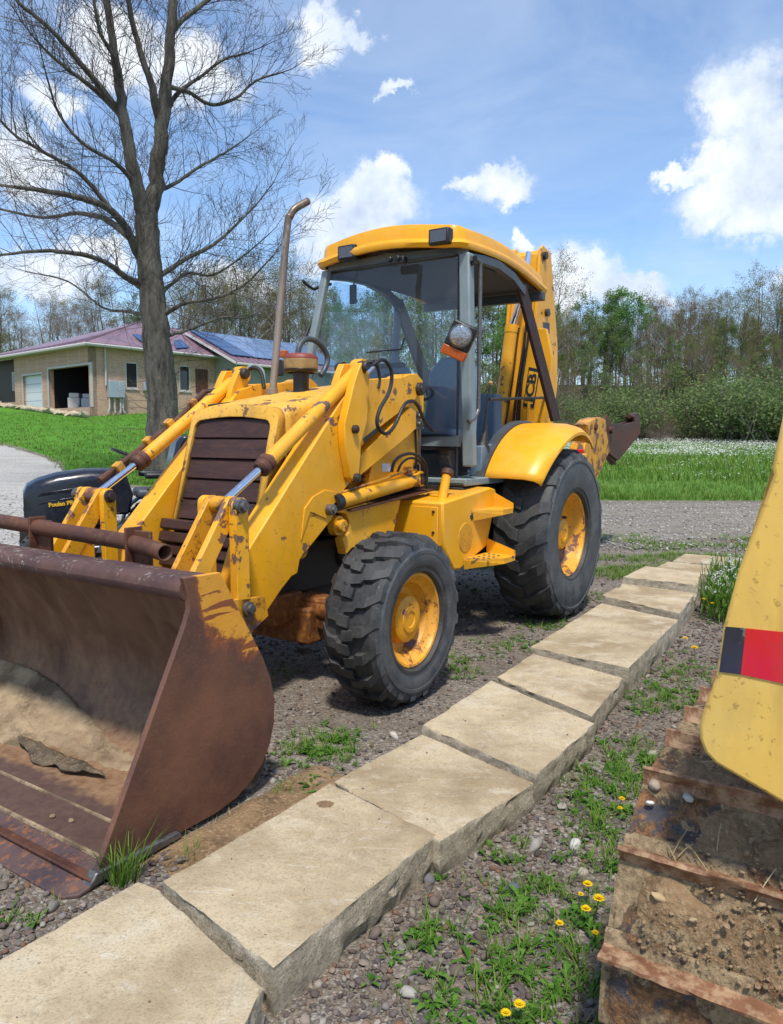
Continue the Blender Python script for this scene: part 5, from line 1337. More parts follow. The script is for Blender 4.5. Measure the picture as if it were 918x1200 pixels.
PATCH = [(370, 880, .14, .10, 95), (390, 870, .08, .07, 50), (335, 930, .07, .05, 28), (720, 920, .17, .11, 110), (700, 960, .12, .09, 60), (680, 1090, .15, .11, 50), (665, 1140, .13, .10, 38), (580, 1150, .13, .08, 46),
         (560, 1185, .12, .08, 42), (650, 1195, .12, .10, 36), (740, 890, .16, .12, 90), (780, 820, .22, .12, 120), (800, 790, .25, .12, 90), (520, 1100, .10, .05, 25), (600, 1000, .06, .05, 12), (520, 1030, .04, .03, 8),
         (540, 775, .10, .08, 26), (600, 760, .15, .14, 50), (640, 735, .16, .14, 60), (680, 700, .20, .15, 50), (540, 790, .09, .07, 20), (340, 790, .08, .06, 10), (585, 1070, .12, .06, 26), (630, 1050, .1, .06, 22), (700, 1010, .1, .07, 45), (20, 1075, .05, .04, 8)]
for (u, v, rx, ry, n) in PATCH: patch(u, v, rx, ry, n)
for (u, v, rx, ry, n) in PATCH: patch(u, v, rx*1.2, ry*1.2, int(n*.7), to=sw_, s=(.35, .9))
blades(sp, 'grass_tufts', 'blade', 'short green grass growing through the gravel beside the slabs', 'grass', h=(.015, .050), w=.0017, n=(4, 9), spread=.020, seed=4, lean=1.1)
blades(sw_, 'weed_rosettes', 'weed', 'low broad leaved weeds between the pebbles', 'weeds', h=(.02, .05), w=.006, n=(5, 8), spread=.008, lean=1.3, seed=5, rosette=True)
# long grass at the bucket corner
sp = []
q = W(150, 1030, 'z', 0); sp += scatter(q.x, q.y, .07, .035, 16, rn, .9, free, (.8, 1.3))
q = W(225, 1010, 'z', 0); sp += scatter(q.x, q.y, .04, .03, 6, rn, .9, free, (.5, .9))
blades(sp, 'grass_clump', 'blade', 'taller grass blades at the front corner of the bucket', 'grass', h=(.06, .14), w=.0022, n=(4, 7), spread=.02, seed=6, lean=.7)
# straw litter
sp = []
for (u, v) in ((232, 978), (262, 960), (250, 985), (210, 1000), (300, 950), (745, 1010), (590, 1080), (540, 830)):
    q = W(u, v, 'z', .0); sp += scatter(q.x, q.y, .07, .05, 10, rn, .6, free, (.8, 1.3))
blades(sp, 'straw_litter', 'straw', 'dry straw strewn on the soil', 'straw', h=(.01, .022), w=.0012, n=(2, 4), spread=.03, seed=8, lean=4.)
# middle distance: thin weeds on the drive edge, foot of meadow, meadow grass and blossom
sp = []
for i in range(3200):
    y = rn.uniform(7.3, 10.8); x = rn.uniform(.10*y, .55*y)
    if mnoise.noise(Vector((x*.7, y*1.8, 2))) > .02 and not on_slab(x, y): sp.append((x, y, zt(x, y), rn.uniform(.6, 1.3)))
for i in range(300):
    y = rn.uniform(5, 9); x = rn.uniform(.05*y, .25*y)
    if mnoise.noise(Vector((x*.9, y*.9, 5))) > .2: sp.append((x, y, zt(x, y), rn.uniform(.6, 1.2)))
blades(sp, 'drive_weeds', 'blade', 'thin yellowish weeds along the gravel drive', 'weeds', h=(.03, .06), w=.003, n=(6, 12), spread=.07, seed=9, lean=1.2)
sp = []; fl = []; 
for i in range(15000):
    y = 16.9+36*rn.random()**1.7; x = rn.uniform(-.02*y, .62*y)
    n_ = mnoise.noise(Vector((x*.35, y*.35, 7)))
    z = zt(x, y)+.02
    s_ = (.30 if y < 22 else .55)*(.9+.9*max(0, n_))*rn.uniform(.7, 1.3)
    sp.append((x, y, z, s_))
    if y > 22 and n_ > -.05 and rn.random() < .22: fl.append((x, y, z+.10*s_, 1))
blades(sp, 'meadow_grass', 'blade', 'rough green meadow grass beyond the gravel drive', 'grass', h=(.25, .5), w=.018, n=(3, 4), spread=.18, seed=10, lean=.6)
rnf = random.Random(31); V = []; F = []
def blossom(x, y, z, r):
    o = len(V); a = rnf.uniform(0, 6.28)
    for k in range(3): V.append((x+cos(a+k*2.094)*r, y+sin(a+k*2.094)*r*.7, z+rnf.uniform(0, r)))
    F.append((o, o+1, o+2))
for (x, y, z, s_) in fl:
    for _ in range(2): blossom(x+rnf.uniform(-.2, .2), y+rnf.uniform(-.2, .2), z+rnf.uniform(.05, .2), .035)
for i in range(24000):
    y = rnf.uniform(34, 52); x = rnf.uniform(0, .62*y)
    if mnoise.noise(Vector((x*.25, y*.5, 3))) > -.35+.02*(44-y): blossom(x, y, zt(x, y)+rnf.uniform(.12, .36), rnf.uniform(.03, .06))
for i in range(500):
    y = rnf.uniform(18, 46); x = -y*rnf.uniform(.2, .55)
    if y > 24: blossom(x, y, zt(x, y)+.08, .022)
mb = MB(); mb.v = V; mb.f = F; mb.m = [0]*len(F)
tag(mb.build('white_blossom', M['seed'], recalc=False, ang=0), 'band of small white flowers in the meadow', 'flowers', kind='stuff')
sp = []
for i in range(9000):
    y = 18+26*rn.random()**1.4; x = -y*rn.uniform(.12, .60)
    # only on the lawn side of its foot
    ex = None
    for (a, b) in zip(edgeL, edgeL[1:]):
        if a[0] <= x <= b[0]: ex = a[1]+(b[1]-a[1])*(x-a[0])/(b[0]-a[0])
    if ex and y > ex: sp.append((x, y, zt(x, y)+.03, rn.uniform(.6, 1.)))
blades(sp, 'lawn_grass', 'blade', 'mown green lawn grass below the brick house', 'grass', h=(.06, .12), w=.012, n=(3, 5), spread=.25, seed=11, lean=.6)

# dandelions in bloom: stalk, flower head of petals, leaves
def dandelion(u, v, hgt, r, lab, seed):
    rn = random.Random(seed); q = W(u, v, 'z', hgt); e = empty('dandelion', (q.x, q.y, 0), 0, lab, 'dandelion', 'yellow dandelions in bloom')
    lx, ly = rn.uniform(-.012, .012), rn.uniform(-.012, .012)
    MB().tube(curve([(lx, ly, 0), (lx*.6, ly*.6, hgt*.5), (0, 0, hgt)], 3), .0011, 5).build('stem', M['weed'], e)
    mb = MB()
    for ringi, (n, rr, el) in enumerate(((18, r, .12), (14, r*.78, .5), (9, r*.5, .9))):
        for k in range(n):
            a = 2*pi*k/n+rn.uniform(-.1, .1); ce, se = cos(el), sin(el); w = rr*.16
            d = Vector((cos(a)*ce, sin(a)*ce, se)); t = Vector((-sin(a), cos(a), 0)); b = Vector((0, 0, hgt+.001*ringi))
            mb.add([b, b+d*rr*.6+t*w, b+d*rr, b+d*rr*.6-t*w], [(0, 1, 2, 3)])
    mb.build('flower_head', M['petal'], e, ang=0, recalc=False)
    lf = MB()
    for k in range(5):
        a = rn.uniform(0, 6.28); L_ = rn.uniform(.03, .055); d = Vector((cos(a), sin(a), 0)); t = Vector((-sin(a), cos(a), 0))
        pts = []; 
        for j in range(7):
            s_ = j/6; w = .006*(sin(pi*min(1, s_*.9+.08)))*(1 if j % 2 else .55); c0 = Vector((lx, ly, 0))+d*L_*s_+Vector((0, 0, .018*sin(pi*s_*.8)))
            pts.append((c0-t*w, c0+t*w))
        lf.grid([[a_, b_] for a_, b_ in pts])
    lf.build('leaf', M['weed'], e, ang=0, recalc=False)
for i, (u, v, h_, r_, lab) in enumerate((
    (689, 1036, .075, .0125, 'dandelion bloom at the top of the group of four by the track'),
    (702, 1053, .085, .0145, 'largest dandelion bloom, rightmost of the group of four'),
    (687, 1065, .065, .0125, 'dandelion bloom below the middle of the group of four'),
    (656, 1082, .055, .0100, 'small dandelion bloom at the lower left of the group'),
    (681, 1048, .050, .0075, 'half hidden orange yellow dandelion bud behind the group'),
    (698, 1093, .040, .0080, 'small dandelion bloom low down beside the track shoe'),
    (609, 1177, .060, .0120, 'dandelion bloom at the bottom edge, upper of two'),
    (593, 1187, .055, .0105, 'dandelion bloom at the bottom edge, lower left of two'),
    (729, 936, .055, .0105, 'upper dandelion bloom of the pair by the pebble covered shoe'),
    (727, 947, .045, .0085, 'lower dandelion bloom of the pair by the pebble covered shoe'),
    (814, 759, .10, .020, 'dandelion bloom nearest the track below the seeding weeds'),
    (803, 748, .10, .016, 'dandelion bloom just left of the one by the track, near the slabs'),
    (825, 702, .16, .013, 'left low bloom inside the tall seeding weeds'),
    (835, 707, .16, .013, 'right low bloom inside the tall seeding weeds'))):
    dandelion(u, v, h_, r_*1.3, lab, i)
# tall seeding weeds beside the far slabs
def weedclump(x, y, n, hmax, lab, seed, rx=.22, ry=.30):
    rn = random.Random(seed); e = empty('weed_clump', (x, y, zt(x, y)), 0, lab, 'weeds', 'tall weeds by the far slabs')
    st = MB(); hd = MB(); lf = MB()
    for i in range(n):
        a = rn.uniform(0, 6.28); r0 = sqrt(rn.random()); bx, by = cos(a)*r0*rx, sin(a)*r0*ry; h = hmax*rn.uniform(.45, 1.)
        tx, ty = bx+rn.uniform(-.06, .06), by+rn.uniform(-.06, .06)
        st.tube([(bx, by, 0), ((bx+tx)/2+.01, (by+ty)/2, h*.5), (tx, ty, h)], .0022, 4, False)
        if rn.random() < .55:
            for k in range(9):
                d = Vector((rn.gauss(0, 1), rn.gauss(0, 1), rn.gauss(0, 1))).normalized()*.017; t = d.orthogonal().normalized()*.008
                c0 = Vector((tx, ty, h))+d; hd.add([c0+t, c0-t, c0+d.cross(t).normalized()*.010], [(0, 1, 2)])
        for k in range(4):
            a2 = rn.uniform(0, 6.28); z0 = h*rn.uniform(0, .5); L_ = rn.uniform(.08, .22)*hmax/.4; d = Vector((cos(a2)*.35, sin(a2)*.35, .95)); t = Vector((-sin(a2), cos(a2), 0))*.007; b = Vector((bx, by, z0))
            lf.add([b-t*.5, b+t*.5, b+d*L_*.6+t, b+d*L_*.6-t, b+d*L_+Vector((cos(a2), sin(a2), -.3))*L_*.2], [(0, 1, 2, 3), (3, 2, 4)])
    for nm, mb, mt in (('stem', st, 'weed'), ('seed_head', hd, 'seed'), ('foliage', lf, 'blade')):
        o = mb.build(nm, M[mt], e, ang=0, recalc=False); o['kind'] = 'stuff'
weedclump(2.62, 5.75, 62, .42, 'tall leafy weeds with white seed heads right of the narrow slab', 1)
weedclump(2.92, 6.35, 60, .40, 'tall weeds with pale blossom behind the first clump, next to the far slabs', 2)
weedclump(3.35, 6.9, 60, .38, 'farthest weed clump with white heads at the end of the slab row', 3, .4, .3)

# ================================================================== SAND AND CRUST IN THE BUCKET
def bucket_floor(x):
    zz = [(3.44, .44), (3.43, .26), (3.455, .18), (3.50, .115), (3.56, .07), (3.64, .040), (3.74, .026), (4.2, .024)]
    for a, b in zip(zz, zz[1:]):
        if a[0] <= x <= b[0]: return a[1]+(b[1]-a[1])*(x-a[0])/(b[0]-a[0])
    return .024
def t2w(x, y, z): return Vector((TX+x*_c-y*_s, TY+x*_s+y*_c, z))
rows_ = []
for i in range(120):
    y = -1.06+2.12*i/119; row = []
    for j in range(60):
        x = 3.445+.58*j/59
        n_ = mnoise.noise(Vector((x*4, y*3, 2)))+.5*mnoise.noise(Vector((x*13, y*13, 5)))
        zf = bucket_floor(x); hi = .055+.13*smooth(.35, -.6, y)+.12*max(0, 1-abs(y-.90)/.15)
        th = .020+.030*smooth(.7, -.3, y)-.09*smooth(3.66, 3.93, x+.14*n_)+.026*n_+.008*mnoise.noise(Vector((x*40, y*40, 5)))-.10*smooth(hi-.03, hi+.07, zf+.03*n_)
        row.append(t2w(x, y, bucket_floor(x)+th-.012))
    rows_.append(row)
tag(MB().grid(rows_).build('sand_heap', M['sand'], recalc=False, ang=60), 'pale tan sand left in the bottom of the rusty bucket', 'sand', kind='stuff')
rows_ = []
for i in range(24):
    t = i/23; row = []
    for j in range(8):
        s_ = j/7; y = -.12+.66*t; x = 3.77+.03*t+(.10*sin(pi*t)**.8)*(s_-.15)*(1+.5*mnoise.noise(Vector((y*9, s_*2, 4))))
        row.append(t2w(x, y, .048+.022*sin(pi*s_)*sin(pi*t)*.5+.006*sin(t*9)+.016*mnoise.noise(Vector((x*25, y*25, 1)))))
    rows_.append(row)
fl_ = MB().grid(rows_).build('sand_crust', M['crust'], recalc=False, ang=60); so = fl_.modifiers.new('solid', 'SOLIDIFY'); so.thickness = .008  # thin dark crust of dirt lying on the sand
tag(fl_, 'dark dirty crust lying on the sand in the bucket', 'rubber flap')
for i, (x, y) in enumerate(((4.09, .64), (4.07, .72))):
    VV = []; FF = []; pebble_into(VV, FF, 0, 0, .008, .011, random.Random(i), False)
    mb = MB(); mb.v = VV; mb.f = FF; mb.m = [0]*len(FF); o = mb.build('stone', M['sand'], recalc=False); o.location = t2w(x, y, .024)
    tag(o, ('left' if i == 0 else 'right')+' of the two pale crumbs on the bucket floor near its edge', 'stone')
# ================================================================== CRAWLER ON THE RIGHT
P0 = Vector((.61, 1.67, 0)); DD = Vector((-.55, -.835, 0)).normalized(); NN = Vector((-DD.y, DD.x, 0))
CR = empty('crawler_machine', P0, atan2(DD.y, DD.x), 'dull yellow crawler machine with muddy steel tracks cut off by the right edge', 'crawler')
# local frame: x towards the viewer along the track, -y is outward left edge -> +y = into the machine
RA, RC, ZC, XC = .40, .44, .25, -.02
sgnY = 1 if (Matrix.Rotation(atan2(DD.y, DD.x), 3, 'Z') @ Vector((0, 1, 0))).dot(NN) > 0 else -1
def path_pt(s, rad):
    """s = arc length, 0 at the top over the idler, positive round it"""
    if s <= 0: return Vector((XC+s, 0, ZC+rad)), Vector((0, 0, 1)), Vector((1, 0, 0))
    a = s/RA; return Vector((XC+sin(a)*rad, 0, ZC+cos(a)*rad)), Vector((sin(a), 0, cos(a))), Vector((cos(a), 0, -sin(a)))
WS = .52
pitch_ = .185
def shoe_mesh():
    mb = MB()
    # curved plate with overlap lip, grouser bar with a worn top
    L_ = .168; t = .014
    prof = [(-.046, -.012), (-.040, -.006), (-.018, -.002), (-.013, .010), (-.012, .030), (-.009, .037), (-.002, .036), (.002, .014), (.014, .003), (L_-.05, .002), (L_-.032, -.003), (L_-.024, -.014), (L_-.030, -.022), (L_-.05, -.016), (.02, -.014), (-.03, -.016)]
    n = len(prof); NS = 26; vs = []
    for k in range(NS+1):
        y = WS*k/NS
        for i, (a, b) in enumerate(prof):
            j = mnoise.noise(Vector((k*.7, i*2.1, 1)))*.0022; vs.append((a+j, y*1.0, b+j*(1.8 if 3 <= i <= 7 else .7)))
    fs = []
    for k in range(NS):
        for i in range(n): fs.append((k*n+i, k*n+(i+1) % n, (k+1)*n+(i+1) % n, (k+1)*n+i))
    fs += [tuple(range(n)), tuple(range((NS+1)*n-1, NS*n-1, -1))]
    mb.add(vs, fs); mb.m = [1 if (f[0] % n) in (2, 3, 4, 5, 6, 7) and len(f) == 4 else 0 for f in mb.f]
    return mb.mesh('track_shoe', [M['shoe'], M['grouser']], 35)
SM = shoe_mesh()
for k in range(-16, 6):
    s_ = .10+.02+k*pitch_
    p, nrm, tan = path_pt(s_, RA)
    o = bpy.data.objects.new('track_shoe', SM); COL.objects.link(o); o.parent = CR
    Y_ = Vector((0, 1, 0)); X_ = tan if sgnY > 0 else tan
    # swing the plate to lie between its own and the next hinge
    p2, n2, t2 = path_pt(s_+pitch_, RA); X_ = (p2-p).normalized(); Z_ = X_.cross(Y_).normalized()
    mtx = Matrix(((X_.x, 0, Z_.x, p.x), (X_.y, 1, Z_.y, 0), (X_.z, 0, Z_.z, p.z), (0, 0, 0, 1)))
    if sgnY < 0: mtx = mtx @ Matrix.Scale(-1, 4, (0, 1, 0))
    o.matrix_local = mtx
sy = sgnY
# links, frame and inner parts seen through the gaps
fr = MB()
for k in range(-14, 6):
    for yy in (.20, .29):
        p, nrm, tan = path_pt(.12+k*pitch_+.09, RA-.055); RMx = Matrix.Rotation(atan2(-tan.z, tan.x), 3, 'Y')
        MB().box((p.x, sy*yy, p.z), (.19, .035, .075), RMx).build('track_link', M['dark'], CR, .008)
MB().lathe([(0, -.05), (.30, -.05), (.31, 0), (.30, .05), (0, .05)], (XC, sy*.25, ZC), (0, 1, 0), 36).build('idler', M['rust_dark'], CR, .006)
MB().bb(-3.2, -.12, min(sy*.12, sy*.40), max(sy*.12, sy*.40), .15, .45).build('track_frame', M['dark'], CR, .02)
# yellow body corner above the track, a folded steel shell
q0 = W(822, 872, 'y', 1.30); pn = Vector((.44, .9, 0)).normalized()
def BPn(u, v): return Wplane(u, v, q0, pn)
bp_px = [(905, 548), (907, 556), (866, 668), (848, 735), (841, 787), (825, 832), (820, 850), (820, 866), (826, 882), (838, 895), (918, 942), (1010, 996), (1150, 1050), (1150, 440), (936, 440), (918, 487)]
inv = CR.matrix_basis.inverted() if False else Matrix.Rotation(-atan2(DD.y, DD.x), 4, 'Z') @ Matrix.Translation(-P0)
pts = [inv @ BPn(u, v) for u, v in bp_px]
back = inv.to_3x3() @ (pn*.02)
bodym = MB(); bodym.slab(pts, back)
body = bodym.build('body_panel', M['yellow_old'], CR, .006)
side_off = inv.to_3x3() @ Vector((.62, .55, 0))
edge = [(918, 487), (905, 548), (866, 668), (848, 735), (841, 787), (825, 832), (820, 850), (820, 866), (826, 882), (838, 895), (918, 942)]
e3 = [inv @ BPn(u+1.2, v) + back for u, v in edge]
MB().grid([[p+back*.0 for p in e3], [p+side_off for p in e3]]).build('body_side', M['yellow_old'], CR, recalc=False)
st_w = [(848, 734), (875, 737), (868, 790), (841, 787)]; st_b = st_w
def decalq(px, nm, mtl):
    q = [inv @ BPn(u, v) - back*.12 for u, v in px]; MB().slab(q, back*.06).build(nm, M[mtl], body)
decalq([(850.5, 734), (874, 736), (868, 790), (843, 787)], 'black_stripe', 'blacktape')
decalq([(874.3, 736), (1150, 764), (1150, 850), (868.3, 790)], 'red_stripe', 'red')
# mud, stones and straw on the shoes
rows_ = []
for i in range(90):
    s_ = -.95+1.5*i/89; row = []
    for j in range(56):
        y = .05+.47*j/55; n_ = mnoise.noise(Vector((s_*6, y*6, 3)))+.5*mnoise.noise(Vector((s_*15, y*15, 7)))+.3*mnoise.noise(Vector((s_*45, y*45, 9)))
        th = (.026*n_+.012*smooth(.15, .45, y)+(.016 if s_ < .30 else .0)*smooth(.1, .3, y)-.009)
        f_ = ((s_-.12)/pitch_) % 1; th -= .012*smooth(.12, 0., f_)+.014*smooth(.9, 1., f_)
        p, nrm, tan = path_pt(s_, RA+max(-.03, min(th, .030))); row.append(p+Vector((0, sgnY*y, 0)))
    rows_.append(row)
md = MB().grid(rows_).build('caked_mud', M['mud'], recalc=False, ang=60); md.matrix_world = Matrix.Translation(P0) @ Matrix.Rotation(atan2(DD.y, DD.x), 4, 'Z')
tag(md, 'brown mud caked over the track shoes', 'mud', kind='stuff')
V = []; F = []; rn = random.Random(77); straw = []
for i in range(8000):
    s_ = rn.uniform(-1.0, .46); y = .05+.45*rn.random()**.8
    if mnoise.noise(Vector((s_*5, y*5, 8))) < -.15: continue
    f_ = ((s_-.12)/pitch_) % 1
    if f_ > .88: continue
    p, nrm, tan = path_pt(s_, RA+.004); r = .0012+.0060*rn.random()**5
    q = p+Vector((0, sy*y, 0))+nrm*rn.uniform(0, .012)
    pebble_into(V, F, q.x, q.y, q.z, r, rn)
mb = MB(); mb.v = V; mb.f = F; mb.m = [0]*len(F); o = mb.build('mud_clods', M['clod'], recalc=False, ang=60); o.matrix_world = inv.inverted()
tag(o, 'brown mud crumbs caked on the steel track', 'mud', kind='stuff')
for i in range(60):
    s_ = rn.uniform(-.35, .30); y = rn.uniform(.08, .45); p, nrm, tan = path_pt(s_, RA+.014)
    a = rn.uniform(0, pi); L_ = rn.uniform(.02, .075); d = tan*cos(a)+Vector((0, sin(a), 0)); q = p+Vector((0, sy*y, 0))
    straw.append((q-d*L_/2, q+nrm*.006, q+d*L_/2))
mb = MB()
for a, b, c in straw: mb.tube([a, b, c], .0013, 4, False)
o = mb.build('straw_bits', M['straw'], recalc=False, ang=0); o.matrix_world = inv.inverted(); tag(o, 'dry straw stuck to the muddy track shoes', 'straw', kind='stuff')
shoe_n = Vector((0, 0, 1))
for i, (u, v, r, mt, lab) in enumerate(((767, 920, .017, (.34, .28, .20), 'largest tan stone on the upper track shoe'), (807, 935, .013, (.40, .38, .33), 'angular grey stone on the upper track shoe'),
                           (840, 922, .010, (.62, .58, .50), 'white stone at the right of the upper track shoe'), (762, 941, .009, (.66, .62, .54), 'small white round stone near the left end of the upper shoe'),
                           (773, 1052, .013, (.40, .29, .15), 'yellow brown stone on the middle track shoe among straw'), (812, 1078, .009, (.36, .26, .15), 'little tan stone right of the yellow brown one on the middle shoe'))):
    # land on the tilted plate plane
    s_t = (.165, .165, .165, .165, .34, .36)[i]
    p, nrm, tan = path_pt(s_t, RA+.006); pw = inv.inverted() @ p; nw = inv.inverted().to_3x3() @ nrm
    q = Wplane(u, v, pw, nw); VV = []; FF = []; pebble_into(VV, FF, 0, 0, 0, r, random.Random(i+50), True)
    mb = MB(); mb.v = VV; mb.f = FF; mb.m = [0]*len(FF); o = mb.build('stone', flat('shoe_stone_%d' % i, mt, .85, 0, .5, 50, .15), recalc=False, ang=60); o.location = q; tag(o, lab, 'stone', 'stones lying on the track')

# ================================================================== RIDE-ON MOWER
mw0 = Vector((-3.12, 8.34, 0)); fwd2 = Vector((-.90, -.43, 0)).normalized()
MW = empty('lawn_tractor', (mw0.x, mw0.y, zt(mw0.x, mw0.y)), atan2(fwd2.y, fwd2.x), 'black ride-on lawn tractor with yellow wheel rims standing behind the loader bucket', 'lawn tractor')
MW.scale = (.95,)*3; MW.location.z = 0
def Q(n, mb, mtl, par=None, bevel=0, **k): return mb.build(n, M[mtl], par or MW, bevel, **k)
# hood: lofted sections
secs = []
for x, hw, z0, z1, r in ((.0, .25, .46, 1.06, .10), (.27, .26, .44, 1.06, .12), (.55, .255, .42, 1.02, .12), (.75, .240, .42, .96, .12), (.86, .215, .44, .90, .11), (.90, .17, .50, .82, .08)):
    secs.append(hood_ring(x, hw, z0, z1, r, 6, .02))
hm = MB().grid(secs); hm.add(secs[-1], [tuple(range(len(secs[-1])))]); hm.add(secs[0], [tuple(range(len(secs[0])-1, -1, -1))])
hd_ = Q('hood', hm, 'mowerblack', ang=50, recalc=False)
Q('hood_crease', MB().slab([(.18, .262, .90), (.72, .244, .82), (.76, .235, .78), (.18, .264, .84)], (0, .008, 0)), 'mowerblack', hd_, bevel=.006)
Q('hood_crease', MB().slab([(.18, .262, .80), (.72, .244, .72), (.76, .236, .69), (.18, .264, .76)], (0, .006, 0)), 'mowerblack', hd_, bevel=.004)
words('lettering', 'Poulan PRO', .062, M['lettering'], hd_, basis((.50, .266, .70), (-1, .06, .10), (0, 0, 1)), .002, .003)
Q('headlight', MB().box((.885, .10, .64), (.04, .13, .05)), 'lensdark', hd_, bevel=.01)
Q('engine_bay', MB().bb(.05, .95, -.18, .18, .28, .45), 'dark', bevel=.02)
Q('dash', MB().slab([(-.02, -.24, .55), (.04, -.24, 1.06), (-.14, -.2, 1.10), (-.24, -.2, .78), (-.2, -.24, .55)], (0, .46, 0)), 'mowerblack', bevel=.03)
sc_ = Vector((-.24, 0, 1.22)); an = Vector((-.4, 0, 1)).normalized(); uu = an.orthogonal().normalized(); ww_ = an.cross(uu)
wv_ = MB().tube([sc_+(uu*cos(2*pi*k/32)+ww_*sin(2*pi*k/32))*.21 for k in range(33)], .018, 8, False)
for k in range(3): wv_.tube([sc_, sc_+(uu*cos(2*pi*k/3+.5)+ww_*sin(2*pi*k/3+.5))*.2], .014, 6)
wv_.cyl(sc_, sc_-an*.25, .025, 10); Q('steering_wheel', wv_, 'black')
Q('running_board', MB().bb(-.55, .15, -.42, .42, .38, .42), 'mowerblack', bevel=.01)
for s in (1, -1):
    rows_ = [[Vector((-.56+cos(radians(10+165*k/14))*.39, s*y, .35+sin(radians(10+165*k/14))*.39)) for y in (.20, .44, .46)] for k in range(15)]
    f = Q('fender', MB().grid(rows_), 'mowerblack', recalc=False, ang=60); so = f.modifiers.new('s', 'SOLIDIFY'); so.thickness = .012
Q('seat', MB().bb(-.72, -.28, -.24, .24, .72, .84), 'cabdark', bevel=.05, seg=4)
Q('seat_back', MB().slab([(-.60, -.28, .80), (-.68, -.28, 1.10), (-.74, -.24, 1.38), (-.80, -.22, 1.46), (-.97, -.22, 1.46), (-1.0, -.26, 1.05), (-.86, -.28, .78)], (0, .48, 0)), 'cabblue' if False else 'mowerblack', bevel=.05, seg=4)
for s in (1, -1): Q('armrest', MB().bb(-.72, -.36, s*.30-.04, s*.30+.04, .96, 1.03), 'black', bevel=.03, seg=3)
Q('chassis', MB().bb(-.9, .82, -.16, .16, .22, .34), 'dark')
Q('deck', MB().bb(-.45, .45, -.55, .55, .14, .26), 'mowerblack', bevel=.04)
def mwheel(x, y, R0, w, rim, nm):
    e = bpy.data.objects.new(nm, None); COL.objects.link(e); e.parent = MW; e.location = (x, y, R0)
    t = MB().lathe(tyre_profile(R0, w, rim), (0, 0, 0), (0, 1, 0), 40)
    for i in range(20):
        for sd in (-1, 1): lug_block(t, R0, w, [(-.05, -.06), (.5, 0), (1, .10)], .03, .012, 2*pi*(i+(.5 if sd > 0 else 0))/20, sd)
    t.build('tyre', M['rubber'], e, ang=35)
    h = w/2*(1 if y > 0 else -1)
    MB().lathe([(rim, h*.7), (rim+.008, h*.8), (rim-.012, h*.7), (rim-.03, h*.3), (rim*.4, h*.25), (rim*.3, h*.6), (0, h*.62)], (0, 0, 0), (0, 1, 0), 32).build('rim', M['yellow_rim'], e, ang=40)
for s in (1, -1):
    mwheel(.76, s*.45, .205, .17, .125, 'front_wheel'); mwheel(-.56, s*.44, .34, .28, .15, 'rear_wheel')
Q('front_axle', MB().cyl((.74, -.36, .19), (.74, .36, .19), .022, 10), 'dark')

# ================================================================== HOUSE
HS = empty('brick_house', (-16.5, 42, 2.6), 0, 'tan brick house with plum metal roof, solar panels and an open garage', 'house')
hz0 = 2.2
cnr = Vector((-16.5, 42, 0)); f1_ = Vector((-.75, .66, 0)).normalized(); f2_ = Vector((.66, .75, 0)).normalized()
hb0 = Vector((-16.5, 42, 2.6))
def H(n, mb, mtl, par=None, bevel=0, **k):
    o = mb.build(n, M[mtl], par or HS, bevel, **k); return o
def hp(a, b, z): return cnr+f1_*a+f2_*b+Vector((0, 0, z))-hb0     # along garage wall, along side wall
def on_front(u, v):   # pixel on garage wall
    p = Wplane(u, v, cnr, Vector((f1_.y, -f1_.x, 0))); d = p-cnr; return d.dot(f1_), p.z
def on_side(u, v):
    p = Wplane(u, v, cnr, Vector((f2_.y, -f2_.x, 0))); d = p-cnr; return d.dot(f2_), p.z
def wall_with_holes(org, dirv, L0, L1, z0, z1, holes, thick):
    """wall panel with real openings; holes (l0,l1,za,zb)"""
    xs = sorted({L0, L1, *[h[0] for h in holes], *[h[1] for h in holes]}); zs = sorted({z0, z1, *[h[2] for h in holes], *[h[3] for h in holes]})
    mb = MB()
    for a, b in zip(xs, xs[1:]):
        for c, d in zip(zs, zs[1:]):
            mx, mz = (a+b)/2, (c+d)/2
            if any(h[0] < mx < h[1] and h[2] < mz < h[3] for h in holes): continue
            mb.slab([org+dirv*a+Vector((0, 0, c)), org+dirv*b+Vector((0, 0, c)), org+dirv*b+Vector((0, 0, d)), org+dirv*a+Vector((0, 0, d))], thick)
    return mb
eave = on_front(107, 402)[1]; 
g1a, z_ = on_front(57, 433); g1b, _ = on_front(106, 433); gz = z_
d1a, dzz = on_front(27, 441); d1b, _ = on_front(49, 441)
zb_ = on_front(80, 478)[1]
Lf = on_front(17, 440)[0]; Ls = on_side(252, 440)[0]
holes = [(min(g1a, g1b), max(g1a, g1b), zb_, gz), (min(d1a, d1b), max(d1a, d1b), zb_, dzz)]
H('garage_wall', wall_with_holes(cnr-hb0, f1_, 0, Lf, 1.9, eave, holes, f2_*.3), 'brick')
wins = []
for (ua, ub, va, vb) in ((147, 161, 424, 455), (210, 223, 428, 458)):
    a, zt1 = on_side(ua, va); b, _ = on_side(ub, va); zt2 = on_side((ua+ub)/2, vb)[1]; wins.append((a, b, zt2, zt1))
H('side_wall', wall_with_holes(cnr-hb0, f2_, 0, Ls, 1.9, eave, wins, f1_*.3), 'brick')
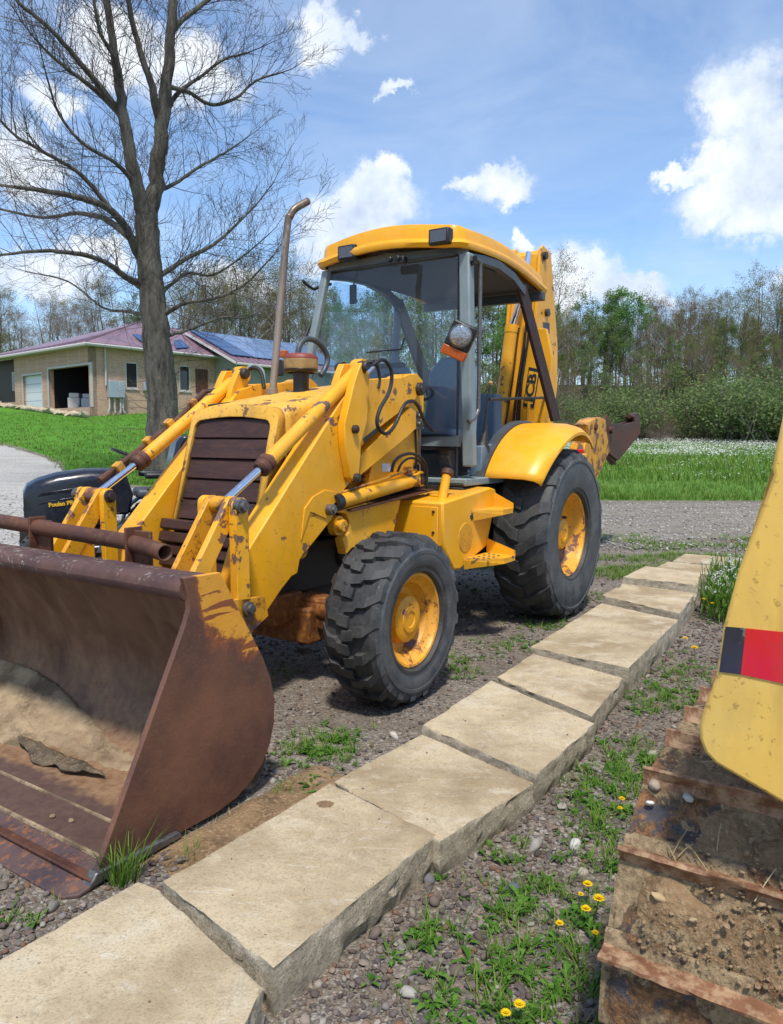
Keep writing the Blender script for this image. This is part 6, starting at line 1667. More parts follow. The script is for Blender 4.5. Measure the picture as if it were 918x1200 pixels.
for (a, b, z0, z1) in wins:
    fr_ = MB(); o0 = cnr-hb0
    for (p, q, c, d) in ((a, b, z1-.06, z1), (a, b, z0, z0+.06), (a, a+.06, z0, z1), (b-.06, b, z0, z1)):
        fr_.slab([o0+f2_*p+Vector((0, 0, c)), o0+f2_*q+Vector((0, 0, c)), o0+f2_*q+Vector((0, 0, d)), o0+f2_*p+Vector((0, 0, d))], f1_*.1)
    wf = H('window', fr_, 'fascia')
    MB().slab([o0+f1_*.12+f2_*a+Vector((0, 0, z0)), o0+f1_*.12+f2_*b+Vector((0, 0, z0)), o0+f1_*.12+f2_*b+Vector((0, 0, z1)), o0+f1_*.12+f2_*a+Vector((0, 0, z1))], f1_*.02).build('pane', M['window'], wf)
    MB().slab([o0-f1_*.06+f2_*(a-.05)+Vector((0, 0, z0-.09)), o0-f1_*.06+f2_*(b+.05)+Vector((0, 0, z0-.09)), o0-f1_*.06+f2_*(b+.05)+Vector((0, 0, z0-.003)), o0-f1_*.06+f2_*(a-.05)+Vector((0, 0, z0-.003))], f1_*.2).build('sill', M['fascia'], wf)
o0 = cnr-hb0
# garage: open bay and the white door with its ribs
h0, h1, h2, h3 = holes[0]
gb = MB(); gb.slab([o0+f1_*h0+f2_*5+Vector((0, 0, 1.9)), o0+f1_*h1+f2_*5+Vector((0, 0, 1.9)), o0+f1_*h1+f2_*5+Vector((0, 0, eave)), o0+f1_*h0+f2_*5+Vector((0, 0, eave))], f2_*.1)
gb.slab([o0+f1_*(h0-.1)+f2_*.32+Vector((0, 0, h2-.02)), o0+f1_*(h1+.1)+f2_*.32+Vector((0, 0, h2-.02)), o0+f1_*(h1+.1)+f2_*5.0+Vector((0, 0, h2-.02)), o0+f1_*(h0-.1)+f2_*5.0+Vector((0, 0, h2-.02))], (0, 0, -.1))
for a in (h0-.1, h1+.1): gb.slab([o0+f1_*a+f2_*.32+Vector((0, 0, 1.9)), o0+f1_*a+f2_*5+Vector((0, 0, 1.9)), o0+f1_*a+f2_*5+Vector((0, 0, eave-.05)), o0+f1_*a+f2_*.32+Vector((0, 0, eave-.05))], f1_*.05)
gb.slab([o0+f1_*(h0-.1)+f2_*.32+Vector((0, 0, eave-.05)), o0+f1_*(h1+.1)+f2_*.32+Vector((0, 0, eave-.05)), o0+f1_*(h1+.1)+f2_*5.0+Vector((0, 0, eave-.05)), o0+f1_*(h0-.1)+f2_*5.0+Vector((0, 0, eave-.05))], (0, 0, .04))
H('garage_interior', gb, 'interior')
e0, e1, e2, e3_ = holes[1]
dm = MB(); n = 4
for i in range(n):
    za = e2+(e3_-e2)*i/n+.01; zb2 = e2+(e3_-e2)*(i+1)/n-.01
    dm.slab([o0+f2_*.15+f1_*e0+Vector((0, 0, za)), o0+f2_*.15+f1_*e1+Vector((0, 0, za)), o0+f2_*.15+f1_*e1+Vector((0, 0, zb2)), o0+f2_*.15+f1_*e0+Vector((0, 0, zb2))], f2_*.05)
H('garage_door', dm, 'door_white')
for (a, b, c, d) in holes:
    t = MB()
    for (p, q, r0, s0) in ((a-.12, a, c, d+.12), (b, b+.12, c, d+.12), (a, b, d, d+.12)):
        t.slab([o0-f2_*.03+f1_*p+Vector((0, 0, r0)), o0-f2_*.03+f1_*q+Vector((0, 0, r0)), o0-f2_*.03+f1_*q+Vector((0, 0, s0)), o0-f2_*.03+f1_*p+Vector((0, 0, s0))], f2_*.1)
    H('door_trim', t, 'fascia')
# hipped roof over the garage wing
ov = .55
def rp(a, b, z): return o0+f1_*a+f2_*b+Vector((0, 0, z))
ridge_z = eave+1.75; D_ = 9.0
A1 = rp(-ov, -ov, eave); A2 = rp(Lf+6, -ov, eave); A3 = rp(-ov, Ls+ov+3, eave); R1 = rp(3.6, 5.2, ridge_z+.35); R2 = rp(Lf+6, 5.2, ridge_z-.35)
A4 = rp(8.5, Ls+ov+3, eave); R3 = rp(3.6, Ls+3, ridge_z)
def sheetroof(nm, quads, mtl='roof', rib=.45, par=None):
    mb = MB()
    for q in quads: mb.slab(q, (0, 0, -.12))
    r = H(nm, mb, mtl, par); return r
rf_ = sheetroof('roof', [[A2, A1, R1, R2], [A1, A3, R3, R1], [A4, A3+f1_*0, R3] if False else [A3, A4, R3]])
# standing seams
def seams(p0, p1, q0, q1, n, par, nm='roof_seam'):
    mb = MB()
    for i in range(n+1):
        t = i/n; a = p0.lerp(p1, t); b = q0.lerp(q1, t); mb.tube([a+Vector((0, 0, .02)), b+Vector((0, 0, .02))], .035, 4)
    o = mb.build(nm, M['roof'], par); o['kind'] = 'stuff'
seams(A1, A2, rp(3.6, 5.2, ridge_z+.35)*.999+A1*.001, R2, 26, rf_)
gutter = MB().tube([A2+Vector((0, 0, -.12)), A1+Vector((0, 0, -.12)), A3+Vector((0, 0, -.12))], .09, 6); H('gutter', gutter, 'fascia')
sf = MB().slab([rp(-ov, -ov, eave-.16), rp(Lf+5, -ov, eave-.16), rp(Lf+5, .1, eave-.16), rp(-.0, .1, eave-.16), rp(.1, Ls+2, eave-.16), rp(-ov, Ls+2, eave-.16)], (0, 0, .03)); H('soffit', sf, 'fascia')
# solar panels on the slope above the side wall: points on the plane A1,A3,R3
def on_plane3(u, v, a, b, c, off=.10):
    n = (b-a).cross(c-a).normalized(); n = n if n.z > 0 else -n; p = Wplane(u, v, a+hb0, n)-hb0; return p+n*off
def solar(nm, px, a, b, c, mtl, nx, ny):
    P4 = [on_plane3(u, v, a, b, c) for u, v in px]
    for i in range(nx):
        for j in range(ny):
            def L2(s, t): return (P4[0]*(1-s)+P4[1]*s)*(1-t)+(P4[3]*(1-s)+P4[2]*s)*t
            g_ = .04; s0, s1, t0, t1 = (i+g_)/nx, (i+1-g_)/nx, (j+g_)/ny, (j+1-g_)/ny
            H(nm, MB().slab([L2(s0, t0), L2(s1, t0), L2(s1, t1), L2(s0, t1)], (0, 0, -.05)), mtl)
solar('solar_panel', [(150, 381), (176, 386), (177, 392), (160, 391)], A1, A3, R3, 'solar', 2, 1)
solar('solar_panel', [(152, 392), (176, 395), (177, 405), (168, 403)], A1, A3, R3, 'solar', 2, 1)
solar('solar_panel', [(203, 400), (212, 399), (222, 409), (206, 410)], A1, A3, R3, 'solar', 2, 1)
# green-grey wing with the big solar roof on the right
wc = cnr+f2_*Ls; k0 = wc-hb0
wl = 9.5
wz = on_side(252, 432)[1]
H('wing_wall', MB().slab([k0-f1_*2.2+Vector((0, 0, 1.9)), k0-f1_*2.2+f2_*0+Vector((0, 0, eave-.5)), k0+f1_*2+Vector((0, 0, eave+.6)), k0+f1_*2+Vector((0, 0, 1.9))], f2_*.2), 'siding')
H('wing_wall', MB().slab([k0-f1_*2.2+f2_*.2+Vector((0, 0, 1.9)), k0-f1_*2.2+f2_*wl+Vector((0, 0, 1.9)), k0-f1_*2.2+f2_*wl+Vector((0, 0, eave-.45)), k0-f1_*2.2+f2_*.2+Vector((0, 0, eave-.45))], f1_*.2), 'siding')
E1 = k0-f1_*2.9-f2_*.5+Vector((0, 0, eave-.55)); E2 = k0-f1_*2.9+f2_*(wl+.5)+Vector((0, 0, eave-.55)); E3 = k0+f1_*2.6+f2_*(wl+.5)+Vector((0, 0, eave+1.75)); E4 = k0+f1_*2.6-f2_*.5+Vector((0, 0, eave+1.75))
rw = sheetroof('wing_roof', [[E1, E2, E3, E4]])
seams(E1, E2, E4, E3, 24, rw); H('wing_gutter', MB().tube([E2+Vector((0, 0, -.12)), E1+Vector((0, 0, -.12))], .09, 6), 'fascia'); H('barge_board', MB().tube([E1+Vector((0, 0, -.1)), E4+Vector((0, 0, -.1))], .11, 4), 'fascia')
for i in range(6):
    for j in range(3):
        def L3(s, t): return E1.lerp(E2, s).lerp(E4.lerp(E3, s), t)+Vector((0, 0, .14))
        s0 = .03+i*.155; t0 = .16+j*.27
        H('solar_panel', MB().slab([L3(s0, t0), L3(s0+.148, t0), L3(s0+.148, t0+.255), L3(s0, t0+.255)], (0, 0, -.05)), 'solarpale' if i > 0 else 'solar')
for i, b in enumerate((.9, 3.2, 5.0, 7.4)):
    zc_ = 3.3; w0 = k0-f1_*2.24+f2_*b
    wf = H('window', MB().slab([w0+Vector((0, 0, 3.0-.6)), w0+f2_*1.1+Vector((0, 0, 2.4)), w0+f2_*1.1+Vector((0, 0, 4.1)), w0+Vector((0, 0, 4.1))], f1_*.03), 'white')
    for (a, c) in ((.1, .5), (.6, 1.0)):
        MB().slab([w0-f1_*.01+f2_*a+Vector((0, 0, 2.5)), w0-f1_*.01+f2_*c+Vector((0, 0, 2.5)), w0-f1_*.01+f2_*c+Vector((0, 0, 4.0)), w0-f1_*.01+f2_*a+Vector((0, 0, 4.0))], -f1_*.01).build('pane', M['window'], wf)
# porch wing on the far left
pz0 = hp(Lf, 1.2, 0)
H('porch_wall', MB().slab([hp(Lf, .6, 0)+Vector((0, 0, 1.9)), hp(Lf+8, .6, 0)+Vector((0, 0, 1.9)), hp(Lf+8, .6, 0)+Vector((0, 0, eave-.1)), hp(Lf, .6, 0)+Vector((0, 0, eave-.1))], f2_*.2), 'darkwood')
H('porch_kerb', MB().slab([hp(Lf, .2, 0)+Vector((0, 0, 1.9)), hp(Lf+8, .2, 0)+Vector((0, 0, 1.9)), hp(Lf+8, .2, 0)+Vector((0, 0, zb_+.55)), hp(Lf, .2, 0)+Vector((0, 0, zb_+.55))], f2_*.3), 'brick')
pw_ = H('window', MB().slab([hp(Lf+.5, .5, 0)+Vector((0, 0, zb_+1.3)), hp(Lf+1.6, .5, 0)+Vector((0, 0, zb_+1.3)), hp(Lf+1.6, .5, 0)+Vector((0, 0, zb_+2.5)), hp(Lf+.5, .5, 0)+Vector((0, 0, zb_+2.5))], f2_*.06), 'fascia')
MB().slab([hp(Lf+.65, .47, 0)+Vector((0, 0, zb_+1.42)), hp(Lf+1.45, .47, 0)+Vector((0, 0, zb_+1.42)), hp(Lf+1.45, .47, 0)+Vector((0, 0, zb_+2.38)), hp(Lf+.65, .47, 0)+Vector((0, 0, zb_+2.38))], f2_*.02).build('pane', M['window'], pw_)
ch0 = rp(Lf-1.5, 7.2, ridge_z-.2); H('chimney', MB().box(ch0, (1.2, .8, 1.0), Matrix.Rotation(.8, 3, 'Z')), 'rust', None)
# utility boxes
def ubox(u0, u1, v0, v1, nm, lab, th=.25, pipes=()):
    a, z1 = on_side(u0, v0); b, _ = on_side(u1, v0); _, z0 = on_side((u0+u1)/2, v1)
    o = MB().slab([cnr+f2_*a+Vector((0, 0, z0)), cnr+f2_*b+Vector((0, 0, z0)), cnr+f2_*b+Vector((0, 0, z1)), cnr+f2_*a+Vector((0, 0, z1))], -f1_*th)
    e = H(nm, MB().slab([p-hb0 for p in [cnr+f2_*a+Vector((0, 0, z0)), cnr+f2_*b+Vector((0, 0, z0)), cnr+f2_*b+Vector((0, 0, z1)), cnr+f2_*a+Vector((0, 0, z1))]], -f1_*th), 'utility', bevel=.02)
    for t in pipes:
        x = a+(b-a)*t; p = cnr-hb0+f2_*x-f1_*th*.5
        MB().tube([p+Vector((0, 0, z0)), p+Vector((0, 0, z0-.6)), p+f2_*(t-.5)*.3+Vector((0, 0, zb_-.3))], .05, 6).build('conduit', M['fascia'], e)
ubox(125, 137, 446, 466, 'electric_box', '', .3, (.1, .6)); ubox(136.5, 143, 447, 466, 'meter_box', '', .34, (.4, .8)); ubox(167, 173, 448, 458, 'gas_meter', '', .2)
a, z1 = on_side(122, 401); H('downpipe', MB().tube([cnr-hb0+f2_*a-f1_*.1+Vector((0, 0, eave-.1)), cnr-hb0+f2_*a-f1_*.1+Vector((0, 0, zb_+1.2))], .05, 6), 'fascia')
H('shutter', MB().slab([hb for hb in [cnr-hb0-f1_*.05+f2_*on_side(229, 432)[0]+Vector((0, 0, on_side(229, 460)[1])), cnr-hb0-f1_*.05+f2_*on_side(243, 432)[0]+Vector((0, 0, on_side(229, 460)[1])), cnr-hb0-f1_*.05+f2_*on_side(243, 432)[0]+Vector((0, 0, on_side(229, 432)[1])), cnr-hb0-f1_*.05+f2_*on_side(229, 432)[0]+Vector((0, 0, on_side(229, 432)[1]))]], f1_*.04), 'rust')
# clutter standing in the open garage
for i, (u, c_, hh_, mt, lab) in enumerate(((73, .8, .9, 'fascia', 'pale bin standing inside the open garage'), (81, 1.2, .85, 'utility', 'grey machine standing inside the open garage beside the pale bin'))):
    a, _ = on_front(u, 470); p = cnr+f1_*a+f2_*c_; o = MB().bb(-.35, .35, -.3, .3, 0, hh_*.7).bb(-.28, .3, -.26, .26, hh_*.7, hh_).cyl((.2, -.35, .15), (.2, .35, .15), .15, 10).build('bin' if i == 0 else 'garage_machine', M[mt], None, .04)
    o.location = (p.x, p.y, zb_); tag(o, lab, 'bin' if i == 0 else 'machine')
# rock edging in front of the garage
for i in range(26):
    a, zz_ = on_front(2+i*4.6, 479.5); q = cnr+f1_*a-f2_*.8
    VV = []; FF = []; pebble_into(VV, FF, 0, 0, 0, .26, random.Random(i+900), False); mb = MB(); mb.v = VV; mb.f = FF; mb.m = [0]*len(FF)
    o = mb.build('edging_rock', M['stone'], recalc=False, ang=60); o.location = (q.x, q.y, zt(q.x, q.y)+.16); tag(o, 'rock in the low stone edging in front of the garage', 'rock', 'rocks edging the bed before the garage')

# ================================================================== TREES
def grow(mb, p, d, L_, r, depth, rn, maxd, seg=4, droop=0., spread=.6, mi=0, kmin=.25):
    pts = [p]; rs = [r]; n = 4; q = p.copy(); dd = d.copy()
    for i in range(n):
        dd = (dd+Vector((rn.gauss(0, .10), rn.gauss(0, .10), rn.gauss(0, .08)+.03-droop*.05))).normalized(); q = q+dd*L_/n; pts.append(q.copy()); rs.append(max(.0035, r*(1-.75*(i+1)/n)))
    mb.tube(pts, rs, seg if r > .05 else 3, False, mi)
    ends = [(pts[-1], dd)]
    if depth < maxd:
        k = rn.randint(3, 5)
        for i in range(k):
            t = kmin+(1-kmin)*(i+rn.random())/k; idx = min(n-1, int(t*n)); b = pts[idx].lerp(pts[idx+1], t*n-idx)
            ax = dd.orthogonal().normalized(); ax = Matrix.Rotation(rn.uniform(0, 2*pi), 3, dd) @ ax
            nd = (dd*(1-spread*.5)+ax*spread*rn.uniform(.7, 1.2)+Vector((0, 0, .12))).normalized()
            ends += grow(mb, b, nd, L_*rn.uniform(.45, .68), rs[idx]*.55, depth+1, rn, maxd, seg, droop, spread, mi)
    return ends
# the big bare tree by the lawn: skeleton surveyed limb by limb
TD = 20.
tb = W(192, 480, 'y', TD)
tz0 = zt(tb.x, TD)
BT = empty('bare_tree', (tb.x, TD, tz0), 0, 'large leafless tree with several tall leaders standing on the lawn beside the house', 'tree')
def tp_(u, v, dy=0.): return W(u, v, 'y', TD+dy)-Vector((tb.x, TD, tz0))
px_m = lambda w_: w_*(.80 if w_ > 30 else .72)/FPX*TD/2
limbs = [
 ('trunk', [(194, 575, 0, 60), (192, 520, 0, 50), (191, 480, 0, 44), (186, 420, 0, 40), (180, 360, 0, 36), (174, 300, 0, 33), (172, 255, 0, 32)]),
 ('limb', [(173, 265, 0, 28), (182, 215, .2, 25), (189, 160, .3, 22), (194, 110, .4, 19), (200, 55, .5, 16), (203, 0, .6, 14), (207, -60, .8, 11)]),
 ('limb', [(171, 262, 0, 24), (160, 215, -.3, 21), (150, 165, -.5, 18), (142, 115, -.6, 15), (134, 60, -.7, 12), (125, 0, -.8, 10), (118, -50, -.9, 7)]),
 ('limb', [(186, 140, .3, 14), (176, 95, .0, 11), (163, 55, -.2, 9), (152, 10, -.3, 8), (150, -40, -.4, 6)]),
 ('limb', [(146, 140, -.5, 12), (120, 105, -.8, 10), (95, 75, -1.0, 8), (60, 35, -1.4, 6.5), (22, 4, -1.7, 5)]),
 ('limb', [(138, 130, -.5, 9), (105, 100, -1.1, 7), (75, 78, -1.5, 5), (52, 57, -1.8, 4)]),
 ('limb', [(200, 40, .5, 10), (215, 22, .8, 8), (240, 3, 1.2, 7), (268, -20, 1.5, 5)]),
 ('limb', [(192, 135, .4, 9), (210, 108, .9, 7), (235, 90, 1.4, 5), (262, 70, 1.8, 4), (290, 62, 2.2, 3)]),
 ('limb', [(198, 102, .4, 8), (222, 108, .9, 6.5), (245, 122, 1.4, 6), (275, 116, 1.8, 5), (300, 95, 2.2, 4), (330, 85, 2.6, 2.5)]),
 ('limb', [(163, 300, 0, 16), (148, 268, -.5, 13), (128, 245, -1.0, 11), (98, 233, -1.5, 9), (60, 225, -2.0, 7), (18, 219, -2.5, 5)]),
 ('limb', [(160, 285, .1, 12), (125, 258, .6, 9), (90, 250, 1.1, 7), (50, 255, 1.6, 5), (0, 245, 2.2, 4)]),
 ('limb', [(166, 335, 0, 14), (148, 325, -.6, 10), (125, 308, -1.2, 8), (95, 298, -1.8, 7), (50, 294, -2.4, 5), (-10, 300, -3., 3)]),
 ('limb', [(130, 245, -1., 8), (95, 205, -1.4, 6), (55, 180, -1.9, 5), (20, 160, -2.3, 4), (-10, 130, -2.6, 3)]),
 ('limb', [(185, 325, .1, 9), (215, 305, .7, 7), (245, 290, 1.2, 6), (270, 270, 1.7, 4.5), (300, 240, 2.2, 3), (320, 215, 2.6, 2)]),
 ('limb', [(187, 345, .1, 8), (205, 330, .8, 6), (222, 320, 1.2, 5), (250, 322, 1.8, 4), (285, 300, 2.4, 3), (315, 275, 2.9, 2)]),
 ('limb', [(190, 370, .1, 8), (218, 355, -.6, 6), (250, 350, -1.1, 5), (285, 335, -1.6, 3.5), (320, 300, -2.1, 2)]),
 ('limb', [(192, 395, .1, 7), (225, 385, .8, 5), (260, 372, 1.4, 4), (290, 372, 1.9, 3), (325, 350, 2.4, 2)]),
 ('limb', [(182, 225, .3, 8), (205, 215, .8, 6), (235, 195, 1.4, 5), (262, 180, 1.9, 3.5), (285, 165, 2.3, 2)]),
 ('limb', [(172, 370, .1, 7), (150, 365, .8, 5), (120, 360, 1.5, 4), (80, 330, 2.2, 3), (30, 318, 3., 2)]),
 ('limb', [(158, 215, -.3, 9), (135, 190, -.9, 6), (100, 170, -1.4, 5), (70, 135, -1.8, 3.5), (55, 90, -2.2, 2.5)]),
 ('limb', [(142, 110, -.6, 8), (135, 70, -1.1, 6), (118, 40, -1.5, 5), (110, 0, -1.8, 4)]),
]
rn = random.Random(12); tw = MB(); allp = []
for nm, path in limbs:
    P_ = curve([tuple(tp_(u, v, dy)) for u, v, dy, w_ in path], 5)
    ws = []
    for i in range(len(path)-1):
        for k in range(5): ws.append(path[i][3]+(path[i+1][3]-path[i][3])*k/5)
    ws.append(path[-1][3]); rs = [px_m(w_)*(1.0+.015*rn.gauss(0, 1)) for w_ in ws]
    P_ = [p+Vector((rn.gauss(0, .35), rn.gauss(0, .35), rn.gauss(0, .35)))*r*(.10 if nm == 'trunk' else .3) for p, r in zip(P_, rs)]
    mb = MB().tube(P_, rs, 14 if rs[0] > .15 else 8, False); mb.build(nm, M['bark'], BT, ang=70, recalc=False)
    if nm == 'limb':
        n = len(P_)
        for i in range(2, n):
            for _r in range(rn.choice((1, 1, 2))):
                d0 = (P_[i]-P_[i-1]).normalized(); ax = Matrix.Rotation(rn.uniform(0, 2*pi), 3, d0) @ d0.orthogonal().normalized()
                nd = (d0*.55+ax*.8+Vector((0, 0, .30))).normalized()
                L0 = rn.uniform(.6, 1.6)
                grow(tw, P_[i], nd, L0, min(rs[i]*.40, .013), 1, rn, 3, 4, .1, .65)
        grow(tw, P_[-1], d0, 1.3, rs[-1]*.9, 0, rn, 3, 4, .1, .6)
    else:
        for i in range(4, len(P_)-1):       # epicormic shoots on the bole
            for _ in range(3):
                a = rn.uniform(0, 2*pi); nd = Vector((cos(a), sin(a), rn.uniform(-.1, .5))).normalized()
                grow(tw, P_[i]+nd*rs[i]*.9, nd, rn.uniform(.4, 1.1), .009, 2, rn, 3, 3, .4, .6)
o = tw.build('twigs', M['twig'], BT, ang=0, recalc=False); o['kind'] = 'stuff'

# woodland: a few grown prototypes whose meshes are shared, each tree its own thing
def tree_proto(seed, h, crown0, cr, nleaf, leafsize, maxd, stems=1, twig_only=False):
    rn = random.Random(seed); tr = MB(); br = MB(); lf = MB(); tips = []
    for s in range(stems):
        lean = Vector((rn.gauss(0, .06), rn.gauss(0, .06), 1)).normalized(); r0 = .0135*h*rn.uniform(.8, 1.1); pts = []; rs = []; q = Vector((rn.gauss(0, .15)*(stems > 1), rn.gauss(0, .15)*(stems > 1), -.3))
        for i in range(9):
            pts.append(q.copy()); rs.append(r0*(1-.88*i/8)); lean = (lean+Vector((rn.gauss(0, .04), rn.gauss(0, .04), .05))).normalized(); q = q+lean*h/8.4
        tr.tube(pts, rs, 6, False)
        nb = 13
        for i in range(nb):
            t = crown0+(1-crown0)*(i+rn.random())/nb; idx = min(7, int(t*8)); b = pts[idx].lerp(pts[idx+1], t*8-idx)
            a = rn.uniform(0, 2*pi); L_ = cr*(1.1-.6*abs(t-.55)/.45)*rn.uniform(.7, 1.15)
            nd = Vector((cos(a), sin(a), .45+.8*t)).normalized()
            tips += grow(br, b, nd, L_, rs[idx]*.5, 1, rn, maxd, 3, .0, .6, 0, .3)
    for i in range(nleaf):
        c, d = rn.choice(tips); c = c+Vector((rn.gauss(0, .17), rn.gauss(0, .17), rn.gauss(0, .16)))
        a = Vector((rn.gauss(0, 1), rn.gauss(0, 1), rn.gauss(0, 1))).normalized(); t = a.orthogonal().normalized(); b = a.cross(t); s_ = leafsize*rn.uniform(.6, 1.4)
        lf.add([c+t*s_, c+b*s_*.8, c-t*s_, c-b*s_*.7], [(0, 1, 2, 3)])
    return tr, br, lf
protos = {}
SPEC = {'green': (9.5, .18, 2.4, 5500, .06, 3, 1, 'leafg'), 'bright': (9.5, .28, 2.2, 6000, .062, 3, 1, 'leafb'), 'red': (9.5, .22, 2.3, 5600, .036, 3, 2, 'leafr'),
        'olive': (11.5, .22, 3.2, 7500, .042, 3, 2, 'leafo'), 'bare': (9.5, .20, 2.4, 900, .04, 3, 1, 'leafo')}
for k, (h, c0, cr, nl, ls_, md, stm, lm) in SPEC.items():
    protos[k] = []
    for s in range(3):
        tr, br, lf = tree_proto(hash(k) % 1 + s*31+len(k)*7, h, c0, cr, nl, ls_, md, stm)
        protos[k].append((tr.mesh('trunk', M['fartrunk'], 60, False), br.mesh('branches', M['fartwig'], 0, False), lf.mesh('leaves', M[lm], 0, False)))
YR_ = 0
TL = {'green': ('spring green tree', 'green spring trees along the woodland edge'), 'bright': ('bright fresh green tree', 'bright green trees in the woodland edge'),
      'red': ('thin stemmed tree with brownish buds', 'reddish budding trees in the woodland'), 'olive': ('spreading tree with sparse olive buds', 'tall olive budding trees in the woodland'),
      'bare': ('leafless grey tree', 'bare grey trees in the distant woodland')}
def wood_tree(u, Y, kind, sc, rn):
    x = (u-459)/FPX*Y; z = zt(x, Y); tr, br, lf = rn.choice(protos[kind])
    zone = 'behind the brick house' if u < 372 else ('seen through or beside the cab' if u < 640 else ('between the boom and the bucket hitch' if u < 745 else ('in the middle of the right hand wood' if u < 835 else 'near the right edge')))
    e = empty('woodland_tree', (x, Y, z-.1), rn.uniform(0, 2*pi), TL[kind][0]+' '+zone, 'tree', TL[kind][1]+' '+zone); e.scale = (sc*rn.uniform(.9, 1.1), sc*rn.uniform(.9, 1.1), sc)
    inst(tr, 'trunk', (0, 0, 0), parent=e); o = inst(br, 'branches', (0, 0, 0), parent=e); o['kind'] = 'stuff'; o = inst(lf, 'leaves', (0, 0, 0), parent=e); o['kind'] = 'stuff'
rn = random.Random(99)
RIGHT = [(664, 'bare', 1.0), (676, 'green', .93), (688, 'bare', 1.02), (705, 'bright', 1.08), (700, 'green', 1.0), (722, 'green', .95), (738, 'bright', .98), (752, 'bare', 1.08), (766, 'red', 1.0), (778, 'red', 1.02), (790, 'bare', 1.0), (800, 'red', .98),
         (812, 'red', .95), (826, 'olive', .80), (842, 'olive', .84), (858, 'olive', .88), (878, 'olive', 1.06), (898, 'olive', .98), (915, 'olive', .92), (935, 'green', 1.0), (960, 'olive', 1.0), (985, 'bare', 1.0), (1015, 'green', 1.), (1050, 'olive', 1.)]
for u, k, sc in RIGHT:
    wood_tree(u+rn.uniform(-4, 4), rn.uniform(62, 67), k, sc*.78, rn)
for u in range(640, 1040, 10): wood_tree(u+rn.uniform(-6, 6), rn.uniform(68, 78), rn.choice(['bare', 'green', 'olive', 'olive', 'green', 'red', 'bright']), rn.uniform(.56, .74), rn)
for u in range(368, 650, 13): wood_tree(u+rn.uniform(-5, 5), rn.uniform(60, 68), rn.choice(['bare', 'green', 'green', 'olive', 'bright']), rn.uniform(.72, .92), rn)
for u in range(376, 650, 26): wood_tree(u+rn.uniform(-5, 5), rn.uniform(70, 78), rn.choice(['bare', 'green', 'olive']), rn.uniform(.9, 1.08), rn)
for u in range(-60, 372, 8): wood_tree(u+rn.uniform(-5, 5), rn.uniform(70, 88), rn.choice(['bare', 'olive', 'olive', 'green', 'red', 'red']), rn.uniform(.62, .86)*(1 if u < 200 else 1.15), rn)
for u in range(200, 372, 14): wood_tree(u+rn.uniform(-6, 6), rn.uniform(68, 76), rn.choice(['bare', 'bare', 'olive']), rn.uniform(.8, 1.0), rn)
for u in range(376, 1040, 9): wood_tree(u+rn.uniform(-4, 4), rn.uniform(80, 94), rn.choice(['bare', 'red', 'olive', 'green', 'green']), rn.uniform(.62, .84), rn)
for u in range(645, 1020, 9): wood_tree(u+rn.uniform(-4, 4), rn.uniform(60, 66), rn.choice(['olive', 'red', 'green', 'bare', 'green']), rn.uniform(.30, .62), rn)
# shrubs and undergrowth on the bank
def bush_proto(seed, mtl, h=2.2, w=1.6, n=3800, ls_=.045):
    rn = random.Random(seed); lf = MB(); st = MB(); tips = []
    for i in range(9):
        a = rn.uniform(0, 2*pi); nd = Vector((cos(a)*.55, sin(a)*.55, 1)).normalized(); tips += grow(st, Vector((rn.gauss(0, w*.25), rn.gauss(0, w*.25), -.1)), nd, h*rn.uniform(.5, .85), .025, 1, rn, 3, 3, 0, .7)
    for i in range(n):
        c, d = rn.choice(tips); c = c+Vector((rn.gauss(0, .2), rn.gauss(0, .2), rn.gauss(0, .2)))
        if c.z < .05: c.z = rn.uniform(.05, .5)
        a = Vector((rn.gauss(0, 1), rn.gauss(0, 1), rn.gauss(0, 1))).normalized(); t = a.orthogonal().normalized(); b = a.cross(t); s_ = ls_*rn.uniform(.6, 1.4)
        lf.add([c+t*s_, c+b*s_*.8, c-t*s_, c-b*s_*.7], [(0, 1, 2, 3)])
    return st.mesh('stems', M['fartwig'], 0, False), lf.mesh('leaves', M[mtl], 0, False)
bp_g = [bush_proto(i, 'leafd') for i in (1, 2)]; bp_f = [bush_proto(i, 'leafg', n=3000) for i in (3, 4)]; bp_b = [bush_proto(i, 'leafr', n=900, ls_=.035) for i in (5, 6)]
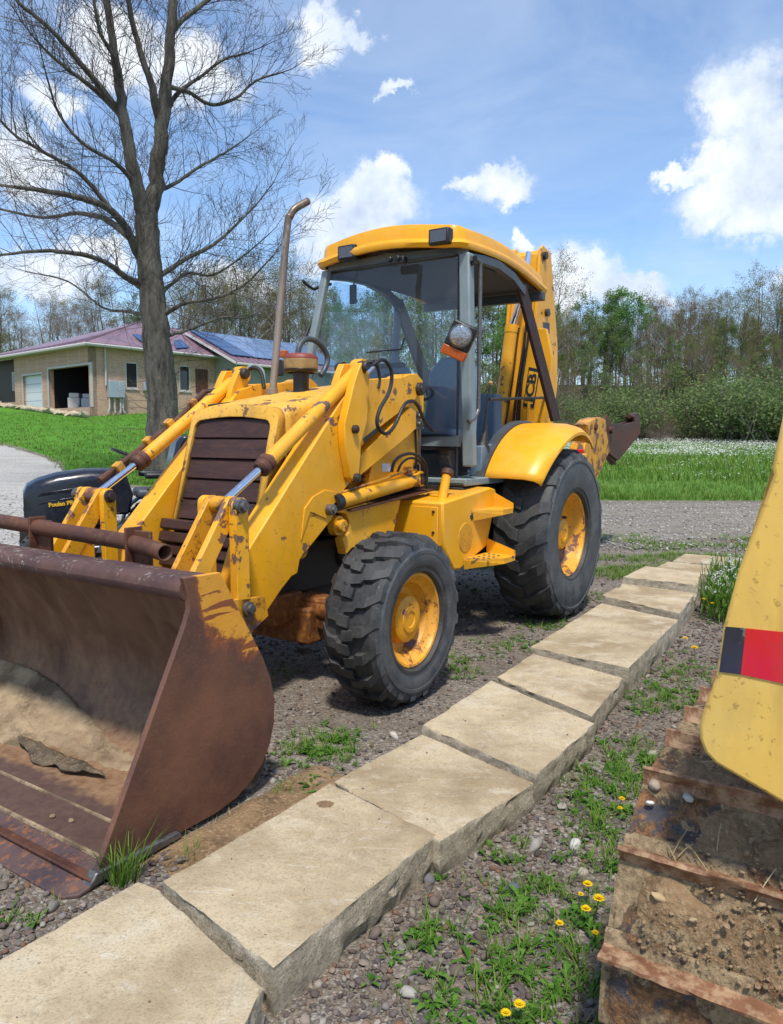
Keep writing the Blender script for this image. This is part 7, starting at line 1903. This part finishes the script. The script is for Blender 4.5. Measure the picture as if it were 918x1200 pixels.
def bush(u, Y, kind, sc):
    x = (u-459)/FPX*Y; st, lf = rn.choice({'g': bp_g, 'f': bp_f, 'b': bp_b}[kind])
    lab = {'g': 'dark green shrub at the foot of the wooded bank', 'f': 'light green shrub in new leaf on the wooded bank', 'b': 'brown twiggy shrub with few leaves on the wooded bank'}[kind]
    e = empty('shrub', (x, Y, zt(x, Y)), rn.uniform(0, 6.28), lab, 'shrub', {'g': 'dark green shrubs', 'f': 'light green shrubs', 'b': 'brown twiggy shrubs'}[kind]+' on the wooded bank'); e.scale = (sc*1.15, sc*1.15, sc)
    o = inst(st, 'stems', (0, 0, 0), parent=e); o['kind'] = 'stuff'; o = inst(lf, 'leaves', (0, 0, 0), parent=e); o['kind'] = 'stuff'
for u in range(640, 1010, 10): bush(u+rn.uniform(-5, 5), rn.uniform(52.5, 55), rn.choice('gbfbb'), rn.uniform(.35, .95))
for u in range(642, 1010, 13): wood_tree(u+rn.uniform(-6, 6), rn.uniform(56, 61), rn.choice(['red', 'bare', 'olive', 'green', 'bare']), rn.uniform(.28, .52), rn)
for u in range(372, 640, 22): wood_tree(u+rn.uniform(-6, 6), rn.uniform(55, 60), rn.choice(['red', 'bare', 'olive', 'green']), rn.uniform(.35, .6), rn)
for u in range(640, 1010, 11): bush(u+rn.uniform(-5, 5), rn.uniform(55.5, 58), rn.choice('gfbbbb'), rn.uniform(.5, 1.1))
for u in range(640, 1010, 12): bush(u+rn.uniform(-5, 5), rn.uniform(59, 63), rn.choice('bbfgb'), rn.uniform(.3, 1.5))
for u in (735, 745, 805, 818, 690): bush(u, 55, 'f', rn.uniform(1.2, 1.6))
for u in (858, 872, 888, 902, 918, 935, 880, 905): bush(u, rn.uniform(50, 53), 'f', rn.uniform(1.5, 1.95))
for u in range(370, 640, 13): bush(u+rn.uniform(-5, 5), rn.uniform(54, 62), rn.choice('gbfb'), rn.uniform(.9, 1.4))
for u in range(-40, 360, 12): bush(u+rn.uniform(-8, 8), rn.uniform(66, 74), rn.choice('bbg'), rn.uniform(1., 1.5))
